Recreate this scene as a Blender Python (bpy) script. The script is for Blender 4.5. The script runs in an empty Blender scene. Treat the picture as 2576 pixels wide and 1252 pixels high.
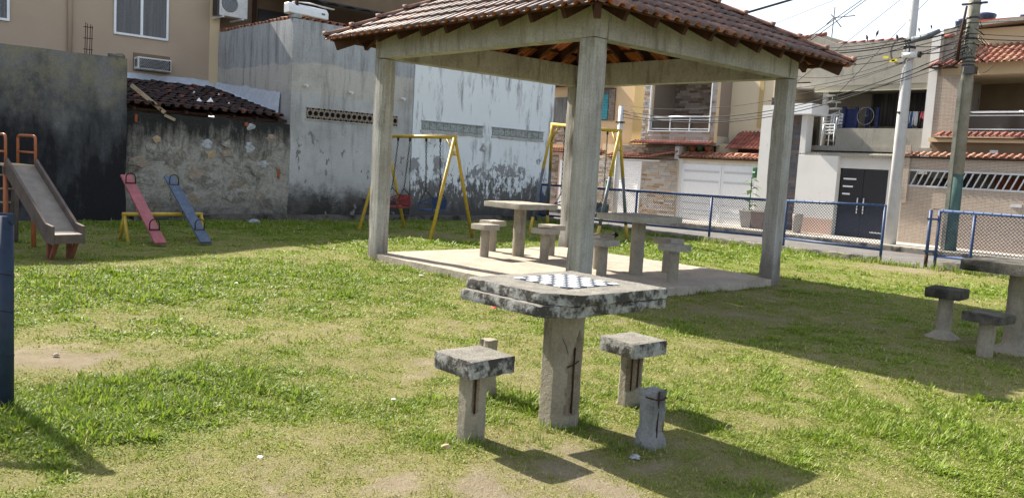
import bpy, bmesh, math, random
import numpy as np
from mathutils import Vector, Matrix, noise as mnoise

random.seed(7); rng = np.random.default_rng(11)
SC = bpy.context.scene
COL = SC.collection
R = math.radians

# ------------------------------------------------------------------ camera
# world frame: X and Y run along the two sides of the pavilion, origin at its nearest column corner
CAM = Vector((-6.615, -6.209, 1.45))
CR = Vector((0.7439436, -0.6658, 0.05708134)); CU = Vector((0.02356824, 0.1115092, 0.99348389)); CF = Vector((0.66782666, 0.73775068, -0.09864829))
FPX = 3321.08 / 4032 * 2576            # focal length in pixels of a 2576 wide view
cd = bpy.data.cameras.new('camera'); cam = bpy.data.objects.new('camera', cd); COL.objects.link(cam)
cam.matrix_world = Matrix(((CR.x, CU.x, -CF.x, CAM.x), (CR.y, CU.y, -CF.y, CAM.y), (CR.z, CU.z, -CF.z, CAM.z), (0, 0, 0, 1)))
cd.sensor_width = 36; cd.lens = 36 * 3321.08 / 4032; cd.clip_start = 0.05; cd.clip_end = 3000
SC.camera = cam

# ------------------------------------------------------------------ sky, sun, exposure
SUNV = Vector((-0.11, 1.0, 0.84)).normalized()
EL = math.asin(SUNV.z); AZ = math.atan2(SUNV.x, SUNV.y)
W = bpy.data.worlds.new('World'); SC.world = W; W.use_nodes = True
wt = W.node_tree; wt.nodes.clear()
sky = wt.nodes.new('ShaderNodeTexSky'); sky.sky_type = 'NISHITA'; sky.sun_disc = False
sky.sun_elevation = EL; sky.sun_rotation = AZ; sky.dust_density = 3.0; sky.air_density = 1.0; sky.ozone_density = 1.0
tc = wt.nodes.new('ShaderNodeTexCoord'); mp = wt.nodes.new('ShaderNodeMapping'); mp.inputs['Scale'].default_value = (1.3, 1.3, 2.6)
cn = wt.nodes.new('ShaderNodeTexNoise'); cn.inputs['Scale'].default_value = 2.2; cn.inputs['Detail'].default_value = 6
cr = wt.nodes.new('ShaderNodeValToRGB'); cr.color_ramp.elements[0].position = 0.42; cr.color_ramp.elements[1].position = 0.72
sx_ = wt.nodes.new('ShaderNodeSeparateXYZ'); hz = wt.nodes.new('ShaderNodeMapRange')          # white haze all round the horizon
for i_, v_ in enumerate((0.50, 0.04, 0.0, 0.86)): hz.inputs[i_ + 1].default_value = v_
mxm = wt.nodes.new('ShaderNodeMath'); mxm.operation = 'MAXIMUM'
mx = wt.nodes.new('ShaderNodeMix'); mx.data_type = 'RGBA'; mx.inputs[7].default_value = (7.1, 7.6, 8.3, 1)
bg = wt.nodes.new('ShaderNodeBackground'); bg.inputs['Strength'].default_value = 0.080
wo = wt.nodes.new('ShaderNodeOutputWorld')
L = wt.links.new
L(tc.outputs['Generated'], mp.inputs['Vector']); L(mp.outputs[0], cn.inputs['Vector']); L(cn.outputs['Fac'], cr.inputs['Fac'])
L(tc.outputs['Generated'], sx_.inputs[0]); L(sx_.outputs[2], hz.inputs[0]); L(cr.outputs['Color'], mxm.inputs[0]); L(hz.outputs[0], mxm.inputs[1])
L(mxm.outputs[0], mx.inputs[0]); L(sky.outputs[0], mx.inputs[6]); L(mx.outputs[2], bg.inputs['Color']); L(bg.outputs[0], wo.inputs[0])
sd = bpy.data.lights.new('sun', 'SUN'); sd.energy = 5.0; sd.angle = R(0.53); sd.color = (1.0, 0.93, 0.82)
sun = bpy.data.objects.new('sun', sd); COL.objects.link(sun); sun.location = (-3, 20, 18)
sun.rotation_euler = (-SUNV).to_track_quat('-Z', 'Y').to_euler()
SC.view_settings.view_transform = 'Standard'; SC.view_settings.look = 'None'
SC.view_settings.exposure = 1.45; SC.view_settings.gamma = 1.0; SC.view_settings.use_curve_mapping = False
SC.render.engine = 'CYCLES'; SC.cycles.max_bounces = 6; SC.cycles.diffuse_bounces = 4
SC.render.resolution_x = 1024; SC.render.resolution_y = 497

# ------------------------------------------------------------------ pixel -> place helpers (2576 wide picture)
def ray(x, y):
    return CF + CR * ((x - 1288) / FPX) - CU * ((y - 626) / FPX)
def G(x, y, z=0.0):
    d = ray(x, y); return CAM + d * ((z - CAM.z) / d.z)
def OX(x, y, X):
    d = ray(x, y); return CAM + d * ((X - CAM.x) / d.x)
def OY(x, y, Y):
    d = ray(x, y); return CAM + d * ((Y - CAM.y) / d.y)
def FR(xl, yt, xr, yb, X):             # rectangle on a plane X=const from top-left and bottom-right pixels -> y0,y1,z0,z1
    a = OX(xl, yt, X); b = OX(xr, yb, X); return b.y, a.y, b.z, a.z
def FRY(xl, yt, xr, yb, Y):
    a = OY(xl, yt, Y); b = OY(xr, yb, Y); return a.x, b.x, b.z, a.z
def PJ(p):
    d = Vector(p) - CAM; z = d.dot(CF); return 1288 + FPX * d.dot(CR) / z, 626 - FPX * d.dot(CU) / z

# ------------------------------------------------------------------ node materials
class NT:
    def __init__(s, name, rough=0.85, spec=0.25):
        s.m = bpy.data.materials.new(name); s.m.use_nodes = True; s.t = s.m.node_tree
        s.b = s.t.nodes['Principled BSDF']; s.b.inputs['Roughness'].default_value = rough
        s.b.inputs['Specular IOR Level'].default_value = spec
        s.pos = s.t.nodes.new('ShaderNodeNewGeometry').outputs['Position']
    def link(s, a, b): s.t.links.new(a, b)
    def put(s, v, inp):
        if hasattr(v, 'is_output'): s.link(v, inp)
        else: inp.default_value = v
    def map(s, scale, loc=(0, 0, 0), src=None):
        n = s.t.nodes.new('ShaderNodeMapping'); n.inputs['Scale'].default_value = scale; n.inputs['Location'].default_value = loc
        s.link(src or s.pos, n.inputs['Vector']); return n.outputs[0]
    def noise(s, scale, detail=4, vec=None, rough=0.55, dist=0.0):
        n = s.t.nodes.new('ShaderNodeTexNoise'); n.inputs['Scale'].default_value = scale; n.inputs['Detail'].default_value = detail
        n.inputs['Roughness'].default_value = rough; n.inputs['Distortion'].default_value = dist
        s.link(vec or s.pos, n.inputs['Vector']); return n.outputs['Fac']
    def voro(s, scale, vec=None, feat='F1', out='Distance'):
        n = s.t.nodes.new('ShaderNodeTexVoronoi'); n.feature = feat; n.inputs['Scale'].default_value = scale
        s.link(vec or s.pos, n.inputs['Vector']); return n.outputs[out]
    def ramp(s, fac, stops, interp='LINEAR'):
        n = s.t.nodes.new('ShaderNodeValToRGB'); e = n.color_ramp.elements; n.color_ramp.interpolation = interp
        while len(e) < len(stops): e.new(0.5)
        for el, (p, c) in zip(e, stops):
            el.position = p; el.color = tuple(c) + (1,) if not isinstance(c, (int, float)) else (c, c, c, 1)
        s.link(fac, n.inputs['Fac']); return n.outputs['Color']
    def mix(s, f, a, b, mode='MIX'):
        n = s.t.nodes.new('ShaderNodeMix'); n.data_type = 'RGBA'; n.blend_type = mode
        s.put(f, n.inputs[0])
        for v, i in ((a, 6), (b, 7)):
            s.put(tuple(v) + (1,) if isinstance(v, (tuple, list)) and len(v) == 3 else v, n.inputs[i])
        return n.outputs[2]
    def math(s, op, a, b=0.0, clamp=False):
        n = s.t.nodes.new('ShaderNodeMath'); n.operation = op; n.use_clamp = clamp
        s.put(a, n.inputs[0]); s.put(b, n.inputs[1]); return n.outputs[0]
    def sep(s, i, src=None):
        n = s.t.nodes.new('ShaderNodeSeparateXYZ'); s.link(src or s.pos, n.inputs[0]); return n.outputs[i]
    def rmap(s, v, a, b, c=0.0, d=1.0):
        n = s.t.nodes.new('ShaderNodeMapRange'); s.put(v, n.inputs[0])
        for i, x in enumerate((a, b, c, d)): n.inputs[i + 1].default_value = x
        return n.outputs[0]
    def rand(s): return s.t.nodes.new('ShaderNodeObjectInfo').outputs['Random']
    def objvec(s):
        return s.t.nodes.new('ShaderNodeTexCoord').outputs['Object']
    def attr(s, name, out='Color'):
        n = s.t.nodes.new('ShaderNodeAttribute'); n.attribute_name = name; return n.outputs[out]
    def color(s, c): s.put(tuple(c) + (1,) if isinstance(c, (tuple, list)) and len(c) == 3 else c, s.b.inputs['Base Color'])
    def bump(s, h, strength=0.4, dist=0.01):
        n = s.t.nodes.new('ShaderNodeBump'); n.inputs['Strength'].default_value = strength; n.inputs['Distance'].default_value = dist
        s.link(h, n.inputs['Height']); s.link(n.outputs[0], s.b.inputs['Normal'])
M = {}
def concrete(name, c1, c2, scale=3.0, bump=0.5, stain=None, sa=(0.5, 0.7), fine=0.35, rough=0.9, streak=False, bscale=40, ss=None):
    n = NT(name, rough, 0.15)
    a = n.noise(scale, 6, rough=0.65); f = n.noise(bscale, 5, rough=0.7)
    c = n.mix(n.ramp(a, [(0.3, 0), (0.7, 1)]), c1, c2)
    c = n.mix(fine, c, n.ramp(f, [(0.25, 0.25), (0.75, 1.0)]), 'MULTIPLY')
    if stain:
        v = n.map((1.6, 1.6, 0.35)) if streak else None
        st = n.noise(ss or (2.3 if not streak else 3.5), 8, v, 0.7)
        c = n.mix(n.ramp(st, [(sa[0], 0), (sa[1], 1)]), c, stain)
    n.color(c); n.bump(n.math('ADD', f, a), bump, 0.012)
    M[name] = n.m; return n.m
def plain(name, c, rough=0.5, spec=0.4, metal=0.0, var=0.15, vs=8, bump=0.0, dirt=None, da=(0.55, 0.75)):
    n = NT(name, rough, spec); n.b.inputs['Metallic'].default_value = metal
    a = n.noise(vs, 5)
    col = n.mix(n.ramp(a, [(0.3, 0), (0.75, 1)]), tuple(x * (1 - var) for x in c), tuple(min(1, x * (1 + var)) for x in c))
    if dirt: col = n.mix(n.ramp(n.noise(vs * 2.3, 7, rough=0.7), [(da[0], 0), (da[1], 1)]), col, dirt)
    n.color(col)
    if bump: n.bump(n.noise(vs * 8, 4), bump, 0.004)
    M[name] = n.m; return n.m

concrete('pav_concrete', (0.35, 0.335, 0.30), (0.55, 0.54, 0.51), 1.6, 0.7, (0.17, 0.15, 0.12), (0.50, 0.70), 0.55, streak=True)
concrete('slab_concrete', (0.36, 0.31, 0.25), (0.50, 0.44, 0.36), 3, 0.8, (0.2, 0.16, 0.12), (0.60, 0.8), 0.5, bscale=22)
concrete('table_concrete', (0.23, 0.215, 0.185), (0.36, 0.34, 0.295), 10, 1.0, (0.12, 0.11, 0.095), (0.50, 0.75), 0.65, bscale=90, ss=9)
concrete('post_concrete', (0.27, 0.235, 0.18), (0.40, 0.36, 0.285), 5, 0.8, (0.10, 0.085, 0.065), (0.56, 0.72), 0.45, streak=True, bscale=55)
concrete('seat_concrete', (0.33, 0.30, 0.25), (0.45, 0.42, 0.36), 7, 0.7, (0.14, 0.12, 0.10), (0.57, 0.75), 0.45, bscale=60)
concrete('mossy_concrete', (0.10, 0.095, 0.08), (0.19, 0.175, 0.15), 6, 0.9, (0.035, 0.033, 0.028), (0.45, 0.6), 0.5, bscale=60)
concrete('flaked_edge', (0.33, 0.325, 0.305), (0.50, 0.495, 0.475), 9, 0.9, (0.06, 0.056, 0.05), (0.44, 0.55), 0.55, bscale=60, ss=11)
concrete('raw_aggregate', (0.30, 0.24, 0.17), (0.40, 0.34, 0.26), 12, 1.2, (0.16, 0.10, 0.06), (0.55, 0.7), 0.6, bscale=80)
concrete('broken_stone', (0.24, 0.24, 0.24), (0.38, 0.38, 0.375), 9, 1.0, (0.07, 0.065, 0.06), (0.55, 0.7), 0.5, bscale=60)
concrete('kerb_concrete', (0.22, 0.20, 0.165), (0.33, 0.30, 0.25), 3, 0.8, (0.05, 0.05, 0.04), (0.48, 0.62), 0.5)
concrete('pavement', (0.42, 0.39, 0.34), (0.52, 0.48, 0.42), 1.5, 0.4, (0.25, 0.22, 0.19), (0.58, 0.75), 0.3)
concrete('asphalt', (0.13, 0.125, 0.12), (0.19, 0.18, 0.17), 1.3, 0.5, (0.09, 0.085, 0.08), (0.5, 0.7), 0.3, bscale=80)
plain('plain_white', (0.78, 0.79, 0.80), 0.45, 0.4, var=0.04)
plain('old_white', (0.62, 0.62, 0.60), 0.6, 0.3, var=0.12, dirt=(0.30, 0.28, 0.25))
plain('dark_metal', (0.02, 0.02, 0.023), 0.45, 0.5)
plain('black_gap', (0.012, 0.012, 0.012), 0.9, 0.1)
plain('cable_black', (0.016, 0.016, 0.017), 0.6, 0.3)
plain('aluminium', (0.62, 0.64, 0.66), 0.35, 0.5, 0.3, 0.06)
plain('slot_grey', (0.55, 0.56, 0.58), 0.5, 0.3, var=0.05)
plain('pale_beam', (0.42, 0.39, 0.29), 0.9, 0.15, var=0.1, vs=2)
plain('yellow_paint', (0.46, 0.31, 0.04), 0.5, 0.35, var=0.18, vs=10, dirt=(0.22, 0.15, 0.04), da=(0.58, 0.72))
plain('rust_orange', (0.20, 0.075, 0.045), 0.7, 0.2, var=0.25, vs=14, dirt=(0.10, 0.06, 0.045))
plain('seat_red', (0.22, 0.045, 0.045), 0.75, 0.2, var=0.3, vs=9)
plain('seat_blue', (0.035, 0.065, 0.15), 0.75, 0.2, var=0.3, vs=9)
plain('grey_paint', (0.10, 0.115, 0.13), 0.55, 0.3, var=0.2)
plain('orange_paint', (0.36, 0.115, 0.05), 0.5, 0.35, var=0.18, vs=14, dirt=(0.18, 0.08, 0.05), da=(0.60, 0.72))
plain('red_paint', (0.34, 0.105, 0.115), 0.75, 0.2, var=0.25, vs=9, dirt=(0.25, 0.15, 0.14), da=(0.5, 0.7))
plain('blue_board', (0.075, 0.105, 0.16), 0.75, 0.2, var=0.25, vs=9, dirt=(0.15, 0.16, 0.18), da=(0.5, 0.7))
plain('blue_fence', (0.028, 0.058, 0.145), 0.5, 0.35, var=0.3, vs=14, dirt=(0.05, 0.075, 0.11), da=(0.55, 0.72))
plain('post_blue', (0.016, 0.028, 0.055), 0.6, 0.3, var=0.25, vs=14)
plain('wire_blue', (0.026, 0.045, 0.115), 0.6, 0.3)
plain('rust', (0.045, 0.022, 0.014), 0.85, 0.2, var=0.4, vs=30)
plain('chain_iron', (0.028, 0.022, 0.02), 0.6, 0.4, 0.5, 0.3)
plain('dark_wood', (0.055, 0.022, 0.014), 0.75, 0.25, var=0.35, vs=6)
plain('light_wood', (0.42, 0.33, 0.22), 0.8, 0.2, var=0.2, vs=6)
plain('slide_side', (0.12, 0.092, 0.08), 0.8, 0.2, var=0.25, vs=7, bump=0.3, dirt=(0.09, 0.07, 0.06))
plain('slide_bed', (0.21, 0.18, 0.15), 0.6, 0.3, var=0.2, vs=9, bump=0.3, dirt=(0.15, 0.125, 0.105))
plain('paper', (0.80, 0.80, 0.78), 0.8, 0.2, var=0.05)
plain('leaf_red', (0.45, 0.06, 0.03), 0.7, 0.2)
plain('chess_white', (0.82, 0.82, 0.80), 0.35, 0.5, var=0.06, vs=30)
plain('chess_dark', (0.045, 0.06, 0.085), 0.45, 0.4, var=0.25, vs=30)
plain('mailbox_green', (0.025, 0.13, 0.045), 0.4, 0.5)
plain('turquoise', (0.06, 0.30, 0.36), 0.8, 0.2, var=0.25, vs=6)
plain('tank_blue', (0.03, 0.045, 0.10), 0.4, 0.4)
plain('tarp_blue', (0.025, 0.035, 0.12), 0.6, 0.3, var=0.3)
plain('plastic_white', (0.70, 0.72, 0.74), 0.4, 0.5, var=0.05)
plain('planter_grey', (0.40, 0.37, 0.33), 0.8, 0.2, var=0.12, vs=6)
plain('planter_brown', (0.22, 0.17, 0.14), 0.8, 0.2, var=0.15, vs=6)
plain('terracotta', (0.33, 0.12, 0.06), 0.8, 0.2)
plain('skin_tape', (0.75, 0.62, 0.05), 0.4, 0.4)
plain('pigeon', (0.055, 0.045, 0.045), 0.7, 0.2, var=0.4, vs=30)
plain('cat_black', (0.008, 0.008, 0.009), 0.8, 0.15)
plain('cloth_blue', (0.06, 0.11, 0.22), 0.9, 0.1, var=0.5, vs=9)
plain('cloth_dark', (0.03, 0.02, 0.025), 0.9, 0.1)
plain('cloth_pink', (0.55, 0.12, 0.16), 0.9, 0.1)
plain('curtain', (0.52, 0.54, 0.58), 0.9, 0.1, var=0.1)
plain('beige_paint', (0.43, 0.335, 0.245), 0.9, 0.15, var=0.05, vs=1.2, bump=0.3)
plain('cream_paint', (0.62, 0.50, 0.33), 0.85, 0.15, var=0.05, vs=1.5)
plain('orange_cream', (0.62, 0.46, 0.28), 0.85, 0.15, var=0.04, vs=1.5)
plain('ochre_tone', (0.46, 0.35, 0.17), 0.85, 0.15, var=0.06, vs=1.5)
plain('pink_paint', (0.58, 0.42, 0.34), 0.85, 0.15, var=0.06, vs=1.5)
plain('grey_terrace', (0.40, 0.365, 0.315), 0.9, 0.15, var=0.12, vs=1.5, dirt=(0.28, 0.25, 0.22))
plain('brown_wall', (0.19, 0.135, 0.085), 0.9, 0.15, var=0.12, vs=2)
plain('roof_dark', (0.03, 0.028, 0.03), 0.8, 0.2, var=0.2)
plain('white_wall', (0.66, 0.65, 0.62), 0.85, 0.15, var=0.05, vs=1.5, dirt=(0.45, 0.42, 0.39), da=(0.6, 0.8))
plain('clay_tile', (0.38, 0.125, 0.07), 0.8, 0.2, var=0.25, vs=7)

def column_concrete():
    n = NT('column_concrete', 0.9, 0.15); a = n.noise(1.6, 6, rough=0.65); f = n.noise(45, 5, rough=0.7); g = n.noise(9, 6, n.map((3.2, 3.2, 0.10)), 0.6); st = n.noise(3.5, 8, n.map((1.6, 1.6, 0.35)), 0.7)
    c = n.mix(n.ramp(a, [(0.3, 0), (0.7, 1)]), (0.35, 0.335, 0.30), (0.56, 0.55, 0.52)); c = n.mix(n.ramp(g, [(0.42, 0.42), (0.60, 0)]), c, (0.25, 0.23, 0.20))
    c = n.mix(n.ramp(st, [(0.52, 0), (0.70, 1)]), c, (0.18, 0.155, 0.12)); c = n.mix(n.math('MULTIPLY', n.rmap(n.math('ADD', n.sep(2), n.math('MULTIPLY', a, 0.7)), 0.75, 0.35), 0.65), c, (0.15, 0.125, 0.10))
    c = n.mix(n.ramp(n.voro(26), [(0.03, 0.8), (0.07, 0)]), c, (0.12, 0.11, 0.10))
    c = n.mix(0.5, c, n.ramp(f, [(0.25, 0.3), (0.75, 1)]), 'MULTIPLY'); n.color(c); n.bump(n.math('ADD', f, n.math('MULTIPLY', g, 2)), 0.7, 0.012); M['column_concrete'] = n.m
column_concrete()
# -- stained, peeling and rough walls: marks of the walls themselves
def wall_dark():
    n = NT('mouldy_render', 0.95, 0.1)
    st = n.noise(1.6, 8, n.map((1.0, 1.0, 0.28)), 0.7); big = n.noise(0.55, 5, n.map((1, 1, 0.7), (3.1, 0, 0)), 0.6); f = n.noise(30, 5, rough=0.75)
    z = n.sep(2)
    band = n.rmap(n.math('ADD', z, n.math('MULTIPLY', n.noise(1.3, 5), 1.6)), 2.6, 3.5)    # mossy pale band under the coping
    mould = n.math('SUBTRACT', n.math('ADD', n.math('MULTIPLY', st, 0.75), n.math('MULTIPLY', big, 0.9)), n.math('MULTIPLY', band, 0.22))
    c = n.ramp(mould, [(0.55, (0.20, 0.195, 0.19)), (0.72, (0.085, 0.085, 0.09)), (0.86, (0.024, 0.024, 0.026))])
    c = n.mix(n.math('MULTIPLY', band, n.ramp(n.noise(3.2, 6, rough=0.7), [(0.42, 0), (0.6, 0.85)])), c, (0.24, 0.22, 0.15))
    c = n.mix(0.5, c, n.ramp(f, [(0.25, 0.3), (0.7, 1)]), 'MULTIPLY')
    n.color(c); n.bump(f, 0.6, 0.01); M['mouldy_render'] = n.m
wall_dark()
def wall_stone():
    n = NT('old_rubble_render', 0.95, 0.1)
    w = n.noise(2.6, 9, rough=0.7, dist=0.6); f = n.noise(26, 6, rough=0.75); p = n.noise(3.1, 8, n.map((1, 1, 1), (7, 0, 3)), 0.7, 0.4)
    z = n.math('ADD', n.sep(2), n.math('MULTIPLY', n.noise(1.8, 6, rough=0.7), 0.9))
    c = n.ramp(w, [(0.32, (0.13, 0.12, 0.105)), (0.43, (0.30, 0.28, 0.24)), (0.52, (0.48, 0.455, 0.40)), (0.60, (0.33, 0.30, 0.255)), (0.68, (0.50, 0.48, 0.43))])
    c = n.mix(n.ramp(p, [(0.57, 0), (0.66, 1)]), c, (0.33, 0.255, 0.165))
    dr_ = n.noise(4.5, 7, n.map((1.5, 1.5, 0.25)), 0.7); z2 = n.math('ADD', z, n.math('MULTIPLY', n.math('SUBTRACT', dr_, 0.5), 1.6))
    c = n.mix(n.rmap(z2, 1.75, 2.35), c, (0.05, 0.048, 0.046))
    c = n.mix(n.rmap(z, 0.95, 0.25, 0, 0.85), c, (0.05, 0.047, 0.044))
    c = n.mix(0.6, c, n.ramp(f, [(0.2, 0.2), (0.7, 1)]), 'MULTIPLY')
    n.color(c); n.bump(n.math('ADD', n.math('MULTIPLY', w, 3), f), 0.9, 0.03); M['old_rubble_render'] = n.m
wall_stone()
def wall_grey():
    n = NT('grey_render', 0.95, 0.1)
    w = n.noise(1.1, 6, rough=0.6); f = n.noise(30, 6, rough=0.7); st = n.noise(2.6, 8, n.map((1.8, 1.8, 0.22)), 0.7)
    zz = n.sep(2); z = n.math('ADD', zz, n.math('MULTIPLY', n.noise(2.2, 9, rough=0.75), 1.1))
    c = n.ramp(w, [(0.3, (0.42, 0.42, 0.415)), (0.7, (0.55, 0.55, 0.54))])
    up = n.rmap(n.math('ADD', zz, n.math('MULTIPLY', n.noise(0.8, 4), 0.45)), 3.62, 3.66)
    c = n.mix(up, c, n.mix(n.ramp(st, [(0.4, 0), (0.65, 1)]), (0.44, 0.455, 0.47), (0.30, 0.31, 0.32)))
    c = n.mix(n.math('MULTIPLY', n.rmap(n.math('ADD', zz, n.math('MULTIPLY', n.noise(1.7, 4), 0.12)), 2.82, 2.84), n.math('SUBTRACT', 1.0, up)), c, n.mix(w, (0.46, 0.44, 0.40), (0.56, 0.535, 0.49)))
    c = n.mix(n.ramp(st, [(0.52, 0), (0.72, 0.75)]), c, (0.15, 0.145, 0.14))
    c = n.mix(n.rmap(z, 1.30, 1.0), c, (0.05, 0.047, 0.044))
    pt = n.noise(3.6, 7, n.map((1.2, 1.2, 0.7), (2, 0, 5)), 0.6); c = n.mix(n.ramp(n.noise(0.9, 7, n.map((1, 1, 1), (4, 1, 2)), 0.65), [(0.5, 0), (0.66, 0.5)]), c, (0.25, 0.24, 0.225))
    c = n.mix(n.math('MULTIPLY', n.ramp(pt, [(0.60, 0), (0.63, 1)]), n.rmap(zz, 2.1, 1.9)), c, (0.21, 0.205, 0.20))
    c = n.mix(0.45, c, n.ramp(f, [(0.2, 0.3), (0.7, 1)]), 'MULTIPLY')
    n.color(c); n.bump(f, 0.5, 0.01); M['grey_render'] = n.m
wall_grey()
def wall_peel():
    n = NT('peeling_white_render', 0.9, 0.15)
    w = n.noise(1.4, 6, rough=0.6); f = n.noise(34, 6, rough=0.75); st = n.noise(2.2, 9, n.map((2.2, 2.2, 0.42), (1.4, 0, 0)), 0.72)
    pt = n.noise(2.3, 9, n.map((1, 1, 0.75), (0.6, 0, 2.3)), 0.68, 0.25); zz = n.sep(2)
    z = n.math('ADD', zz, n.math('MULTIPLY', n.noise(3.2, 8, n.map((1.6, 1.6, 0.5)), 0.75), 1.5))
    c = n.mix(w, (0.66, 0.70, 0.72), (0.76, 0.79, 0.80))
    c = n.mix(n.ramp(st, [(0.53, 0), (0.66, 0.8)]), c, (0.20, 0.205, 0.205))
    low = n.rmap(zz, 2.4, 1.2, 0.01, 0.13)
    c = n.mix(n.ramp(n.math('ADD', pt, low), [(0.655, 0), (0.675, 1)]), c, (0.27, 0.275, 0.28))
    sp = n.noise(7, 9, n.map((1.3, 1.3, 0.6)), 0.75)
    c = n.mix(n.ramp(n.math('ADD', sp, n.rmap(z, 2.4, 0.85, 0, 0.38)), [(0.66, 0), (0.72, 1)]), c, (0.13, 0.125, 0.12))
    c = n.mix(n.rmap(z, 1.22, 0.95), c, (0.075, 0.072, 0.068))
    n.color(c); n.bump(n.math('ADD', n.math('MULTIPLY', pt, 2), f), 0.6, 0.01); M['peeling_white_render'] = n.m
wall_peel()
def tile_mats():
    n = NT('weathered_tile', 0.55, 0.35)
    r = n.rand(); a = n.noise(9, 6, rough=0.7); l = n.noise(2.2, 4)
    base = n.ramp(r, [(0.0, (0.10, 0.066, 0.055)), (0.4, (0.155, 0.088, 0.068)), (0.75, (0.19, 0.098, 0.07)), (1.0, (0.36, 0.17, 0.105))])
    c = n.mix(n.ramp(a, [(0.40, 0), (0.65, 0.85)]), base, (0.055, 0.045, 0.042))
    c = n.mix(n.ramp(l, [(0.55, 0), (0.75, 0.35)]), c, (0.28, 0.15, 0.10))
    n.color(c); n.bump(n.noise(60, 4), 0.5, 0.004); M['weathered_tile'] = n.m
    n = NT('clean_tile_underside', 0.85, 0.2)
    n.color(n.mix(n.noise(7, 5), (0.40, 0.12, 0.055), (0.52, 0.18, 0.08))); M['clean_tile_underside'] = n.m
    n = NT('mouldy_tile', 0.9, 0.2)
    r = n.rand(); a = n.noise(7, 7, rough=0.7)
    base = n.ramp(r, [(0.0, (0.04, 0.03, 0.028)), (0.6, (0.07, 0.042, 0.036)), (0.88, (0.12, 0.055, 0.042)), (1.0, (0.26, 0.10, 0.065))])
    n.color(n.mix(n.ramp(a, [(0.42, 0), (0.6, 0.85)]), base, (0.028, 0.025, 0.026))); n.bump(a, 0.6, 0.01); M['mouldy_tile'] = n.m
    n = NT('orange_tile', 0.75, 0.25)
    r = n.rand(); a = n.noise(6, 6, rough=0.7)
    base = n.ramp(r, [(0.0, (0.25, 0.10, 0.07)), (0.5, (0.34, 0.15, 0.10)), (1.0, (0.44, 0.25, 0.16))])
    n.color(n.mix(n.ramp(a, [(0.5, 0), (0.72, 0.6)]), base, (0.16, 0.075, 0.05))); M['orange_tile'] = n.m
    n = NT('red_tile', 0.75, 0.25)
    r = n.rand(); a = n.noise(6, 6, rough=0.7)
    base = n.ramp(r, [(0.0, (0.20, 0.07, 0.055)), (1.0, (0.33, 0.12, 0.09))])
    n.color(n.mix(n.ramp(a, [(0.5, 0), (0.72, 0.5)]), base, (0.11, 0.045, 0.035))); M['red_tile'] = n.m
    n = NT('ridge_mortar', 0.8, 0.25)
    a = n.noise(8, 6, rough=0.7)
    n.color(n.mix(n.ramp(a, [(0.4, 0), (0.6, 1)]), (0.28, 0.135, 0.09), (0.10, 0.065, 0.055))); M['ridge_mortar'] = n.m
tile_mats()
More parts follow.
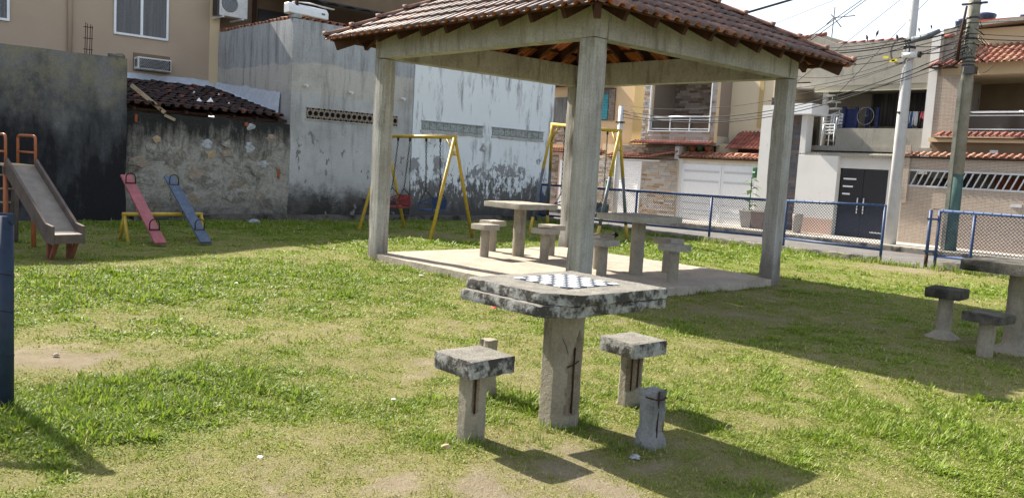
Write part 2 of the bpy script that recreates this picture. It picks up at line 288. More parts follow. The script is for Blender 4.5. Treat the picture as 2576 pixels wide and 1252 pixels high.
def stone_mats():
    for nm, cs in (('ledge_stone', [(0.0, (0.36, 0.34, 0.32)), (0.3, (0.50, 0.465, 0.43)), (0.5, (0.44, 0.34, 0.235)), (0.66, (0.30, 0.205, 0.125)), (0.72, (0.52, 0.49, 0.46)), (1.0, (0.40, 0.33, 0.26))]),
                   ('ledge_stone_brown', [(0.0, (0.24, 0.20, 0.17)), (0.5, (0.30, 0.25, 0.20)), (0.8, (0.22, 0.155, 0.10)), (1.0, (0.36, 0.29, 0.23))]),
                   ('slate', [(0.0, (0.13, 0.125, 0.135)), (0.6, (0.20, 0.19, 0.20)), (0.85, (0.22, 0.145, 0.11)), (1.0, (0.26, 0.24, 0.245))])):
        n = NT(nm, 0.8, 0.25); c = n.ramp(n.rand(), cs)
        n.color(n.mix(0.35, c, n.ramp(n.noise(22, 5, rough=0.7), [(0.25, 0.35), (0.7, 1)]), 'MULTIPLY')); n.bump(n.noise(40, 4), 0.4, 0.006); M[nm] = n.m
    n = NT('slat_tiles', 0.75, 0.25)            # fine split-face tiles, strips about 3 cm high
    br = n.t.nodes.new('ShaderNodeTexBrick'); br.offset = 0.43; br.squash = 1.0
    cmb = n.t.nodes.new('ShaderNodeCombineXYZ'); n.link(n.sep(1), cmb.inputs[0]); n.link(n.sep(2), cmb.inputs[1]); n.link(cmb.outputs[0], br.inputs['Vector'])
    br.inputs['Scale'].default_value = 1.0; br.inputs['Brick Width'].default_value = 0.23; br.inputs['Row Height'].default_value = 0.042
    br.inputs['Mortar Size'].default_value = 0.006; br.inputs['Color1'].default_value = (0.50, 0.42, 0.345, 1); br.inputs['Color2'].default_value = (0.36, 0.285, 0.225, 1)
    br.inputs['Mortar'].default_value = (0.25, 0.20, 0.16, 1); br.inputs['Bias'].default_value = -0.55
    n.color(n.mix(0.35, br.outputs['Color'], n.ramp(n.noise(14, 6), [(0.2, 0.45), (0.7, 1)]), 'MULTIPLY')); n.bump(br.outputs['Fac'], -0.6, 0.01); M['slat_tiles'] = n.m
    n = NT('grime_cream', 0.9, 0.15)           # cream side wall with soot above the lean-to roof
    z = n.math('SUBTRACT', n.sep(2), n.math('MULTIPLY', n.math('SUBTRACT', 12.0, n.sep(1)), 0.42))
    g = n.rmap(n.math('ADD', z, n.math('MULTIPLY', n.noise(4, 8, rough=0.75), 0.9)), 3.15, 2.75)
    n.color(n.mix(n.math('MULTIPLY', g, 0.8), n.mix(n.noise(1.2, 4), (0.60, 0.50, 0.35), (0.68, 0.58, 0.42)), (0.13, 0.115, 0.10))); M['grime_cream'] = n.m
    concrete('terrace_concrete', (0.33, 0.31, 0.26), (0.44, 0.41, 0.35), 2.2, 0.5, (0.14, 0.13, 0.11), (0.55, 0.75), 0.4, streak=True)
    concrete('pole_concrete', (0.50, 0.50, 0.49), (0.60, 0.60, 0.585), 3, 0.3, (0.36, 0.35, 0.34), (0.6, 0.8), 0.25)
    concrete('old_pole_concrete', (0.22, 0.215, 0.17), (0.33, 0.32, 0.26), 3, 0.6, (0.10, 0.105, 0.08), (0.5, 0.7), 0.4)
    plain('pole_green', (0.07, 0.125, 0.11), 0.7, 0.2, var=0.25, vs=6, dirt=(0.14, 0.15, 0.13))
    n = NT('glass', 0.06, 0.5); n.color((0.10, 0.12, 0.15)); M['glass'] = n.m
    n = NT('glass_block', 0.25, 0.5); n.color(n.mix(n.ramp(n.noise(22, 5, dist=1.5), [(0.4, 0), (0.6, 1)]), (0.13, 0.155, 0.155), (0.36, 0.40, 0.39))); n.bump(n.noise(30, 3, dist=2), 0.8, 0.01); M['glass_block'] = n.m
    n = NT('dark_window', 0.3, 0.4); n.color(n.mix(n.ramp(n.noise(5, 4, n.map((1, 3.5, 0.15))), [(0.45, 0), (0.6, 1)]), (0.035, 0.033, 0.03), (0.10, 0.095, 0.085))); M['dark_window'] = n.m
    n = NT('bar_glass', 0.2, 0.4); n.color((0.06, 0.045, 0.035)); M['bar_glass'] = n.m
    n = NT('sheer_curtain', 0.9, 0.1); n.color(n.mix(n.ramp(n.noise(5, 3, n.map((4, 4, 0.12))), [(0.35, 0), (0.65, 1)]), (0.26, 0.28, 0.31), (0.56, 0.58, 0.62))); M['sheer_curtain'] = n.m
    n = NT('window_pane', 0.05, 0.5); n.color((0.5, 0.5, 0.5)); n.b.inputs['Transmission Weight'].default_value = 0.85; n.b.inputs['IOR'].default_value = 1.1; M['window_pane'] = n.m
stone_mats()
def leaf_mat(name, c1, c2, tr=0.35, attr=None):
    n = NT(name, 0.55, 0.3)
    c = n.mix(n.rand() if not attr else 0.0, c1, c2) if not attr else n.attr(attr)
    n.color(c); t = n.t.nodes.new('ShaderNodeBsdfTranslucent'); n.put(c if hasattr(c, 'is_output') else c1, t.inputs['Color'])
    mxs = n.t.nodes.new('ShaderNodeMixShader'); mxs.inputs[0].default_value = tr
    n.link(n.b.outputs[0], mxs.inputs[1]); n.link(t.outputs[0], mxs.inputs[2])
    out = [x for x in n.t.nodes if x.type == 'OUTPUT_MATERIAL'][0]; n.link(mxs.outputs[0], out.inputs['Surface']); M[name] = n.m
leaf_mat('grass_blade', (0.1, 0.15, 0.03), (0.1, 0.2, 0.03), 0.40, 'tint'); M['grass_blade'].node_tree.nodes['Principled BSDF'].inputs['Roughness'].default_value = 0.5; M['grass_blade'].node_tree.nodes['Principled BSDF'].inputs['Specular IOR Level'].default_value = 0.22
leaf_mat('leaf_green', (0.05, 0.11, 0.03), (0.10, 0.17, 0.04), 0.3)
leaf_mat('leaf_yellow', (0.28, 0.30, 0.04), (0.34, 0.34, 0.06), 0.4)
def lawn_mat():
    n = NT('lawn_soil', 0.97, 0.05)
    g = n.attr('green', 'Fac'); a = n.noise(5, 6, rough=0.7); f = n.noise(55, 6, rough=0.75); f2 = n.noise(140, 4, rough=0.7)
    soil = n.mix(n.ramp(a, [(0.35, 0), (0.7, 1)]), (0.22, 0.18, 0.125), (0.33, 0.275, 0.195))
    straw = n.mix(n.ramp(f2, [(0.38, 0), (0.62, 1)]), (0.14, 0.14, 0.038), (0.29, 0.27, 0.115))
    grn = n.mix(n.ramp(f2, [(0.35, 0), (0.65, 1)]), (0.09, 0.125, 0.02), (0.24, 0.265, 0.075))
    gm = n.math('ADD', g, n.math('MULTIPLY', n.math('SUBTRACT', f, 0.5), 1.1))
    c = n.mix(n.ramp(gm, [(0.02, 0), (0.22, 1)]), soil, straw)
    c = n.mix(n.ramp(gm, [(0.32, 0), (0.66, 1)]), c, grn)
    c = n.mix(n.ramp(n.voro(38), [(0.05, 0.5), (0.16, 0)]), c, (0.12, 0.095, 0.065)); c = n.mix(n.ramp(n.noise(22, 6, rough=0.8), [(0.52, 0), (0.72, 0.55)]), c, (0.13, 0.10, 0.065))
    n.color(c); n.bump(n.math('ADD', n.math('MULTIPLY', f, 1.5), f2), 0.8, 0.02); M['lawn_soil'] = n.m
lawn_mat()

# ------------------------------------------------------------------ geometry helpers
class MB:
    def __init__(s): s.v = []; s.f = []; s.m = []; s.sm = []
    def add(s, vs, fs, mi=0, smooth=False):
        o = len(s.v); s.v += [tuple(x) for x in vs]
        for q in fs: s.f.append(tuple(i + o for i in q)); s.m.append(mi); s.sm.append(smooth)
        return s
    def box(s, x0, y0, z0, x1, y1, z1, mi=0):
        x0, x1 = sorted((x0, x1)); y0, y1 = sorted((y0, y1)); z0, z1 = sorted((z0, z1))
        v = [(x, y, z) for z in (z0, z1) for y in (y0, y1) for x in (x0, x1)]
        return s.add(v, [(0, 2, 3, 1), (4, 5, 7, 6), (0, 1, 5, 4), (2, 6, 7, 3), (0, 4, 6, 2), (1, 3, 7, 5)], mi)
    def bar(s, p, q, w, h, up=(0, 0, 1), mi=0):         # square bar p->q, width w, height h
        p, q = Vector(p), Vector(q); d = (q - p).normalized(); up = Vector(up)
        a = d.cross(up)
        if a.length < 1e-4: a = d.cross(Vector((1, 0, 0)))
        a.normalize(); b = a.cross(d).normalized(); a = a * (w / 2); b = b * (h / 2)
        v = [e + sa * a + sb * b for e in (p, q) for sb in (-1, 1) for sa in (-1, 1)]
        return s.add(v, [(0, 1, 3, 2), (4, 6, 7, 5), (0, 4, 5, 1), (2, 3, 7, 6), (0, 2, 6, 4), (1, 5, 7, 3)], mi)
    def tube(s, pts, r, n=8, mi=0, closed=False, caps=True):
        pts = [Vector(p) for p in pts]; k = len(pts); o = []
        rs = r if isinstance(r, (list, tuple)) else [r] * k
        ref = None
        for i, p in enumerate(pts):
            if closed: d = pts[(i + 1) % k] - pts[i - 1]
            else: d = pts[min(i + 1, k - 1)] - pts[max(i - 1, 0)]
            d.normalize()
            if ref is None: ref = Vector((0, 0, 1)) if abs(d.z) < 0.9 else Vector((1, 0, 0))
            a = d.cross(ref)
            if a.length < 1e-3: a = d.cross(Vector((0.3, 1, 0.2)))
            a.normalize(); b = a.cross(d).normalized(); ref = b
            o += [p + (a * math.cos(t) + b * math.sin(t)) * rs[i] for t in (2 * math.pi * j / n for j in range(n))]
        fs = []
        for i in range(k if closed else k - 1):
            i2 = (i + 1) % k
            for j in range(n): fs.append((i * n + j, i * n + (j + 1) % n, i2 * n + (j + 1) % n, i2 * n + j))
        s.add(o, fs, mi, True)
        if caps and not closed:
            b0 = len(s.v) - len(o)
            s.f.append(tuple(b0 + j for j in range(n))[::-1]); s.m.append(mi); s.sm.append(False)
            s.f.append(tuple(b0 + (k - 1) * n + j for j in range(n))); s.m.append(mi); s.sm.append(False)
        return s
    def cyl(s, p, q, r0, r1=None, n=12, mi=0): return s.tube([p, q], [r0, r0 if r1 is None else r1], n, mi)
    def prism(s, poly, off, mi=0):                       # polygon of 3d points swept by off
        off = Vector(off); k = len(poly); v = [Vector(p) for p in poly]; v += [p + off for p in v]
        return s.add(v, [tuple(range(k))[::-1], tuple(range(k, 2 * k))] + [(i, (i + 1) % k, k + (i + 1) % k, k + i) for i in range(k)], mi)
    def lathe(s, prof, c, n=16, mi=0):                   # prof: (r, z) list
        c = Vector(c); k = len(prof)
        v = [c + Vector((r * math.cos(2 * math.pi * j / n), r * math.sin(2 * math.pi * j / n), z)) for r, z in prof for j in range(n)]
        fs = [(i * n + j, i * n + (j + 1) % n, (i + 1) * n + (j + 1) % n, (i + 1) * n + j) for i in range(k - 1) for j in range(n)]
        s.add(v, fs, mi, True)
        b = len(s.v) - len(v)
        s.f.append(tuple(b + j for j in range(n))[::-1]); s.m.append(mi); s.sm.append(False)
        s.f.append(tuple(b + (k - 1) * n + j for j in range(n))); s.m.append(mi); s.sm.append(False)
        return s
    def mesh(s, name, mats, origin=(0, 0, 0)):
        o = Vector(origin); me = bpy.data.meshes.new(name)
        me.from_pydata([(v[0] - o.x, v[1] - o.y, v[2] - o.z) for v in s.v], [], s.f)
        for k in (mats if isinstance(mats, (list, tuple)) else [mats]): me.materials.append(M[k] if isinstance(k, str) else k)
        me.polygons.foreach_set('material_index', s.m); me.polygons.foreach_set('use_smooth', s.sm)
        bm = bmesh.new(); bm.from_mesh(me); bmesh.ops.recalc_face_normals(bm, faces=bm.faces); bm.to_mesh(me); bm.free()
        return me
    def build(s, name, mats, parent=None, at=None, bevel=0.0, seg=1):
        org = Vector(at) if at is not None else (WORLD[parent.name].copy() if parent is not None else Vector((0, 0, 0)))
        me = s.mesh(name, mats, org); o = bpy.data.objects.new(name, me); COL.objects.link(o)
        if parent is not None: o.parent = parent; o.location = org - WORLD[parent.name]
        else: o.location = org
        WORLD[o.name] = Vector(org)
        if bevel:
            bv = o.modifiers.new('bevel', 'BEVEL'); bv.width = bevel; bv.segments = seg; bv.limit_method = 'ANGLE'; bv.angle_limit = R(40)
        return o
WORLD = {}
def tag(o, label=None, cat=None, group=None, kind=None):
    for k, v in (('label', label), ('category', cat), ('group', group), ('kind', kind)):
        if v: o[k] = v
    return o
def thing(name, loc, label, cat, group=None):
    o = bpy.data.objects.new(name, None); COL.objects.link(o); o.location = loc; o.empty_display_size = 0.2
    WORLD[o.name] = Vector(loc); return tag(o, label, cat, group)
def link_mesh(name, me, parent, loc, rot=None, scale=None):   # shared mesh data, loc in world
    o = bpy.data.objects.new(name, me); COL.objects.link(o); o.parent = parent
    o.location = Vector(loc) - (WORLD[parent.name] if parent is not None else Vector((0, 0, 0)))
    if rot is not None: o.rotation_euler = rot
    if scale is not None: o.scale = scale
    WORLD[o.name] = Vector(loc); return o
def copy_tree(o, loc=None, parent=None, rz=None):
    c = o.copy(); COL.objects.link(c); c.parent = parent
    if loc is not None: c.location = loc; WORLD[c.name] = Vector(loc)
    if rz is not None: c.rotation_euler.z = rz
    for ch in list(o.children): copy_tree(ch, None, c)
    return c
def subdivided_box(x0, y0, z0, x1, y1, z1, res):
    bm = bmesh.new(); d = [x1 - x0, y1 - y0, z1 - z0]; n = [max(1, int(round(k / res))) for k in d]; idx = {}
    def vert(i, j, k):
        key = (i, j, k)
        if key not in idx: idx[key] = bm.verts.new((x0 + d[0] * i / n[0], y0 + d[1] * j / n[1], z0 + d[2] * k / n[2]))
        return idx[key]
    for ax in range(3):
        u, w = [(1, 2), (2, 0), (0, 1)][ax]
        for side in (0, n[ax]):
            for a in range(n[u]):
                for b in range(n[w]):
                    q = []
                    for da, db in ((0, 0), (1, 0), (1, 1), (0, 1)):
                        t = [0, 0, 0]; t[ax] = side; t[u] = a + da; t[w] = b + db; q.append(vert(*t))
                    bm.faces.new(q if side else q[::-1])
    return bm
def rough_block(name, lo, hi, mats, parent, res=0.03, rad=0.015, amp=0.004, freq=14, chip=0.0, seed=0, fn=None, at=None, smooth=True):
    bm = subdivided_box(*lo, *hi, res); lo, hi = Vector(lo), Vector(hi); sd_ = Vector((seed * 3.7, seed * 1.3, seed * 7.1))
    il = lo + Vector((rad,) * 3); ih = hi - Vector((rad,) * 3)
    for v in bm.verts:
        p = v.co.copy(); c = Vector([min(max(p[i], il[i]), ih[i]) for i in range(3)]); dv = p - c
        nrm = dv.normalized() if dv.length > 1e-6 else Vector((0, 0, 1))
        q = c + nrm * rad if dv.length > 1e-6 else p
        nz = mnoise.noise(p * freq + sd_) + 0.5 * mnoise.noise(p * freq * 2.3 + sd_)
        q += nrm * nz * amp
        if chip:
            ed = sum(1 for i in range(3) if p[i] < lo[i] + rad * 1.2 or p[i] > hi[i] - rad * 1.2)
            if ed >= 2:
                cz = mnoise.noise(p * freq * 0.55 + sd_ * 2)
                if cz > 0.12: q -= nrm * chip * (cz - 0.12) * 2.2
        if fn: q = fn(q)
        v.co = q
    org = WORLD[parent.name] if at is None else Vector(at)
    bmesh.ops.translate(bm, verts=bm.verts, vec=-org)
    me = bpy.data.meshes.new(name); bm.to_mesh(me); bm.free()
    for k in (mats if isinstance(mats, (list, tuple)) else [mats]): me.materials.append(M[k])
    if isinstance(mats, (list, tuple)) and len(mats) == 2: me.polygons.foreach_set('material_index', [1 if abs(p.normal.z) < 0.6 else 0 for p in me.polygons])
    if smooth: me.polygons.foreach_set('use_smooth', [True] * len(me.polygons)); me.set_sharp_from_angle(angle=R(32))
    o = bpy.data.objects.new(name, me); COL.objects.link(o); o.parent = parent
    o.location = org - WORLD[parent.name]; WORLD[o.name] = org
    return o
def rough_post(name, c, r, z0, z1, mats, parent, n=20, amp=0.006, freq=9, seed=0, flat=0, res=0.03, fn=None):
    k = max(2, int((z1 - z0) / res)); mb = MB(); sv = Vector((seed * 5.1, seed * 2.2, seed)); vs = []; cut = []
    for i in range(k + 1):
        z = z0 + (z1 - z0) * i / k
        for j in range(n):
            t = 2 * math.pi * j / n; rr = r
            if flat: rr = r * math.cos(math.pi / flat) / math.cos(((t + math.pi / flat) % (2 * math.pi / flat)) - math.pi / flat)
            p = Vector((c[0] + rr * math.cos(t), c[1] + rr * math.sin(t), z))
            q = mnoise.noise(p * freq + sv) + 0.5 * mnoise.noise(p * freq * 2.6 + sv)
            rr += q * amp; r0 = rr
            if fn: rr = fn(rr, t, z)
            cut.append(r0 - rr > 0.006); vs.append((c[0] + rr * math.cos(t), c[1] + rr * math.sin(t), z))
    mats = list(mats) if isinstance(mats, (list, tuple)) else [mats, 'raw_aggregate']
    for i in range(k):
        for j in range(n):
            q = (i * n + j, i * n + (j + 1) % n, (i + 1) * n + (j + 1) % n, (i + 1) * n + j)
            mb.f.append(q); mb.m.append(1 if sum(cut[a] for a in q) >= 2 else 0); mb.sm.append(True)
    mb.v = vs
    mb.f.append(tuple(k * n + j for j in range(n))); mb.m.append(0); mb.sm.append(False)
    o = mb.build(name, mats, parent); o.data.set_sharp_from_angle(angle=R(38)); return o

# ================================================================== THE SETTING
mb = MB(); mb.box(-900, -900, -0.62, 900, 900, -0.45); tag(mb.build('ground', 'kerb_concrete'), kind='structure')

# value noise in numpy, shared by the lawn sheet and the grass on it
_tab = rng.random((64, 64))
def vnoise(x, y, sc, seed=0):
    x = np.asarray(x) * sc + seed * 13.7; y = np.asarray(y) * sc + seed * 7.3
    xi = np.floor(x).astype(int); yi = np.floor(y).astype(int); fx = x - xi; fy = y - yi
    fx = fx * fx * (3 - 2 * fx); fy = fy * fy * (3 - 2 * fy)
    t = lambda i, j: _tab[i % 64, j % 64]
    return (t(xi, yi) * (1 - fx) + t(xi + 1, yi) * fx) * (1 - fy) + (t(xi, yi + 1) * (1 - fx) + t(xi + 1, yi + 1) * fx) * fy
PATCH = []      # (centre x, y, radius across, radius along, turn, amount): places where the turf is lush (+) or worn (-)
def patch(px, py, rx, ry, amt):
    if -0.79 < amt < 0: amt *= 0.5
    g = G(px, py); PATCH.append((g.x, g.y, rx, ry, amt))
for a in ((110, 905, 0.62, 0.36, -1.2), (800, 815, 0.9, 0.3, -0.35), (1380, 1110, 0.5, 0.5, -0.45), (1560, 1120, 0.45, 0.4, -0.3), (215, 662, 0.7, 0.4, -0.6), (1080, 592, 1.1, 0.5, -0.9),
          (1830, 770, 1.3, 0.7, -0.6), (2230, 672, 1.0, 0.5, -0.8), (1750, 705, 0.5, 0.4, -0.5), (1700, 1050, 0.6, 0.3, -0.35), (2300, 850, 0.7, 0.35, -0.35), (1320, 1180, 0.5, 0.25, -0.5),
          (560, 1210, 0.7, 0.25, -0.35), (900, 1180, 0.8, 0.3, -0.3), (330, 1200, 0.4, 0.2, -0.3), (1900, 740, 0.8, 0.4, -0.4), (700, 870, 1.6, 0.5, -0.18), (1100, 830, 1.2, 0.6, -0.22), (1000, 930, 0.9, 0.4, -0.15),
          (450, 985, 1.15, 0.45, 0.5), (150, 1040, 0.7, 0.35, 0.5), (300, 715, 1.6, 0.9, 0.35), (850, 700, 1.3, 0.7, 0.25), (1700, 630, 2.5, 1.2, 0.5), (2100, 640, 1.2, 0.6, 0.5), (1040, 605, 1.0, 0.6, 0.6),
          (1450, 1050, 0.25, 0.2, 0.5), (1270, 1005, 0.35, 0.2, 0.5), (1160, 1120, 0.2, 0.12, 0.6), (1640, 1000, 0.3, 0.2, 0.4), (2400, 730, 1.5, 0.6, 0.35), (2300, 1040, 0.8, 0.4, 0.2), (2450, 1120, 0.5, 0.3, 0.3), (640, 560, 5, 2.0, 0.35), (900, 1200, 1.5, 0.35, -0.30), (1500, 1230, 1.0, 0.3, -0.3), (1250, 880, 1.2, 0.5, -0.25)):
    patch(*a)
def green(x, y):
    g = 0.50 + 0.20 * (vnoise(x, y, 0.55, 1) - 0.5) + 0.34 * (vnoise(x, y, 1.7, 2) - 0.5) + 0.60 * (vnoise(x, y, 4.3, 3) - 0.5) + 0.50 * (vnoise(x, y, 9.0, 4) - 0.5) + 0.35 * (vnoise(x, y, 17.0, 6) - 0.5)
    u = (x * CR.x + y * CR.y); v = (x * -CR.y + y * CR.x)
    for cx, cy, rx, ry, am in PATCH:
        cu = cx * CR.x + cy * CR.y; cv = -cx * CR.y + cy * CR.x
        d = ((u - cu) / rx) ** 2 + ((v - cv) / (ry * 1.6)) ** 2
        g = g + am * np.exp(-d * (1 + 0.7 * (vnoise(x, y, 2.3, 5) - 0.5)))
    return np.clip(np.where(g < 0.26, 0.26 - (0.26 - g) * 0.45, g), 0, 1)
def gheight(x, y):
    x = np.asarray(x, float); y = np.asarray(y, float)
    z = 0.030 * (vnoise(x, y, 0.8, 8) - 0.5) + 0.022 * (vnoise(x, y, 2.9, 9) - 0.5)
    z = z + np.where(x > 6, -(x - 6) * 0.006 * np.clip((y - 1) / 5, 0, 1), 0)
    inside = (x > -0.35) & (x < 4.5) & (y > -0.35) & (y < 4.6)
    return np.where(inside, np.minimum(z, 0.0), z) - 0.012
LX0, LX1, LY0, LY1, LS = -14.0, 9.62, -11.0, 10.88, 0.075
nx = int((LX1 - LX0) / LS); ny = int((LY1 - LY0) / LS)
gx, gy = np.meshgrid(np.linspace(LX0, LX1, nx + 1), np.linspace(LY0, LY1, ny + 1), indexing='ij')
gz_ = gheight(gx, gy)
me = bpy.data.meshes.new('lawn')
vv = np.stack([gx, gy, gz_], -1).reshape(-1, 3)
ii = (np.arange(nx)[:, None] * (ny + 1) + np.arange(ny)[None, :]).ravel()
ff = np.stack([ii, ii + ny + 1, ii + ny + 2, ii + 1], -1)
me.from_pydata(vv.tolist(), [], ff.tolist()); me.materials.append(M['lawn_soil']); me.polygons.foreach_set('use_smooth', [True] * len(me.polygons))
at_ = me.attributes.new('green', 'FLOAT', 'POINT'); at_.data.foreach_set('value', green(vv[:, 0], vv[:, 1]).astype(np.float32))
lawn = bpy.data.objects.new('lawn', me); COL.objects.link(lawn); tag(lawn, kind='structure')

# street beyond the fence
mb = MB(); mb.box(9.80, -40, -0.5, 17.4, 60, -0.36); tag(mb.build('road', 'asphalt'), kind='structure')
mb = MB(); mb.box(9.62, -40, -0.5, 9.95, 60, -0.10); o = tag(mb.build('kerb', 'kerb_concrete', bevel=0.02), kind='structure')
mb = MB(); mb.box(17.4, -40, -0.5, 17.62, 60, -0.2); tag(mb.build('far_kerb', 'kerb_concrete', bevel=0.02), kind='structure')
mb = MB(); mb.box(17.62, -40, -0.5, 19.6, 60, -0.205); tag(mb.build('pavement', 'pavement'), kind='structure')
# worn concrete ramp where the fence opens
mb = MB(); mb.prism([(9.3, 0.0, -0.03), (10.6, 0.0, -0.35), (10.6, 1.15, -0.35), (9.3, 1.15, -0.03)], (0, 0, -0.12)); tag(mb.build('path', 'pavement'), kind='structure')

# ================================================================== PAVILION
AX, AY, CW, ST, BB, BT = 4.12, 4.22, 0.213, 0.08, 2.84, 3.20
pav = thing('pavilion', (2.06, 2.11, 0), 'open square pavilion with four concrete columns and weathered clay tile hip roof', 'pavilion')
rough_block('floor_slab', (0.004, 0.004, -0.25), (AX - 0.004, AY - 0.004, ST), 'slab_concrete', pav, res=0.12, rad=0.02, amp=0.006, freq=3.0, chip=0.015)
for cx, cy, sdn in ((0, 0, 1), (0, AY - CW, 2), (AX - CW, 0, 3), (AX - CW, AY - CW, 4)):
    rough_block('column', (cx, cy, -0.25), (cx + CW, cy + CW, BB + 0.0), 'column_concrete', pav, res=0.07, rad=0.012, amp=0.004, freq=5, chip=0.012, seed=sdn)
for nm, lo, hi in (('b', (0.003, -0.002, BB + 0.001), (CW - 0.004, AY + 0.002, BT)), ('b', (AX - CW + 0.004, -0.002, BB + 0.001), (AX - 0.003, AY + 0.002, BT)),
                   ('b', (CW, 0.0, BB), (AX - CW, CW - 0.004, BT - 0.003)), ('b', (CW, AY - CW + 0.004, BB), (AX - CW, AY, BT - 0.003))):
    rough_block('beam', lo, hi, 'pav_concrete', pav, res=0.09, rad=0.008, amp=0.003, freq=4, chip=0.006, seed=lo[0] * 3 + lo[1])
OV, EZ, KP = 0.50, 3.065, 0.53
HX, HY = AX / 2 + OV, AY / 2 + OV; CXY = Vector((AX / 2, AY / 2, 0)); APZ = EZ + KP * HX
ang = math.atan(KP)
# four slopes: local frame u along the eave, s up the slope; n outward normal
SL = []
for k, (ux, uy, nx_, ny_, half, dep) in enumerate(((0, -1, -1, 0, HY, HX), (1, 0, 0, -1, HX, HY), (0, 1, 1, 0, HY, HX), (-1, 0, 0, 1, HX, HY))):
    pit = math.atan2(APZ - EZ, dep)
    u = Vector((ux, uy, 0)); out = Vector((nx_, ny_, 0)); up = Vector((-nx_ * math.cos(pit), -ny_ * math.cos(pit), math.sin(pit)))
    nn = u.cross(up); nn = nn if nn.z > 0 else -nn
    SL.append(dict(u=u, up=up, n=nn, o=CXY + out * dep + Vector((0, 0, EZ)), half=half, len=dep / math.cos(pit)))
# rafters and battens
RW, RH = 0.055, 0.12
for i, sl in enumerate(SL):
    u, up, nn, o0, half, ln = (sl[k] for k in ('u', 'up', 'n', 'o', 'half', 'len'))
    nr = 5
    for j in range(-4, 5):
        uu = j * 0.5; s1 = ln * (1 - abs(uu) / half)
        if s1 < 0.5: continue
        p = o0 + u * uu + up * 0.10 - nn * (0.028 + RH / 2); q = o0 + u * uu + up * (s1 - 0.06) - nn * (0.028 + RH / 2)
        MB().bar(p, q, RW, RH, nn).build('rafter', 'dark_wood', pav)
    s = 0.04
    while s < ln - 0.15:
        w = half * (1 - s / ln) - 0.05
        MB().bar(o0 + u * -w + up * s - nn * 0.013, o0 + u * w + up * s - nn * 0.013, 0.045, 0.022, nn).build('batten', 'dark_wood', pav); s += 0.335
APEX = CXY + Vector((0, 0, APZ))
CORN = [CXY + Vector((sx * HX, sy * HY, EZ)) for sx, sy in ((-1, -1), (1, -1), (1, 1), (-1, 1))]
for c in CORN:
    d = (APEX - c).normalized(); MB().bar(c + d * 0.14 - Vector((0, 0, 0.11)), APEX - Vector((0, 0, 0.11)), 0.07, 0.16).build('hip_rafter', 'dark_wood', pav)
# roman tiles: a flat pan and a roll
TW, TL, TE, TT = 0.178, 0.385, 0.335, 0.012
def tile_mesh(name, mats, tw=TW, tl=TL, roll=0.036, nseg=7, sag=0.014):
    prof = [(-tw / 2, 0.008), (-tw / 2 + 0.012, 0.0), (-0.012, 0.0)]
    rw = tw / 2 + 0.012; cx = tw / 2 - rw / 2 + 0.008
    prof += [(cx - rw / 2 * math.cos(math.pi * t / nseg), 0.004 + roll * math.sin(math.pi * t / nseg) ** 0.8) for t in range(nseg + 1)]
    m = MB(); k = len(prof); v = []
    for (yy, zz, sc) in ((0.0, sag, 1.0), (tl, 0.0, 0.93)):
        v += [(x * sc, yy, z + zz) for x, z in prof]
    for (yy, zz, sc) in ((0.0, sag, 1.0), (tl, 0.0, 0.93)):
        v += [(x * sc * 0.985, yy, z + zz - TT) for x, z in prof]
    f = []
    for i in range(k - 1):
        m.add([], [])
        f.append((i, i + 1, k + i + 1, k + i))
    m.add(v, f, 0, True)
    def more(fs, mi):
        for q in fs: m.f.append(q); m.m.append(mi); m.sm.append(False)
    more([(2 * k + i, 3 * k + i, 3 * k + i + 1, 2 * k + i + 1) for i in range(k - 1)], 1)
    more([(i, 2 * k + i, 2 * k + i + 1, i + 1) for i in range(k - 1)], 0)
    more([(0, k, 3 * k, 2 * k), (k - 1, 3 * k - 1, 4 * k - 1, 2 * k - 1)], 0)
    return m.mesh(name, mats)
TILE = tile_mesh('roof_tile', ['weathered_tile', 'clean_tile_underside'])
def frame_rot(u, up, n): return Matrix((u, up, n)).transposed()
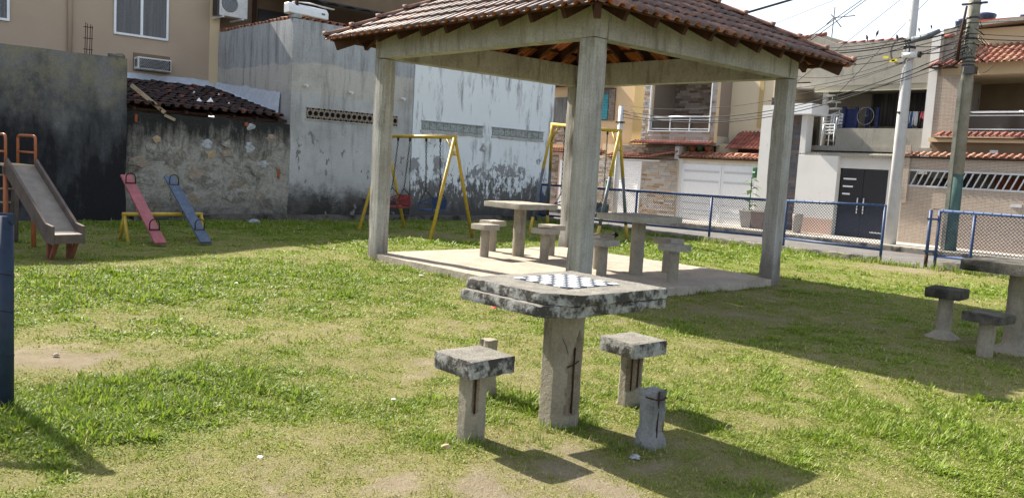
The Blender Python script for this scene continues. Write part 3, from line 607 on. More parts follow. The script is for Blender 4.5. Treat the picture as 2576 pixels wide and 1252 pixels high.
def lay_tiles(parent, sl, mesh, stuff=False, hip=True, jitter=0.006, tw=TW, te=TE, tl=TL, side=None, drop=0.0, tilt=0.012):
    u, up, nn, o0, half, ln = (sl[k] for k in ('u', 'up', 'n', 'o', 'half', 'len'))
    ncol = int(round(2 * half / tw)); rows = int(math.ceil(ln / te)); made = []; join = MB()
    for r_ in range(rows):
        for c in range(ncol):
            if random.random() < drop: continue
            uu = (c + 0.5 - ncol / 2) * tw; s0 = r_ * te - 0.03
            lim = lambda s: half * (1 - s / ln) if hip else half
            if lim(s0) < abs(uu) - tw * 0.55: continue
            p = o0 + u * (uu + random.uniform(-jitter, jitter)) + up * (s0 + random.uniform(-jitter, jitter) * 2) + nn * 0.004
            rm = frame_rot(u, up, nn) @ Matrix.Rotation(-0.028 + random.uniform(-tilt, tilt), 3, 'X') @ Matrix.Rotation(random.uniform(-tilt, tilt), 3, 'Z') @ Matrix.Rotation(random.uniform(-tilt, tilt), 3, 'Y')
            cut = hip and lim(s0 + tl) < abs(uu) + tw * 0.6
            src = mesh
            if cut:
                bm = bmesh.new(); bm.from_mesh(mesh); sg = 1 if uu > 0 else -1
                # plane through the hip line, in the tile's own frame
                hp = Vector((sg * lim(s0) - uu, 0, 0)); hd = Vector((-sg * half, ln, 0)).normalized(); pn = Vector((hd.y, -hd.x, 0)) * 1.0
                if pn.x * sg < 0: pn = -pn
                bmesh.ops.bisect_plane(bm, geom=bm.verts[:] + bm.edges[:] + bm.faces[:], plane_co=hp + pn * 0.004, plane_no=pn, clear_outer=True)
                if len(bm.faces) < 4: bm.free(); continue
                src = bpy.data.meshes.new('roof_tile_cut'); bm.to_mesh(src); bm.free()
                if len(src.materials) == 0:
                    for m_ in mesh.materials: src.materials.append(m_)
            if stuff:
                mt = rm.to_4x4(); mt.translation = p
                join.v += [tuple(mt @ v.co) for v in src.vertices] if False else []
                b0 = len(join.v); join.v += [tuple(mt @ v.co) for v in src.vertices]
                for pl in src.polygons: join.f.append(tuple(b0 + i for i in pl.vertices)); join.m.append(pl.material_index); join.sm.append(pl.use_smooth)
            else:
                o = link_mesh('roof_tile', src, parent, p); o.rotation_euler = rm.to_euler(); made.append(o)
    if stuff:
        me = bpy.data.meshes.new('far_slope_tiles'); org = WORLD[parent.name]
        me.from_pydata([(v[0] - org.x, v[1] - org.y, v[2] - org.z) for v in join.v], [], join.f)
        for m_ in mesh.materials: me.materials.append(m_)
        me.polygons.foreach_set('material_index', join.m); me.polygons.foreach_set('use_smooth', join.sm)
        o = bpy.data.objects.new('far_slope_tiles', me); COL.objects.link(o); o.parent = parent; o['kind'] = 'stuff'; WORLD[o.name] = org
    return made
for i, sl in enumerate(SL): lay_tiles(pav, sl, TILE, stuff=i >= 2)
# hip caps: half-round tiles overlapping down each hip, knobbed ends
def cap_mesh():
    m = MB(); n = 8; v = []; L_ = 0.44
    for yy, r, zz in ((0.0, 0.085, 0.030), (0.055, 0.080, 0.026), (0.06, 0.066, 0.018), (L_, 0.060, 0.0)):
        v += [(r * math.cos(math.pi * t / n), yy, zz + r * 0.85 * math.sin(math.pi * t / n) - 0.01) for t in range(n + 1)]
    k = n + 1; m.add(v, [(a * k + t, a * k + t + 1, (a + 1) * k + t + 1, (a + 1) * k + t) for a in range(3) for t in range(n)], 0, True)
    m.f.append(tuple(range(k))); m.m.append(0); m.sm.append(False)
    return m.mesh('hip_cap', 'ridge_mortar')
CAP = cap_mesh()
for ci, c in enumerate(CORN):
    d = (APEX - c); ln = d.length; d.normalize(); side = d.cross(Vector((0, 0, 1))).normalized(); nn = side.cross(d); nn = nn if nn.z > 0 else -nn
    s = -0.01
    while s < ln - 0.1:
        o = link_mesh('hip_cap', CAP, pav, c + d * s + nn * 0.035); o.rotation_euler = (frame_rot(d.cross(nn), d, nn) @ Matrix.Rotation(random.uniform(-0.02, 0.02), 3, 'Z')).to_euler(); s += 0.40

# ================================================================== CONCRETE TABLES AND STOOLS
def crack_tube(name, pts, r, parent, mat='black_gap'): return MB().tube(pts, r, 5).build(name, mat, parent)
TX, TY, THX, THY = -3.19, -2.905, 0.43, 0.385
ct = thing('chess_table', (TX, TY, 0), 'cracked concrete table with black and white chessboard in the foreground', 'table')
def top_fn(q):                         # broken front corner
    p = Vector(q); d = (p.x - (TX - THX)) + (p.y - (TY - THY))
    if d < 0.15: k = (0.15 - d) / 2; p.x += k; p.y += k
    return p
def low_fn(q):                         # lower layer: bulges out at the left, has broken away along the front
    p = top_fn(q); a = mnoise.noise(p * 6.0) * 0.010; f = max(0.0, min(1.0, (TX + 0.12 - p.x) / 0.08))
    if p.x < TX - THX + 0.06: p.x += -0.030 + a
    if p.y < TY - THY + 0.07: p.y += (0.020 + a) * f
    p.z += (-0.012 if p.z < 0.72 else 0) * f * (0.6 + 8 * a)
    return p
rough_block('tabletop', (TX - THX, TY - THY, 0.748), (TX + THX, TY + THY, 0.808), ['table_concrete', 'flaked_edge'], ct, res=0.02, rad=0.006, amp=0.0018, freq=22, chip=0.010, seed=3, fn=top_fn)
rough_block('tabletop_underlayer', (TX - THX, TY - THY + 0.004, 0.690), (TX + THX - 0.004, TY + THY - 0.01, 0.7455), ['table_concrete', 'flaked_edge'], ct, res=0.02, rad=0.005, amp=0.003, freq=17, chip=0.014, seed=5, fn=low_fn)
BSZ = 0.43; q = BSZ / 8
sqw = MB().box(-q / 2 + 0.001, -q / 2 + 0.001, 0, q / 2 - 0.001, q / 2 - 0.001, 0.004)
SQ = [sqw.mesh('chess_square', 'chess_white'), sqw.mesh('chess_square', 'chess_dark')]
for i in range(8):
    for j in range(8):
        link_mesh('chess_square', SQ[(i + j + 1) % 2], ct, (TX + 0.015 + (i - 3.5) * q, TY + 0.02 + (j - 3.5) * q, 0.8105))
def ped_fn(rr, t, z):                  # spalled strip on the front right of the shaft
    a = (t - R(258) + math.pi) % (2 * math.pi) - math.pi; j = 0.10 * mnoise.noise(Vector((z * 14, 3.1, t * 2)))
    if -0.30 + j < a < 0.62 and 0.07 < z < 0.44 + 0.09 * math.sin(a * 5) + 0.05 * mnoise.noise(Vector((a * 9, 1, 2))): rr -= 0.020 + 0.010 * mnoise.noise(Vector((z * 25, a * 9, 0)))
    return rr
rough_post('pedestal', (TX, TY), 0.123, -0.1, 0.70, 'post_concrete', ct, n=64, amp=0.0035, freq=6, flat=8, seed=1, fn=ped_fn, res=0.016)
def at_post(c, r, deg, z): return Vector((c[0] + r * math.cos(R(deg)), c[1] + r * math.sin(R(deg)), z))
MB().tube([at_post((TX, TY), 0.100, 268 + (i % 2), z) for i, z in enumerate((0.05, 0.2, 0.32, 0.45))], 0.0055, 6).build('rusty_rebar', 'rust', ct)
MB().tube([at_post((TX, TY), 0.104, d, 0.34 + 0.0006 * (d - 240)) for d in range(242, 292, 6)], 0.0035, 5).build('rusty_stirrup', 'rust', ct)
crack_tube('crack', [at_post((TX, TY), 0.1195 + 0.001 * (i % 2), d, z) for i, (d, z) in enumerate(((240, 0.42), (236, 0.445), (233, 0.47), (227, 0.485), (222, 0.51)))], 0.0014, ct)
def stool(name, c, top, w, label, group=None, mat='table_concrete', pmat='post_concrete', z0=0.0, pr=0.072, th=0.095, seed=0, chip=0.02, rot=0.0, rebar=(), fine=0.022, bare=False, foot=0.0):
    t = thing(name, (c[0], c[1], z0), label, 'stool', group)
    rough_block('seat', (c[0] - w / 2, c[1] - w / 2, top - th), (c[0] + w / 2, c[1] + w / 2, top), mat, t, res=fine, rad=0.010, amp=0.002, freq=20, chip=chip * 0.5, seed=seed)
    def fn(rr, tt, z):
        if foot and z < z0 + 0.06: rr += foot * (z0 + 0.06 - z) / 0.06
        for dg, lo, hi, wd in rebar:
            a = (tt - R(dg) + math.pi) % (2 * math.pi) - math.pi + 0.12 * mnoise.noise(Vector((z * 18, seed, 0)))
            if abs(a) < wd and lo < z < hi: rr -= 0.014 + 0.006 * mnoise.noise(Vector((z * 30, a * 9, seed)))
        return rr
    near = len(rebar) > 0
    rough_post('post', c, pr, z0 - 0.1, top - th + 0.005, pmat, t, n=48 if near else 24, amp=0.003, freq=8, flat=8, seed=seed, fn=fn, res=0.016 if near else 0.04)
    for dg, lo, hi, wd in rebar: MB().tube([at_post(c, pr - 0.016, dg, z) for z in (lo, (lo + hi) / 2, hi)], 0.005, 5).build('rusty_rebar', 'rust', t)
    if rot: t.rotation_euler.z = rot
    return t
stool('stone_stool', (-3.825, -2.885), 0.465, 0.305, 'blackened concrete stool left of the chess table', 'stools at the chess table', ['table_concrete', 'flaked_edge'], seed=11, rebar=((240, 0.15, 0.37, 0.22),), pr=0.078, rot=0.03)
stool('stone_stool', (-2.545, -2.89), 0.425, 0.30, 'grey concrete stool right of the chess table with rebar showing in its post', 'stools at the chess table', ['table_concrete', 'flaked_edge'], seed=17, rebar=((225, 0.10, 0.33, 0.5), (268, 0.12, 0.33, 0.28)), pr=0.075, rot=-0.04)
def stump(name, c, top, pr, label, mat, seed, rb):
    t = thing(name, (c[0], c[1], 0), label, 'stump', 'broken stool posts')
    def fn(rr, tt, z):
        if z < 0.07: rr += 0.012 * (0.07 - z) / 0.07
        return rr * (1.0 - 0.12 * max(0, z - 0.1)) + 0.010 * mnoise.noise(Vector((math.cos(tt) * 2, math.sin(tt) * 2, z * 7 + seed)))
    rough_post('post', c, pr, -0.1, top, mat, t, n=24, amp=0.010, freq=16, flat=4, seed=seed, fn=fn, res=0.022)
    for dg, r_ in rb: MB().tube([at_post(c, r_, dg, z) for z in (0.05, top * 0.5, top + 0.004)], 0.005, 5).build('rusty_rebar', 'rust', t)
    if rb: MB().tube([at_post(c, pr - 0.006, d, top - 0.03 + 0.01 * math.sin(R(d))) for d in range(180, 345, 12)], 0.004, 5).build('rusty_stirrup', 'rust', t)
    return t
stump('broken_stool_post', (-3.06, -3.475), 0.305, 0.072, 'broken grey stone post with rusty rebar in front of the chess table', 'broken_stone', 5, ((250, 0.055), (318, 0.061)))
stump('broken_stool_post', (-3.19, -2.26), 0.355, 0.060, 'broken stool post half hidden behind the chess table', 'post_concrete', 9, ())
# the two tables on the pavilion floor
def small_table(name, c, z0, top, w, label, group, mat='seat_concrete', th=0.085, seed=0, foot=0.0):
    t = thing(name, (c[0], c[1], z0), label, 'table', group)
    rough_block('tabletop', (c[0] - w / 2, c[1] - w / 2, top - th), (c[0] + w / 2, c[1] + w / 2, top), mat, t, res=0.045, rad=0.012, amp=0.003, freq=9, chip=0.012, seed=seed)
    rough_post('pedestal', c, 0.098, z0 - 0.05, top - th + 0.004, 'post_concrete', t, n=28, amp=0.004, freq=7, flat=8, seed=seed, fn=(lambda rr, tt, z: rr + (foot * (z0 + 0.05 - z) / 0.05 if foot and z < z0 + 0.05 else 0)))
    return t
small_table('stone_table', (2.03, 3.20), ST, 0.895, 0.80, 'pale concrete table on the pavilion floor, near the swings', 'tables under the pavilion', seed=2)
small_table('stone_table', (2.24, 1.06), ST, 0.885, 0.82, 'concrete table on the pavilion floor right of the front column', 'tables under the pavilion', seed=4)
for c, lb in (((1.43, 3.29), 'front-left stool of the table near the swings'), ((2.10, 3.90), 'rear stool of the table near the swings, behind its front-left stool'),
              ((2.00, 2.60), 'front-right stool of the table near the swings'), ((2.64, 3.12), 'stool beside the rear column, partly hidden by another seat'),
              ((1.56, 1.07), 'stool just right of the front column, in front of a hidden one'), ((2.13, 1.66), 'stool mostly hidden by the front column, behind another stool'),
              ((2.86, 1.02), 'rear of the two stools on the right of the pavilion'), ((2.13, 0.36), 'front of the two stools on the right of the pavilion')):
    stool('stone_stool', c, 0.565, 0.31, lb, 'stools under the pavilion', 'seat_concrete', 'post_concrete', ST, 0.072, 0.085, seed=c[0] * 7 + c[1], chip=0.01, fine=0.04)
# table and stools at the right edge, in the roof's shadow
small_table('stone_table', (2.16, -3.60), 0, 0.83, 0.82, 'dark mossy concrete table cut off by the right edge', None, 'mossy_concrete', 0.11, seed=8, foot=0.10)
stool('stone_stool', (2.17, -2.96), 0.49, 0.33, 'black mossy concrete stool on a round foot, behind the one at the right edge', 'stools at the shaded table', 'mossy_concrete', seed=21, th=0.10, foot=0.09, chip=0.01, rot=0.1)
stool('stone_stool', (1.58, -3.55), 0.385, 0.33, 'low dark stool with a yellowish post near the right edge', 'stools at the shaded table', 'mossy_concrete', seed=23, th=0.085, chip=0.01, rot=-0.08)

# ================================================================== PLAYGROUND
def arc(c, r, a0, a1, ax, ay, n=10):
    c = Vector(c); return [c + Vector(ax) * (r * math.cos(a0 + (a1 - a0) * i / n)) + Vector(ay) * (r * math.sin(a0 + (a1 - a0) * i / n)) for i in range(n + 1)]
# slide, running along Y towards us
XL, XR, YT, YB, HT = -4.12, -3.73, 6.35, 4.90, 1.10
sl_ = thing('playground_slide', (-3.92, 5.9, 0), 'small grey-brown wooden slide with orange tube frame', 'slide')
def chute(y): # height of the bed along the run
    t = (YT - y) / (YT - YB)
    return HT - 0.03 - (HT - 0.36) * min(t / 0.86, 1.0) - (0.02 * max(0, t - 0.86) / 0.14)
ys = [YT - (YT - YB) * i / 14 for i in range(15)]
mb = MB(); v = []
for y in ys: v += [(XL + 0.03, y, chute(y)), (XR - 0.03, y, chute(y)), (XL + 0.03, y, chute(y) - 0.03), (XR - 0.03, y, chute(y) - 0.03)]
mb.add(v, [(4 * i, 4 * i + 1, 4 * i + 5, 4 * i + 4) for i in range(14)] + [(4 * i + 2, 4 * i + 6, 4 * i + 7, 4 * i + 3) for i in range(14)] + [(56, 57, 59, 58)]); mb.build('chute', 'slide_bed', sl_)
for x0 in (XL, XR - 0.035):
    pts = []
    for y in ys: pts.append((x0, y, chute(y) + 0.10))
    pts.append((x0, YB - 0.03, chute(YB) + 0.06)); pts.append((x0, YB - 0.03, chute(YB) - 0.11)); pts.append((x0, YB + 0.1, chute(YB) - 0.14))
    for y in ys[::-1][2:]: pts.append((x0, y, chute(y) - 0.12))
    mb = MB(); k = len(pts)
    top = pts[:15]; bot = [(p[0], p[1], min(chute(p[1]) - 0.12, p[2] - 0.19)) for p in top]
    for i in range(14): mb.prism([top[i], top[i + 1], bot[i + 1], bot[i]], (0.035, 0, 0))
    mb.build('side_board', 'slide_side', sl_)
MB().box(XL + 0.036, YB - 0.01, 0.20, XR - 0.036, YB + 0.03, chute(YB) - 0.004).build('end_board', 'slide_side', sl_)
for i in range(6):
    MB().box(XL + 0.01, YT + 0.01 + i * 0.105, HT - 0.04, XR - 0.01, YT + 0.105 + i * 0.105, HT - 0.012).build('platform_plank', 'light_wood', sl_, bevel=0.004)
MB().box(XL - 0.02, YT + 0.005, HT - 0.13, XR + 0.02, YT + 0.05, HT - 0.042).build('platform_beam', 'slide_side', sl_)
for x in (XL + 0.02, XR - 0.03):
    MB().cyl((x, YT + 0.05, -0.1), (x, YT + 0.05, HT - 0.05), 0.03, n=10).build('post', 'orange_paint', sl_)
    MB().cyl((x, YT + 0.66, -0.1), (x, YT + 0.62, HT - 0.05), 0.028, n=10).build('post', 'slide_side', sl_)
for x in (XL + 0.01, XR - 0.02):
    y0, y1, z0, z1 = YT + 0.02, YT + 0.62, HT - 0.05, HT + 0.37
    pts = [(x, y0, z0), (x, y0, z1 - 0.06)] + [tuple(p) for p in arc((x, y0 + 0.06, z1 - 0.06), 0.06, math.pi, math.pi / 2, (0, 1, 0), (0, 0, 1), 5)] + [tuple(p) for p in arc((x, y1 - 0.06, z1 - 0.06), 0.06, math.pi / 2, 0, (0, 1, 0), (0, 0, 1), 5)] + [(x, y1, z0)]
    MB().tube(pts, 0.019, 8).build('handrail', 'orange_paint', sl_)
    MB().cyl((x, y0, HT + 0.15), (x, y1, HT + 0.15), 0.014, n=8).build('handrail_bar', 'orange_paint', sl_)
for i in range(5):
    z = 0.16 + i * 0.19
    MB().cyl((XL + 0.02, YT + 0.69 + 0.05 * (4 - i), z), (XR - 0.03, YT + 0.69 + 0.05 * (4 - i), z), 0.013, n=6).build('ladder_rung', 'light_wood', sl_)
for x in (XL + 0.02, XR - 0.03): MB().tube([(x, YT + 0.92, -0.05), (x, YT + 0.68, HT - 0.06)], 0.022, 8).build('ladder_rail', 'slide_side', sl_)
for x in (XL + 0.06, XR - 0.10):
    MB().bar((x, YB + 0.22, -0.06), (x, YB + 0.22, 0.30), 0.055, 0.045, (0, 1, 0)).build('front_leg', 'rust_orange', sl_)
    MB().bar((x + 0.005, YB + 0.20, -0.03), (x + 0.02, YB + 0.03, 0.24), 0.045, 0.045, (0, 1, 0)).build('leg_brace', 'rust_orange', sl_)

sl_.rotation_euler.z = R(8)
# seesaw: yellow trestle with a red and a blue plank
ss = thing('seesaw', (-1.9, 7.0, 0), 'double seesaw with red and blue planks across a yellow tube trestle', 'seesaw')
YS, ZS = 7.02, 0.39
MB().cyl((-2.52, YS, ZS), (-1.30, YS + 0.03, ZS), 0.030, n=12).build('cross_bar', 'yellow_paint', ss)
for x in (-2.49, -1.33):
    for sg in (-1, 1): MB().cyl((x, YS, ZS - 0.01), (x + 0.0, YS + sg * 0.21, -0.06), 0.025, n=10).build('leg', 'yellow_paint', ss)
for X, mt, nm in ((-2.235, 'red_paint', 'red plank'), (-1.565, 'blue_board', 'blue plank')):
    a = Vector((X, 6.22, 0.03)); b = Vector((X + 0.005, 7.80, 0.94)); d = (b - a).normalized(); up = Vector((1, 0, 0)).cross(d); up = up if up.z > 0 else -up
    pl = MB().bar(a, b, 0.17, 0.035, up).build('plank', mt, ss, bevel=0.004); pl['label'] = nm + ' with one end on the ground'
    for t in (0.17, 0.86):
        c = a.lerp(b, t) + up * 0.018
        pts = [c - Vector((0.07, 0, 0)), c - Vector((0.07, 0, 0)) + Vector((0, 0, 0.09))] + arc(c + Vector((0, 0, 0.09)), 0.07, math.pi, 0, (1, 0, 0), (0, 0, 1), 8) + [c + Vector((0.07, 0, 0))]
        MB().tube(pts, 0.009, 6).build('handle', 'rust' if X < -2 else 'dark_metal', pl)
        MB().bar(c - Vector((0.08, 0, -0.006)), c + Vector((0.08, 0, 0.006)), 0.03, 0.008, up).build('handle_strap', 'rust' if X < -2 else 'dark_metal', pl)
    MB().box(X - 0.05, YS - 0.05, ZS + 0.02, X + 0.05, YS + 0.05, ZS + 0.09).build('pivot_bracket', 'dark_metal', ss)

# swings
LINK = None
def chain(parent, p, q):
    p, q = Vector(p), Vector(q); n = max(3, int((q - p).length / 0.052)); mb = MB(); d = (q - p) / n; dn = d.normalized()
    s1 = dn.cross(Vector((0.31, 0.95, 0.1))).normalized(); s2 = dn.cross(s1)
    for i in range(n):
        c = p + d * (i + 0.5); sd_ = s1 if i % 2 else s2
        mb.tube([c + dn * (0.033 * math.cos(t)) + sd_ * (0.016 * math.sin(t)) for t in (2 * math.pi * k / 6 for k in range(6))], 0.006, 4, closed=True)
    return mb.build('chain', 'chain_iron', parent)
def swing_set(name, apL, apR, legs, label, r, mats, seats, group='swing sets'):
    apL, apR = Vector(apL), Vector(apR); base = (apL + apR) / 2; base.z = 0
    t = thing(name, base, label, 'swing set', group); u = (apR - apL); ln = u.length; u.normalize()
    MB().cyl(apL - u * 0.04, apR + u * 0.04, r * 1.05, n=12).build('top_bar', mats[0], t)
    for ap, (p, q), sg in ((apL, legs[0], 1), (apR, legs[1], -1)):
        feet = []
        for f in (p, q):
            f = Vector(f); d = f - ap
            if len(mats) == 1: MB().cyl(ap, f + d * 0.03, r, n=10).build('leg', mats[0], t)
            else:
                m_ = MB(); cuts = [0, 0.42, 0.86, 1.03]
                for i in range(3): m_.cyl(ap + d * cuts[i], ap + d * cuts[i + 1], r, n=10, mi=(0, 1, 0)[i])
                m_.build('leg', list(mats), t)
            feet.append(ap + d * 0.17)
        MB().cyl(feet[0], feet[1], r * 0.6, n=8).build('tie_bar', mats[0], t)
        MB().cyl(ap + u * sg * 0.24 - Vector((0, 0, 0.01)), (feet[0] + feet[1]) / 2, r * 0.6, n=8).build('brace', mats[0], t)
    side = u.cross(Vector((0, 0, 1))).normalized()
    for (s0, s1, mt, sway) in seats:
        zs = 0.48; hang = []
        for s in (s0, s1):
            a = apL + u * s - Vector((0, 0, r + 0.005)); MB().cyl(a + Vector((0, 0, 0.02)), a - Vector((0, 0, 0.06)), 0.022, n=8).build('hanger', 'rust', t)
            b = Vector((a.x, a.y, 0.86)) + side * sway; chain(t, a - Vector((0, 0, 0.06)), b); hang.append(b)
        c = (hang[0] + hang[1]) / 2; c.z = zs; w = (hang[1] - hang[0]).length / 2; front = side * 0.17
        for sg, hb in ((-1, hang[0]), (1, hang[1])):
            chain(t, hb, c + u * sg * w + front + Vector((0, 0, 0.12))); chain(t, hb, c + u * sg * w - front + Vector((0, 0, 0.24)))
        st_ = MB(); st_.bar(c - u * w, c + u * w, 0.30, 0.03, (0, 0, 1)).build('swing_seat', mt, t, bevel=0.004)
        MB().bar(c - u * w - front * 1.05 + Vector((0, 0, 0.14)), c + u * w - front * 1.05 + Vector((0, 0, 0.14)), 0.025, 0.22, (0, 0, 1)).build('swing_back', mt, t, bevel=0.004)
        MB().cyl(c - u * w + front + Vector((0, 0, 0.13)), c + u * w + front + Vector((0, 0, 0.13)), 0.014, n=6).build('front_rail', mt, t)
        for sg in (-1, 1):
            MB().cyl(c + u * sg * w + front + Vector((0, 0, 0.13)), c + u * sg * w - front + Vector((0, 0, 0.24)), 0.012, n=6).build('side_rail', mt, t)
            MB().cyl(c + u * sg * w + front, c + u * sg * w + front + Vector((0, 0, 0.13)), 0.012, n=6).build('side_stay', mt, t)
    return t
swing_set('swing_set', (3.12, 8.62, 1.90), (3.27, 6.50, 1.91), (((2.42, 8.36, 0), (3.70, 8.64, 0)), ((2.64, 6.27, 0), (3.96, 6.67, 0))), 'yellow swing set behind the left column with red and blue seats', 0.034, ['yellow_paint'],
          ((0.42, 0.80, 'seat_red', 0.10), (1.30, 1.72, 'seat_blue', -0.05)))
swing_set('swing_set', (7.20, 7.90, 2.44), (7.02, 5.68, 2.29), (((6.25, 7.45, -0.03), (8.25, 8.95, -0.08)), ((6.35, 5.53, -0.02), (7.74, 5.89, -0.03))), 'yellow swing set with grey leg middles behind the rear column', 0.036, ['yellow_paint', 'grey_paint'],
          ((0.45, 0.85, 'grey_paint', 0.0), (1.45, 1.86, 'grey_paint', 0.0)))

# ================================================================== BLUE MESH FENCE
def wire_mesh(parent, a, b, za0, za1, zb0, zb1, cell=0.064, r=0.0048):
    # diamond wires between plan points a and b; bottom and top heights at each end
    a, b = Vector((a[0], a[1], 0)), Vector((b[0], b[1], 0)); ln = (b - a).length; u = (b - a) / ln; mb = MB(); side = Vector((-u.y, u.x, 0))
    h = max(za1 - za0, zb1 - zb0); n = int(ln / cell)
    P = lambda s, w, dz: a + u * s + Vector((0, 0, (za0 * (1 - s / ln) + zb0 * s / ln) + w * ((za1 - za0) * (1 - s / ln) + (zb1 - zb0) * s / ln))) + side * dz
    m = max(2, int(round(h / cell)))
    for sg in (1, -1):
        for k in range(-m, n + m):
            s0, s1 = (k * cell, (k + m) * cell) if sg > 0 else ((k + m) * cell, k * cell)
            t0, t1 = 0.0, 1.0
            f = lambda t: s0 + (s1 - s0) * t
            lo, hi = (0.0 - s0) / (s1 - s0), (ln - s0) / (s1 - s0)
            if lo > hi: lo, hi = hi, lo
            t0, t1 = max(0, lo), min(1, hi)
            if t1 - t0 < 0.02: continue
            mb.tube([P(f(t0), t0, 0.004 * sg), P(f(t1), t1, 0.004 * sg)], r, 3, caps=False)
    return mb.build('wire_mesh', 'wire_blue', parent)
def fence_run(name, pts, label, posts, zr, group='blue fence sections', r=0.03, low=True, base=0.0, rp=0.028):
    # pts: two plan ends with (x, y, zlow, ztop); posts: list of fractions
    (x0, y0, l0, t0), (x1, y1, l1, t1) = pts
    t = thing(name, ((x0 + x1) / 2, (y0 + y1) / 2, 0), label, 'fence', group)
    MB().cyl((x0, y0, t0), (x1, y1, t1), r, n=10).build('top_rail', 'blue_fence', t)
    if low: MB().cyl((x0, y0, l0), (x1, y1, l1), r * 0.9, n=10).build('bottom_rail', 'blue_fence', t)
    for f in posts:
        x, y = x0 + (x1 - x0) * f, y0 + (y1 - y0) * f; tp = t0 + (t1 - t0) * f
        MB().cyl((x, y, -0.2), (x, y, tp + (0.0 if 0 < f < 1 else 0.02)), rp, n=10).build('post', 'blue_fence', t)
    wire_mesh(t, (x0, y0), (x1, y1), l0, t0, l1, t1)
    n = int(abs(y1 - y0) / 0.16)
    tie = MB()
    for i in range(n):
        f = (i + 0.5) / n; x, y, tp = x0 + (x1 - x0) * f, y0 + (y1 - y0) * f, t0 + (t1 - t0) * f
        tie.tube([(x + (r + 0.004) * math.cos(a), y + 0.02 * math.sin(a / 2 + i), tp + (r + 0.004) * math.sin(a)) for a in (2 * math.pi * k / 8 for k in range(8))], 0.003, 3, closed=True)
    o = tie.build('wire_ties', 'wire_blue', t); o['kind'] = 'stuff'
    return t
FX = 9.70
fence_run('mesh_fence', ((FX, 10.75, 0.12, 0.96), (FX, 3.74, 0.235, 1.015)), 'long blue wire mesh fence along the street, behind the pavilion', (0.0, 0.2, 0.49, 0.805), 0.2)
fence_run('mesh_fence', ((FX, 3.22, 0.235, 1.03), (FX, 1.12, 0.225, 1.08)), 'blue mesh fence section between the right column and the opening', (0.0, 1.0), 0.2)
fr_ = fence_run('mesh_fence', ((FX, 0.10, 0.225, 1.06), (FX, -7.0, 0.26, 1.12)), 'blue mesh fence section right of the opening, running out of the picture', (0.0, 0.085, 0.30, 0.6), 0.2)
# folded gate leaf tied to the fence at the opening
gl = thing('gate_leaf', (FX - 0.06, 0.3, 0), 'narrow blue gate post with rusty foot beside the fence opening', 'gate')
MB().cyl((FX - 0.03, 0.25, 0.02), (FX - 0.03, 0.25, 1.07), 0.032, n=10).build('gate_post', 'blue_fence', gl)
MB().cyl((FX - 0.03, 0.25, 0.0), (FX - 0.03, 0.25, 0.24), 0.034, n=10).build('rusty_foot', 'rust', gl)
for z in (0.30, 0.90): MB().bar((FX - 0.03, 0.30, z), (FX, 0.08, z), 0.08, 0.035).build('hinge_clamp', 'blue_fence', gl)
MB().bar((FX + 0.05, 0.25, 1.085), (FX + 0.05, -0.50, 1.075), 0.02, 0.012).build('latch_bar', 'rust', gl)
# low mossy plinth under the right hand fence, and the ragged kerb under the others
for y0, y1, lb in ((0.05, -7.0, 'low mossy concrete plinth under the right fence section'), (3.3, 1.2, 'low stone edging under the short fence section'), (10.7, 3.6, 'low stone edging under the long fence')):
    t = thing('plinth_wall', (FX, (y0 + y1) / 2, 0), lb, 'edging')
    rough_block('plinth', (FX - 0.09, y1, -0.3), (FX + 0.10, y0, 0.15 if y0 < 1 else 0.075), 'kerb_concrete', t, res=0.09, rad=0.03, amp=0.02, freq=5, chip=0.03, seed=abs(y0))
# near posts: end post of the fence at the left edge, and the rail end at the bottom left
nf = thing('mesh_fence', (-5.66, -1.08, 0), 'thick dark blue fence post at the left edge of the picture', 'fence', 'blue fence sections')
MB().cyl((-5.62, -1.105, -0.15), (-5.62, -1.105, 1.03), 0.0365, n=20).build('post', 'post_blue', nf)
MB().cyl((-5.59, -1.13, 1.015), (-7.9, 0.9, 1.015), 0.030, n=12).build('top_rail', 'post_blue', nf)
MB().lathe([(0.05, 0.0), (0.055, 0.03), (0.04, 0.05)], (-5.70, -1.04, 0), 10).build('rusty_clamp', 'rust', nf)
wire_mesh(nf, (-5.66, -1.07), (-7.9, 0.9), 0.05, 1.0, 0.05, 1.0)
for z in (0.28, 0.52, 0.72):
    MB().tube([(-5.62 + 0.038 * math.cos(a), -1.105 + 0.038 * math.sin(a), z + 0.006 * math.sin(a * 2)) for a in (2 * math.pi * k / 12 for k in range(12))], 0.002, 4, closed=True).build('wire_tie', 'chain_iron', nf)
nr_ = thing('near_rail', (-6.46, -5.35, 0), 'blurred blue fence rail poking into the bottom left corner', 'fence', 'blue fence sections')
MB().cyl((-6.405, -5.14, 0.94), (-6.78, -4.40, 0.94), 0.03, n=16).build('top_rail', 'blue_fence', nr_)
MB().cyl((-6.78, -4.40, -0.1), (-6.78, -4.40, 0.96), 0.03, n=12).build('post', 'blue_fence', nr_)

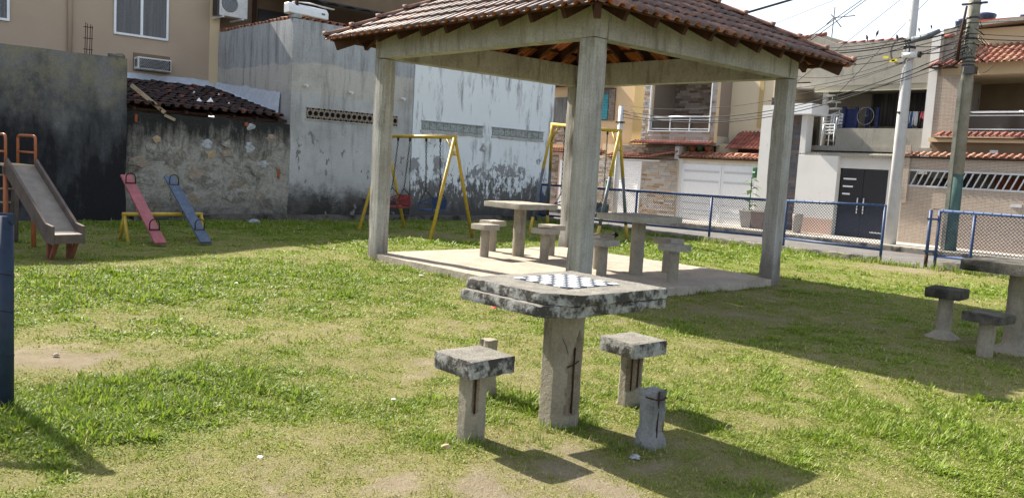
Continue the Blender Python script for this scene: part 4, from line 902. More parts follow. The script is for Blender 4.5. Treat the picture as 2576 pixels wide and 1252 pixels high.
# ================================================================== WALLS AND HOUSES ON THE LEFT (facing -Y)
WY = 10.90
dw = thing('boundary_wall', (-6, WY - 0.2, 0), 'tall black-mouldy rendered wall behind the slide', 'wall')
DX1 = OY(320, 300, WY - 0.32).x
rough_block('wall', (-16.0, WY - 0.32, -0.3), (DX1, WY - 0.02, 3.02), 'mouldy_render', dw, res=0.16, rad=0.02, amp=0.012, freq=2.5, chip=0.03, seed=31)
rough_block('broken_top', (DX1 - 0.30, WY - 0.26, 3.0), (DX1 - 0.02, WY - 0.06, 3.09), 'mouldy_render', dw, res=0.05, rad=0.03, amp=0.02, freq=8, chip=0.04, seed=33)
for (px, top, nb) in ((222, 58, 4), (300, 138, 1)):
    base = OY(px, 145, WY - 0.18); h = OY(px, top, WY - 0.18).z - 2.95
    for i in range(nb):
        MB().cyl((base.x - 0.06 + 0.04 * i, base.y + 0.03 * (i % 2), 2.9), (base.x - 0.045 + 0.04 * i, base.y + 0.03 * (i % 2), 2.95 + h * (1 - 0.02 * i)), 0.007, n=5).build('starter_bar', 'rust', dw)
    if nb > 1:
        for k in range(3): MB().box(base.x - 0.075, base.y - 0.01, 3.1 + 0.2 * k, base.x + 0.08, base.y + 0.04, 3.108 + 0.2 * k).build('tie_wire', 'rust', dw)
sw = thing('rubble_wall', (0.4, WY, 0), 'crumbling rubble wall with patched render below the small tiled roof', 'wall')
SX0, SX1 = DX1 - 0.02, 2.16
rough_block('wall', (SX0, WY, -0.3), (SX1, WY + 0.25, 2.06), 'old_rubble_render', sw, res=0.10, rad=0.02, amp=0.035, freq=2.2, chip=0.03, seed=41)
plain('stone_dull', (0.31, 0.29, 0.25), 0.95, 0.1, var=0.35, vs=9, bump=0.8, dirt=(0.12, 0.11, 0.10), da=(0.5, 0.65)); plain('stone_dark', (0.23, 0.21, 0.18), 0.95, 0.1, var=0.35, vs=9, bump=0.8, dirt=(0.09, 0.08, 0.07), da=(0.5, 0.65))
plain('stone_buff', (0.40, 0.30, 0.19), 0.95, 0.1, var=0.25, vs=14, bump=0.6); plain('stone_grey', (0.40, 0.41, 0.42), 0.95, 0.1, var=0.35, vs=14, bump=0.9, dirt=(0.2, 0.2, 0.2), da=(0.5, 0.65)); plain('stone_pink', (0.33, 0.265, 0.21), 0.95, 0.1, var=0.3, vs=14, bump=0.8, dirt=(0.2, 0.17, 0.14), da=(0.5, 0.65))
plain('brick_red', (0.34, 0.10, 0.05), 0.9, 0.1, var=0.3, vs=14)
def facestone(px, py, w, h, mt, sd_):
    c = OY(480 / 1.5652 + px * 0.4792 / 1.5652, 300 / 1.5652 + py * 0.4792 / 1.5652, WY - 0.02); n = 15; pts = []
    for k in range(n):
        t = 2 * math.pi * k / n; rr = 1 + 0.55 * mnoise.noise(Vector((math.cos(t) * 1.9, math.sin(t) * 1.9, sd_))) + 0.25 * mnoise.noise(Vector((math.cos(t) * 5, math.sin(t) * 5, sd_)))
        pts.append((c.x + w / 2 * rr * math.cos(t), c.z + h / 2 * rr * math.sin(t)))
    dp = lambda x, z: 0.040 * (mnoise.noise(Vector((x, WY, z)) * 2.2 + Vector((41 * 3.7, 41 * 1.3, 41 * 7.1))) + 0.5 * mnoise.noise(Vector((x, WY, z)) * 5.06 + Vector((41 * 3.7, 41 * 1.3, 41 * 7.1))))
    mb = MB(); v = [(x, WY + 0.05, z) for x, z in pts] + [(c.x + (x - c.x) * 0.90, WY - 0.012 - max(0, dp(x, z)) + 0.012 * mnoise.noise(Vector((x * 9, z * 9, 1))), c.z + (z - c.z) * 0.9) for x, z in pts] + [(c.x, WY - 0.022 - max(0, dp(c.x, c.z)), c.z)]
    mb.add(v, [(k, (k + 1) % n, n + (k + 1) % n, n + k) for k in range(n)] + [(n + k, n + (k + 1) % n, 2 * n) for k in range(n)]); mb.build('face_stone', mt, sw)
stn = [(290, 515, .18, .15, 'stone_buff'), (700, 555, .26, .20, 'stone_grey'), (730, 640, .21, .17, 'stone_buff'), (860, 635, .27, .15, 'stone_pink'), (865, 555, .22, .18, 'stone_dull'), (1060, 415, .20, .17, 'stone_grey'), (1050, 590, .24, .22, 'stone_grey'),
       (1225, 510, .25, .16, 'stone_pink'), (1170, 725, .26, .17, 'stone_grey'), (610, 800, .34, .28, 'stone_pink'), (900, 985, .36, .24, 'stone_dull'), (1130, 990, .2, .16, 'stone_pink'), (1060, 860, .3, .2, 'stone_dull')]
rs_ = random.Random(4)
for i in range(18): stn.append((rs_.uniform(120, 1330), rs_.uniform(560, 1050), rs_.uniform(.18, .42), rs_.uniform(.14, .26), rs_.choice(('stone_dull', 'stone_dull', 'stone_dark', 'stone_pink'))))
for i, a in enumerate(stn): facestone(*a, i * 3.1)
for px, py, w, h in ((112, 345, .05, .15), (1285, 800, .05, .20), (1018, 395, .06, .08)):
    c = OY(480 / 1.5652 + px * 0.4792 / 1.5652, 300 / 1.5652 + py * 0.4792 / 1.5652, WY); MB().box(c.x - w / 2, WY - 0.04, c.z - h / 2, c.x + w / 2, WY + 0.05, c.z + h / 2).build('exposed_brick', 'brick_red', sw, bevel=0.006)
# small lean-to roof behind the rubble wall
lr = thing('lean_to_roof', (0.4, 12.8, 0), 'small decayed roof of black and red clay tiles with litter on it', 'roof')
ly0, ly1, lz0, lz1 = WY + 0.05, 14.75, 2.20, 2.90; run = ly1 - ly0; pit = math.atan2(lz1 - lz0, run)
OT = tile_mesh('old_tile', ['mouldy_tile', 'mouldy_tile'], tw=0.19, tl=0.42, roll=0.055, sag=0.02)
lay_tiles(lr, dict(u=Vector((1, 0, 0)), up=Vector((0, math.cos(pit), math.sin(pit))), n=Vector((0, -math.sin(pit), math.cos(pit))), o=Vector((0.30, ly0 - 0.10, lz0)), half=1.58, len=run / math.cos(pit)), OT, hip=False, jitter=0.02, tw=0.19, te=0.36, tl=0.42, tilt=0.05)
MB().prism([(SX0 + 0.02, ly0 + 0.1, lz0 - 0.06), (SX1 - 0.02, ly0 + 0.1, lz0 - 0.06), (SX1 - 0.02, ly1 + 0.1, lz1 - 0.06), (SX0 + 0.02, ly1 + 0.1, lz1 - 0.06)], (0, 0, -0.03)).build('roof_deck', 'dark_wood', lr)
for i in range(7): MB().bar((SX0 + 0.25 + i * 0.5, ly0 - 0.06, lz0 - 0.075), (SX0 + 0.25 + i * 0.5, ly0 + 1.0, lz0 + 0.12), 0.05, 0.06).build('rafter_end', 'dark_wood', lr)
pk = thing('loose_plank', (-0.9, WY, 2.3), 'weathered timber lying across the small tiled roof, end jutting over the wall', 'plank')
a = OY(330, 222, WY + 0.35); b = OY(415, 290, WY - 0.02); MB().bar(a + Vector((0, 0, .06)), b + Vector((0, 0, 0.05)), 0.06, 0.07).build('timber', 'light_wood', pk)
b2 = OY(438, 302, WY - 0.10); MB().bar(b + Vector((0.0, 0, 0.0)), b2 + Vector((0, -0.05, 0.0)), 0.055, 0.05).build('timber_tip', 'light_wood', pk)
for i, (px, py, sz) in enumerate(((500, 262, .10), (530, 262, .13), (575, 293, .06), (488, 222, .05), (550, 240, .05), (690, 290, .12))):
    c = OY(px, py, WY + 0.8 if py > 250 else WY + 2.2); zt = lz0 + (c.y - ly0) / run * (lz1 - lz0) + 0.07; mb = MB(); v = []
    for k in range(7): t = 2 * math.pi * k / 7; rr = sz * 0.7 * (0.6 + 0.5 * random.random()); v.append((c.x + rr * math.cos(t), c.y + rr * math.sin(t), zt + random.uniform(-0.02, 0.02)))
    v.append((c.x, c.y, zt + sz * 0.8)); mb.add(v, [(k, (k + 1) % 7, 7) for k in range(7)] + [tuple(range(7))[::-1]])
    tag(mb.build('litter_scrap', 'paper', at=(c.x, c.y, zt)), ['crumpled white plastic bag, left of the two big ones on the small tiled roof', 'crumpled white plastic bag, right of the two big ones on the small tiled roof', 'pale scrap low on the small tiled roof', 'pale scrap at the top left of the small tiled roof', 'bluish white scrap in the upper middle of the small tiled roof', 'white strip at the right end of the small tiled roof'][i], 'litter', 'scraps on the lean-to roof')

# beige house behind
BY = 14.87
bh = thing('beige_house', (-4, BY, 0), 'beige two storey house behind the mouldy wall, with aluminium windows', 'house')
BX1 = 1.94
MB().prism([(-14, BY, 0), (BX1, BY, 0), (BX1, BY, 6.7), (-4.6, BY, 8.6), (-14, BY, 8.6)], (0, 7, 0)).build('wall', 'beige_paint', bh)
cx0, cx1, _, _ = FRY(527, 100, 541, 100, BY - 0.05)
MB().box(BX1 - 0.02, BY - 0.03, 2.5, cx1 + 0.12, BY + 0.3, 6.7).build('corner_strip', 'cream_paint', bh)
def window_y(parent, x0, x1, z0, z1, Y, name='window', fr=0.05, mull=1):
    w = MB(); w.box(x0, Y - 0.03, z1 - fr, x1, Y + 0.02, z1); w.box(x0, Y - 0.03, z0, x1, Y + 0.02, z0 + fr); w.box(x0, Y - 0.028, z0 + fr, x0 + fr, Y + 0.018, z1 - fr); w.box(x1 - fr, Y - 0.028, z0 + fr, x1, Y + 0.018, z1 - fr)
    o = w.build(name, 'aluminium', parent)
    for k in range(mull): xm = x0 + (x1 - x0) * (k + 1) / (mull + 1); MB().box(xm - 0.03, Y - 0.024, z0 + fr, xm + 0.03, Y + 0.01, z1 - fr).build('mullion', 'aluminium', o, at=WORLD[parent.name]).location = (0, 0, 0)
    for k in range(mull + 1):
        a0 = x0 + (x1 - x0) * k / (mull + 1) + 0.03; a1 = x0 + (x1 - x0) * (k + 1) / (mull + 1) - 0.03
        p = MB().box(a0, Y - 0.010, z0 + fr, a1, Y - 0.006, z1 - fr).build('pane', 'window_pane', o, at=WORLD[parent.name]); p.location = (0, 0, 0)
    c = MB(); n = 40; v = []
    for i in range(n + 1):
        xx = x0 + fr + (x1 - x0 - 2 * fr) * i / n; yy = Y + 0.008 - 0.008 * math.sin(i * 1.7) ; v += [(xx, Y + 0.0 + 0.012 * math.sin(i * 1.7) * 0.3, z0 + fr), (xx, Y + 0.012 * math.sin(i * 1.7) * 0.3, z1 - fr)]
    c.add(v, [(2 * i, 2 * i + 2, 2 * i + 3, 2 * i + 1) for i in range(n)], 0, True); o2 = c.build('curtain', 'sheer_curtain', o, at=WORLD[parent.name]); o2.location = (0, 0, -0.0)
    return o
x0, x1, z0, z1 = FRY(287, 2, 423, 104, BY - 0.03); window_y(bh, x0, x1, z0, 5.25, BY - 0.015)
w0 = OY(24, 54, BY - 0.03); window_y(bh, w0.x - 1.3, w0.x, w0.z, 5.25, BY - 0.015)
pp = OY(176, 80, BY - 0.05).x; MB().cyl((pp, BY - 0.05, 2.6), (pp, BY - 0.05, 8.0), 0.05, n=10).build('drain_pipe', 'beige_paint', bh)
# crumbled opening and window air conditioner
x0, x1, z0, z1 = FRY(346, 142, 430, 183, BY - 0.25)
ac = thing('air_conditioner', ((x0 + x1) / 2, BY - 0.1, z0), 'white window air conditioner with dark honeycomb grille under the beige window', 'air conditioner')
MB().box(x0 - 0.02, BY - 0.012, z0 - 0.03, x1 + 0.06, BY + 0.02, z1 + 0.10).build('broken_opening', 'brown_wall', ac)
MB().box(x0, BY - 0.28, z0, x1, BY + 0.0, z1).build('casing', 'old_white', ac, bevel=0.012)
g = MB(); g.box(x0 + 0.035, BY - 0.289, z0 + 0.03, x1 - 0.03, BY - 0.281, z1 - 0.03); g.build('grille_back', 'black_gap', ac)
g = MB(); nn_ = 15
for r_ in range(7):
    for c_ in range(nn_):
        px_ = x0 + 0.06 + (x1 - x0 - 0.12) * (c_ + 0.5 * (r_ % 2)) / nn_; pz_ = z0 + 0.055 + (z1 - z0 - 0.11) * r_ / 6
        g.tube([(px_ + 0.024 * math.cos(t), BY - 0.292, pz_ + 0.024 * math.sin(t)) for t in (math.pi * k / 3 + 0.5 for k in range(6))], 0.006, 3, closed=True)
o = g.build('honeycomb_grille', 'old_white', ac); o['kind'] = 'stuff'
for k in range(4): MB().box(x0 - 0.004, BY - 0.24 + 0.05 * k, z0 + 0.06, x0 + 0.01, BY - 0.215 + 0.05 * k, z1 - 0.05).build('side_vent', 'black_gap', ac)
# white waterproofing along the beige wall and down the grey wall
wf = thing('white_flashing', (0.6, BY - 0.1, 3.0), 'bluish white waterproofing band above the small tiled roof', 'flashing')
def ragged(p0, p1, w0, w1, nrm, seed, n=26):
    p0, p1, nrm = Vector(p0), Vector(p1), Vector(nrm).normalized(); d = (p1 - p0); up = Vector((0, 0, 1)); v = []
    for i in range(n + 1):
        t = i / n; p = p0 + d * t; w = (w0 + (w1 - w0) * t) * (1 + 0.22 * mnoise.noise(Vector((t * 9, seed, 0)))); v += [p + nrm * 0.13 - up * 0.015, p + nrm * 0.045 + up * 0.05, p + nrm * 0.012 + up * w]
    return v, [(3 * i + k, 3 * i + 3 + k, 3 * i + 4 + k, 3 * i + 1 + k) for i in range(n) for k in range(2)]
plain('flash_white', (0.50, 0.54, 0.60), 0.8, 0.2, var=0.12, vs=9, bump=0.5)
mb = MB(); mb.add(*ragged((SX0, BY, 2.94), (BX1 + 0.1, BY, 2.94), 0.14, 0.18, (0, -1, 0.2), 2)); mb.build('band', 'flash_white', wf)
mb = MB(); mb.add(*ragged((2.12, BY, 2.95), (2.12, 11.35, 2.26), 0.14, 0.50, (-1, 0, 0.2), 5)); mb.build('band', 'flash_white', wf)

# grey rendered house, its side faces -X; the white peeling wall continues it
gh = thing('grey_house', (5, 13, 0), 'bare grey rendered house wall with clay block vents behind the swings', 'house')
gtop = 4.34; WX = OY(1040, 250, WY).x; EX = OY(1394, 250, WY).x
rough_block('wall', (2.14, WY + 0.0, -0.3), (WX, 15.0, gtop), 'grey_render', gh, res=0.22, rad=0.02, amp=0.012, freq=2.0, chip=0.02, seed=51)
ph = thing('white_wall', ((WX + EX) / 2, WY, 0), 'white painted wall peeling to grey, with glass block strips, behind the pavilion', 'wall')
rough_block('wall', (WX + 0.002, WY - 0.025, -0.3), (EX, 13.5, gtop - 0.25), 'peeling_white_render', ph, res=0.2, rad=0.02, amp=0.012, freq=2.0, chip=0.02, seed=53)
# clay block vent strip
x0, x1, z0, z1 = FRY(772, 271, 998, 316, WY - 0.005); z0, z1 = 2.215, 2.455
MB().box(x0, WY - 0.020, z0, x1, WY - 0.015, z1).build('vent_recess', 'black_gap', gh)
n = 17
for i in range(n):
    cx = x0 + (x1 - x0) * (i + 0.5) / n; cz = (z0 + z1) / 2; rr = (z1 - z0) * 0.29; k = MB()
    k.tube([(cx + rr * math.cos(t), WY - 0.028, cz + rr * math.sin(t)) for t in (2 * math.pi * j / 12 for j in range(12))], 0.016, 5, closed=True)
    for sx in (-1, 1):
        for sz in (-1, 1): k.tube([(cx + sx * (x1 - x0) / n / 2 + sx * -rr * 0.75 * math.cos(t), WY - 0.026, cz + sz * (z1 - z0) / 2 - sz * rr * 0.75 * math.sin(t)) for t in (math.pi / 2 * j / 4 for j in range(5))], 0.012, 4)
    k.build('vent_block', 'stone_pink', gh)
w = MB(); w.box(x0 - 0.03, WY - 0.025, z1, x1 + 0.03, WY + 0.01, z1 + 0.025); w.box(x0 - 0.03, WY - 0.025, z0 - 0.025, x1 + 0.03, WY + 0.01, z0); w.build('vent_frame', 'grey_render', gh)
for px, py in ((767, 214), (880, 232), (1011, 248)):
    c = OY(px, py, WY); MB().cyl((c.x, WY + 0.1, c.z), (c.x, WY - 0.13, c.z - 0.02), 0.032, n=12).build('drain_spout', 'old_white', gh)
# roof coping tiles on the grey house and the terrace behind
CT = tile_mesh('coping_tile', ['orange_tile', 'orange_tile'], tw=0.18, tl=0.36, roll=0.05, sag=0.0)
for i in range(22):
    y = WY + 0.12 + i * 0.185
    o = link_mesh('coping_tile', CT, gh, (2.16, y, gtop + 0.005 + random.uniform(-0.01, 0.015))); o.rotation_euler = (frame_rot(Vector((0, 1, 0)), Vector((1, 0, 0.22)).normalized(), Vector((-0.22, 0, 1)).normalized()) @ Matrix.Diagonal((1, 1, -1)) @ Matrix.Diagonal((-1, 1, -1))).to_euler()
for i in range(18):
    x = 2.45 + i * 0.185
    if 5 < i < 7: continue
    o = link_mesh('coping_tile', CT, gh, (x, WY + 0.03, gtop + 0.005)); o.rotation_euler = (R(10), 0, random.uniform(-0.03, 0.03))
rough_block('corner_lump', (2.14, WY - 0.0, gtop), (2.36, WY + 0.16, gtop + 0.09), 'grey_render', gh, res=0.04, rad=0.03, amp=0.02, freq=9, seed=3)
MB().box(2.22, WY + 0.05, gtop, 2.28, WY + 0.11, 6.2).build('terrace_post', 'dark_wood', gh)
MB().box(5.2, 15.2, 0, 13.0, 20, 8.5).build('upper_storey', 'brown_wall', gh)
MB().box(2.16, 15.05, 4.0, 5.19, 20, 7.9).build('terrace_back_wall', 'brown_wall', gh)
# dark corrugated terrace roof: its near eave runs along X
rf = MB(); n = 60; e0 = OY(640, -4, 12.6); e1 = OY(760, 16, 12.6); v = []
for i in range(n + 1):
    xx = 3.0 + 9.5 * i / n; v += [(xx, 12.6, 5.12 + 0.03 * math.sin(i * 2.1)), (xx, 15.15, 5.62 + 0.03 * math.sin(i * 2.1))]
rf.add(v, [(2 * i, 2 * i + 2, 2 * i + 3, 2 * i + 1) for i in range(n)], 0, True); o = rf.build('terrace_roof', 'roof_dark', gh)
sm_ = o.modifiers.new('thick', 'SOLIDIFY'); sm_.thickness = 0.02
MB().box(3.1, 15.0, 4.0, 3.2, 15.06, 5.4).build('terrace_door_frame', 'dark_wood', gh)
MB().box(3.25, 14.99, 4.0, 4.6, 15.04, 5.1).build('terrace_door', 'dark_metal', gh)
# condenser unit on a bracket, white indoor unit left on the parapet
x0, x1, z0, z1 = FRY(547, 0, 623, 50, 14.3); 
cu = thing('condenser_unit', (x0 + 0.4, 14.4, z0), 'white outdoor condenser unit with round fan at the top edge', 'air conditioner')
z1 = z0 + 0.62
MB().box(x0 + 0.05, 14.3, z0, x1, 14.6, z1).build('casing', 'old_white', cu, bevel=0.015); MB().box(x0, 14.3, z0 + 0.0, x0 + 0.05, 14.58, z1).build('side_vent', 'dark_metal', cu)
fcx = x0 + 0.05 + (x1 - x0 - 0.05) * 0.36; fcz = (z0 + z1) / 2; fan = MB().lathe([(0.19, -0.004), (0.205, 0.0), (0.19, 0.012)], (0, 0, 0), 24)
fan.v = [(fcx + a, 14.296 - c, fcz + b) for a, b, c in fan.v]; fan.build('fan_grille', 'grey_paint', cu)
for k in range(5): MB().tube([(fcx + r_ * math.cos(t), 14.282, fcz + r_ * math.sin(t)) for r_ in (0.04 + 0.035 * k,) for t in (2 * math.pi * j / 20 for j in range(20))], 0.004, 3, closed=True).build('grille_ring', 'old_white', cu)
for dx in (0.12, 0.62): MB().bar((x0 + dx, 14.2, z0 - 0.03), (x0 + dx, 14.95, z0 - 0.03), 0.04, 0.04).build('bracket', 'old_white', cu)
ub = thing('white_unit', (3.0, WY + 0.2, gtop + 0.1), 'old white indoor air conditioner unit lying on the parapet with pipes', 'air conditioner')
x0, x1, z0, z1 = FRY(716, 30, 830, 50, WY + 0.15)
MB().prism([(x0 + 0.05, WY + 0.02, gtop + 0.10), (x0 + 0.05, WY + 0.30, gtop + 0.10), (x0 + 0.05, WY + 0.30, gtop + 0.33), (x0 + 0.05, WY + 0.10, gtop + 0.33), (x0 + 0.05, WY + 0.02, gtop + 0.25)], (0.95, 0, -0.03)).build('casing', 'plastic_white', ub, bevel=0.02)
for k in range(4): MB().tube([(x0 + 0.2, WY + 0.12 + 0.03 * k, gtop + 0.36), (x0 + 0.6, WY + 0.1 + 0.03 * k, gtop + 0.37 + 0.01 * k), (x0 + 1.15, WY + 0.05 + 0.03 * k, gtop + 0.33)], 0.012, 5).build('loose_pipe', 'old_white', ub)
MB().box(x0 + 0.82, WY + 0.012, gtop + 0.16, x0 + 0.9, WY + 0.018, gtop + 0.2).build('badge', 'grey_paint', ub)
# glass block strips
for a, b_, nblk in ((1060, 1214, 9), (1238, 1367, 9)):
    xa = OY(a, 320, WY - 0.03).x; xb = OY(b_, 335, WY - 0.03).x; za, zb = 2.185, 2.40
    MB().box(xa, WY - 0.032, za, xb, WY - 0.027, zb).build('strip_recess', 'grey_render', ph)
    for i in range(nblk):
        q0 = xa + (xb - xa) * i / nblk + 0.012; q1 = xa + (xb - xa) * (i + 1) / nblk - 0.012
        MB().box(q0, WY - 0.050, za + 0.02, q1, WY - 0.033, zb - 0.015).build('glass_block', 'glass_block', ph, bevel=0.006)
    rough_block('ragged_sill', (xa - 0.04, WY - 0.05, za - 0.07), (xb + 0.04, WY - 0.01, za), 'grey_render', ph, res=0.05, rad=0.015, amp=0.02, freq=6, chip=0.03, seed=a)
    MB().box(xa - 0.02, WY - 0.07, zb, xb + 0.02, WY - 0.02, zb + 0.02).build('drip_edge', 'grey_render', ph)
# low damp step along the foot of the walls
stp = rough_block('plinth', (-1.2, WY - 0.30, -0.2), (EX, WY - 0.03, 0.10), 'mossy_concrete', ph, res=0.12, rad=0.03, amp=0.02, freq=3, chip=0.03, seed=61)

# ================================================================== HOUSES ACROSS THE STREET (facing -X)
XF = 19.5; GZ = -0.25
UNIT = {}
plain('clad_a', (0.24, 0.20, 0.17), 0.85, 0.2, var=0.2, vs=12); plain('clad_b', (0.34, 0.29, 0.24), 0.85, 0.2, var=0.2, vs=12); plain('clad_c', (0.17, 0.125, 0.09), 0.85, 0.2, var=0.2, vs=12)
def unit_box(mat):
    if mat not in UNIT: UNIT[mat] = MB().box(-0.5, -0.5, -0.5, 0.5, 0.5, 0.5).mesh('cladding_stone', mat)
    return UNIT[mat]
def clad(parent, X, y0, y1, z0, z1, mat, rh=0.085, wr=(0.20, 0.46), holes=(), proud=0.03, budget=None, seed=0, joined=False):
    rg = random.Random(seed); y0, y1 = sorted((y0, y1)); rows = max(1, int(round((z1 - z0) / rh))); hh = (z1 - z0) / rows; jm = [MB(), MB(), MB()]; cnt = 0
    for r_ in range(rows):
        y = y0 - (rg.uniform(0, wr[1]) if r_ else 0); za = z0 + r_ * hh
        while y < y1 - 0.01:
            w = rg.uniform(*wr); a, b = max(y, y0), min(y + w, y1); y += w
            if b - a < 0.03: continue
            segs = [(a, b)]
            for (ha, hb, hz0, hz1) in holes:
                if za + hh * 0.5 < hz0 or za + hh * 0.5 > hz1: continue
                ns = []
                for s, e in segs:
                    if e <= ha or s >= hb: ns.append((s, e)); continue
                    if s < ha: ns.append((s, ha))
                    if e > hb: ns.append((hb, e))
                segs = ns
            for s, e in segs:
                if e - s < 0.03: continue
                t = rg.uniform(0.012, proud)
                if joined: rg.choice(jm).box(X - t, s + 0.004, za + 0.004, X + 0.02, e - 0.004, za + hh - 0.004)
                else: link_mesh('cladding_stone', unit_box(mat), parent, (X - t / 2 + 0.01, (s + e) / 2, za + hh / 2), None, (t + 0.02, e - s - 0.008, hh - 0.008)); cnt += 1
    if joined:
        for q_, m_ in zip(jm, ('clad_a', 'clad_b', 'clad_c')):
            if q_.v: o = q_.build('stone_cladding', m_, parent); o['kind'] = 'stuff'
    return cnt
def canopy(parent, X, y0, y1, z, mat, depth=0.32, tw=0.155, drop=0.10, zr=0.0, tilt=0.02, name='canopy_tile'):
    # short run of clay tiles sloping out over the street; zr: rise towards the low-Y end
    me = tile_mesh(name, [mat, mat], tw=tw, tl=depth + 0.06, roll=0.045, nseg=5, sag=0.01); n = int(round(abs(y1 - y0) / tw)); u = Vector((0, -1, 0)); up = Vector((math.cos(0.38), 0, math.sin(0.38))); nn = Vector((-math.sin(0.38), 0, math.cos(0.38)))
    for i in range(n):
        y = max(y0, y1) - (i + 0.5) * tw; zz = z + (zr * max(0, i / n - 0.6) / 0.4 if zr else 0)
        o = link_mesh(name, me, parent, (X - depth, y, zz)); o.rotation_euler = (frame_rot(u, up, nn) @ Matrix.Rotation(random.uniform(-tilt, tilt), 3, 'Z')).to_euler()
    MB().prism([(X, y0, z - 0.02), (X, y1, z - 0.02), (X - depth + 0.05, y1, z - 0.035), (X - depth + 0.05, y0, z - 0.035)], (0, 0, -0.03)).build('canopy_board', 'dark_wood', parent)
def rail_frame(parent, X, y0, y1, z0, z1, n, r=0.022, mid=True):
    y0, y1 = sorted((y0, y1)); t = parent
    MB().cyl((X, y0, z1), (X, y1, z1), r * 1.7, n=10).build('handrail', 'aluminium', t)
    MB().box(X - 0.02, y0, z1 - 0.12, X + 0.02, y1, z1 - 0.085).build('top_bar', 'aluminium', t)
    MB().box(X - 0.02, y0, z0 + 0.03, X + 0.02, y1, z0 + 0.065).build('bottom_bar', 'aluminium', t)
    for i in range(n + 1):
        y = y0 + (y1 - y0) * i / n; MB().box(X - 0.022, y - 0.022, z0 - 0.02, X + 0.022, y + 0.022, z1).build('baluster', 'aluminium', t)
        if i < n: MB().box(X - 0.006, y + 0.026, z0 + 0.07, X + 0.006, y + (y1 - y0) / n - 0.026, z1 - 0.125).build('glass_panel', 'bar_glass', t)

# --- house A: pale orange upper storey at the far left of the street
ha = thing('orange_house', (20.5, 18.5, GZ), 'pale orange house with turquoise window blind, seen beside the front column', 'house')
yl, yr = OX(1396, 300, 20.2).y + 1.0, OX(1604, 300, 20.2).y
MB().box(20.2, yr, 2.2, 24, yl, 5.9).build('wall', 'orange_cream', ha)
MB().box(19.9, OX(1621, 300, 19.95).y, 2.05, 24, yr - 0.002, 6.3).build('ochre_return', 'ochre_tone', ha)  # return of the upper wall, built as a proud strip in darker yellow
MB().box(19.75, OX(1545, 450, 19.75).y, GZ, 24, yl, 2.199).build('ground_floor', 'pink_paint', ha)
t0 = OX(1520, 238, 20.15); t1 = OX(1541, 300, 20.15)
MB().box(20.16, t1.y - 0.05, t1.z - 0.05, 20.22, t0.y + 0.9, t0.z + 0.25).build('window_recess', 'dark_window', ha)
for i in range(9): MB().box(20.12, OX(1529, 260, 20.12).y, t1.z + 0.115 * i, 20.155, t0.y + 0.85, t1.z + 0.10 + 0.115 * i).build('blind_slat', 'turquoise', ha)
clad(ha, 20.155, t1.y - 0.05, OX(1530, 260, 20.12).y - 0.01, t1.z - 0.05, t0.z + 0.2, 'ledge_stone_brown', 0.09, (0.15, 0.25), seed=3)
canopy(ha, 20.2, OX(1545, 220, 20.2).y, t0.y + 1.2, t0.z + 0.36, 'red_tile', 0.55)
canopy(ha, 19.76, OX(1518, 385, 19.76).y - 0.2, yl, 2.2, 'red_tile', 0.25)
clad(ha, 19.75, OX(1545, 450, 19.75).y, OX(1500, 450, 19.75).y, GZ + 0.05, 2.15, 'ledge_stone_brown', 0.085, (0.15, 0.3), seed=5)
# left strip beside the white wall: dark window, lamp and door
w0 = OX(1397, 285, 20.15); MB().box(20.13, w0.y - 1.0, 3.45, 20.22, w0.y + 0.3, 4.55).build('window', 'dark_window', ha)
canopy(ha, 20.2, w0.y + 0.6, w0.y - 2.2, 5.05, 'red_tile', 0.5)
clad(ha, 20.19, w0.y + 0.5, w0.y - 1.9, 2.5, 3.3, 'ledge_stone', 0.09, (0.2, 0.4), seed=9, joined=True)
clad(ha, 19.745, w0.y + 0.4, w0.y - 0.8, 0.0, 2.0, 'ledge_stone_brown', 0.085, (0.15, 0.3), seed=11, joined=True)
MB().lathe([(0.03, 0), (0.09, 0.05), (0.09, 0.22), (0.05, 0.3)], (20.02, w0.y - 0.95, 4.5), 8).build('wall_lantern', 'dark_metal', ha)
MB().box(19.70, w0.y - 1.7, GZ + 0.01, 19.74, w0.y - 0.95, 1.8).build('white_door', 'plain_white', ha)

# --- house B: ledge-stone house with balcony, garden door and big white gate
hb = thing('stone_house', (XF, 14, GZ), 'house clad in pale ledge stone with recessed balcony above a red tile canopy', 'house')
y0, y1, z0, z1 = FR(1617, 230, 1799, 354, XF); zt = 5.7
oy0, oy1, oz0, _ = FR(1640, 215, 1784, 330, XF); oy0, oy1 = min(oy0, oy1), max(oy0, oy1)
bz0 = OX(1700, 357, XF).z
by0, by1 = OX(1799, 300, XF).y, OX(1615, 300, XF).y
MB().box(XF + 0.02, by0, bz0, XF + 0.2, oy0, zt).build('wall_pier', 'cream_paint', hb); MB().box(XF + 0.02, oy1, bz0, XF + 0.2, by1, zt).build('wall_pier', 'cream_paint', hb)
MB().box(XF + 0.02, oy0 + 0.002, bz0, XF + 0.2, oy1 - 0.002, oz0).build('balcony_parapet', 'cream_paint', hb)
MB().box(XF + 1.7, by0, bz0, XF + 4, by1, zt).build('balcony_back_wall', 'ledge_stone_brown', hb)
MB().box(XF + 0.2, by0 + 0.003, bz0 - 0.1, XF + 1.7, by1 - 0.003, bz0 + 0.25).build('balcony_floor', 'grey_terrace', hb)
MB().box(XF + 0.2, by0 + 0.003, 5.5, XF + 1.7, by1 - 0.003, zt).build('balcony_ceiling', 'grey_terrace', hb)
MB().box(XF + 0.2, by1 - 0.25, bz0 + 0.25, XF + 1.7, by1 - 0.05, 5.5).build('balcony_side_wall', 'ledge_stone_brown', hb); MB().box(XF + 0.2, by0 + 0.05, bz0 + 0.25, XF + 1.7, by0 + 0.25, 5.5).build('balcony_side_wall', 'ledge_stone_brown', hb)
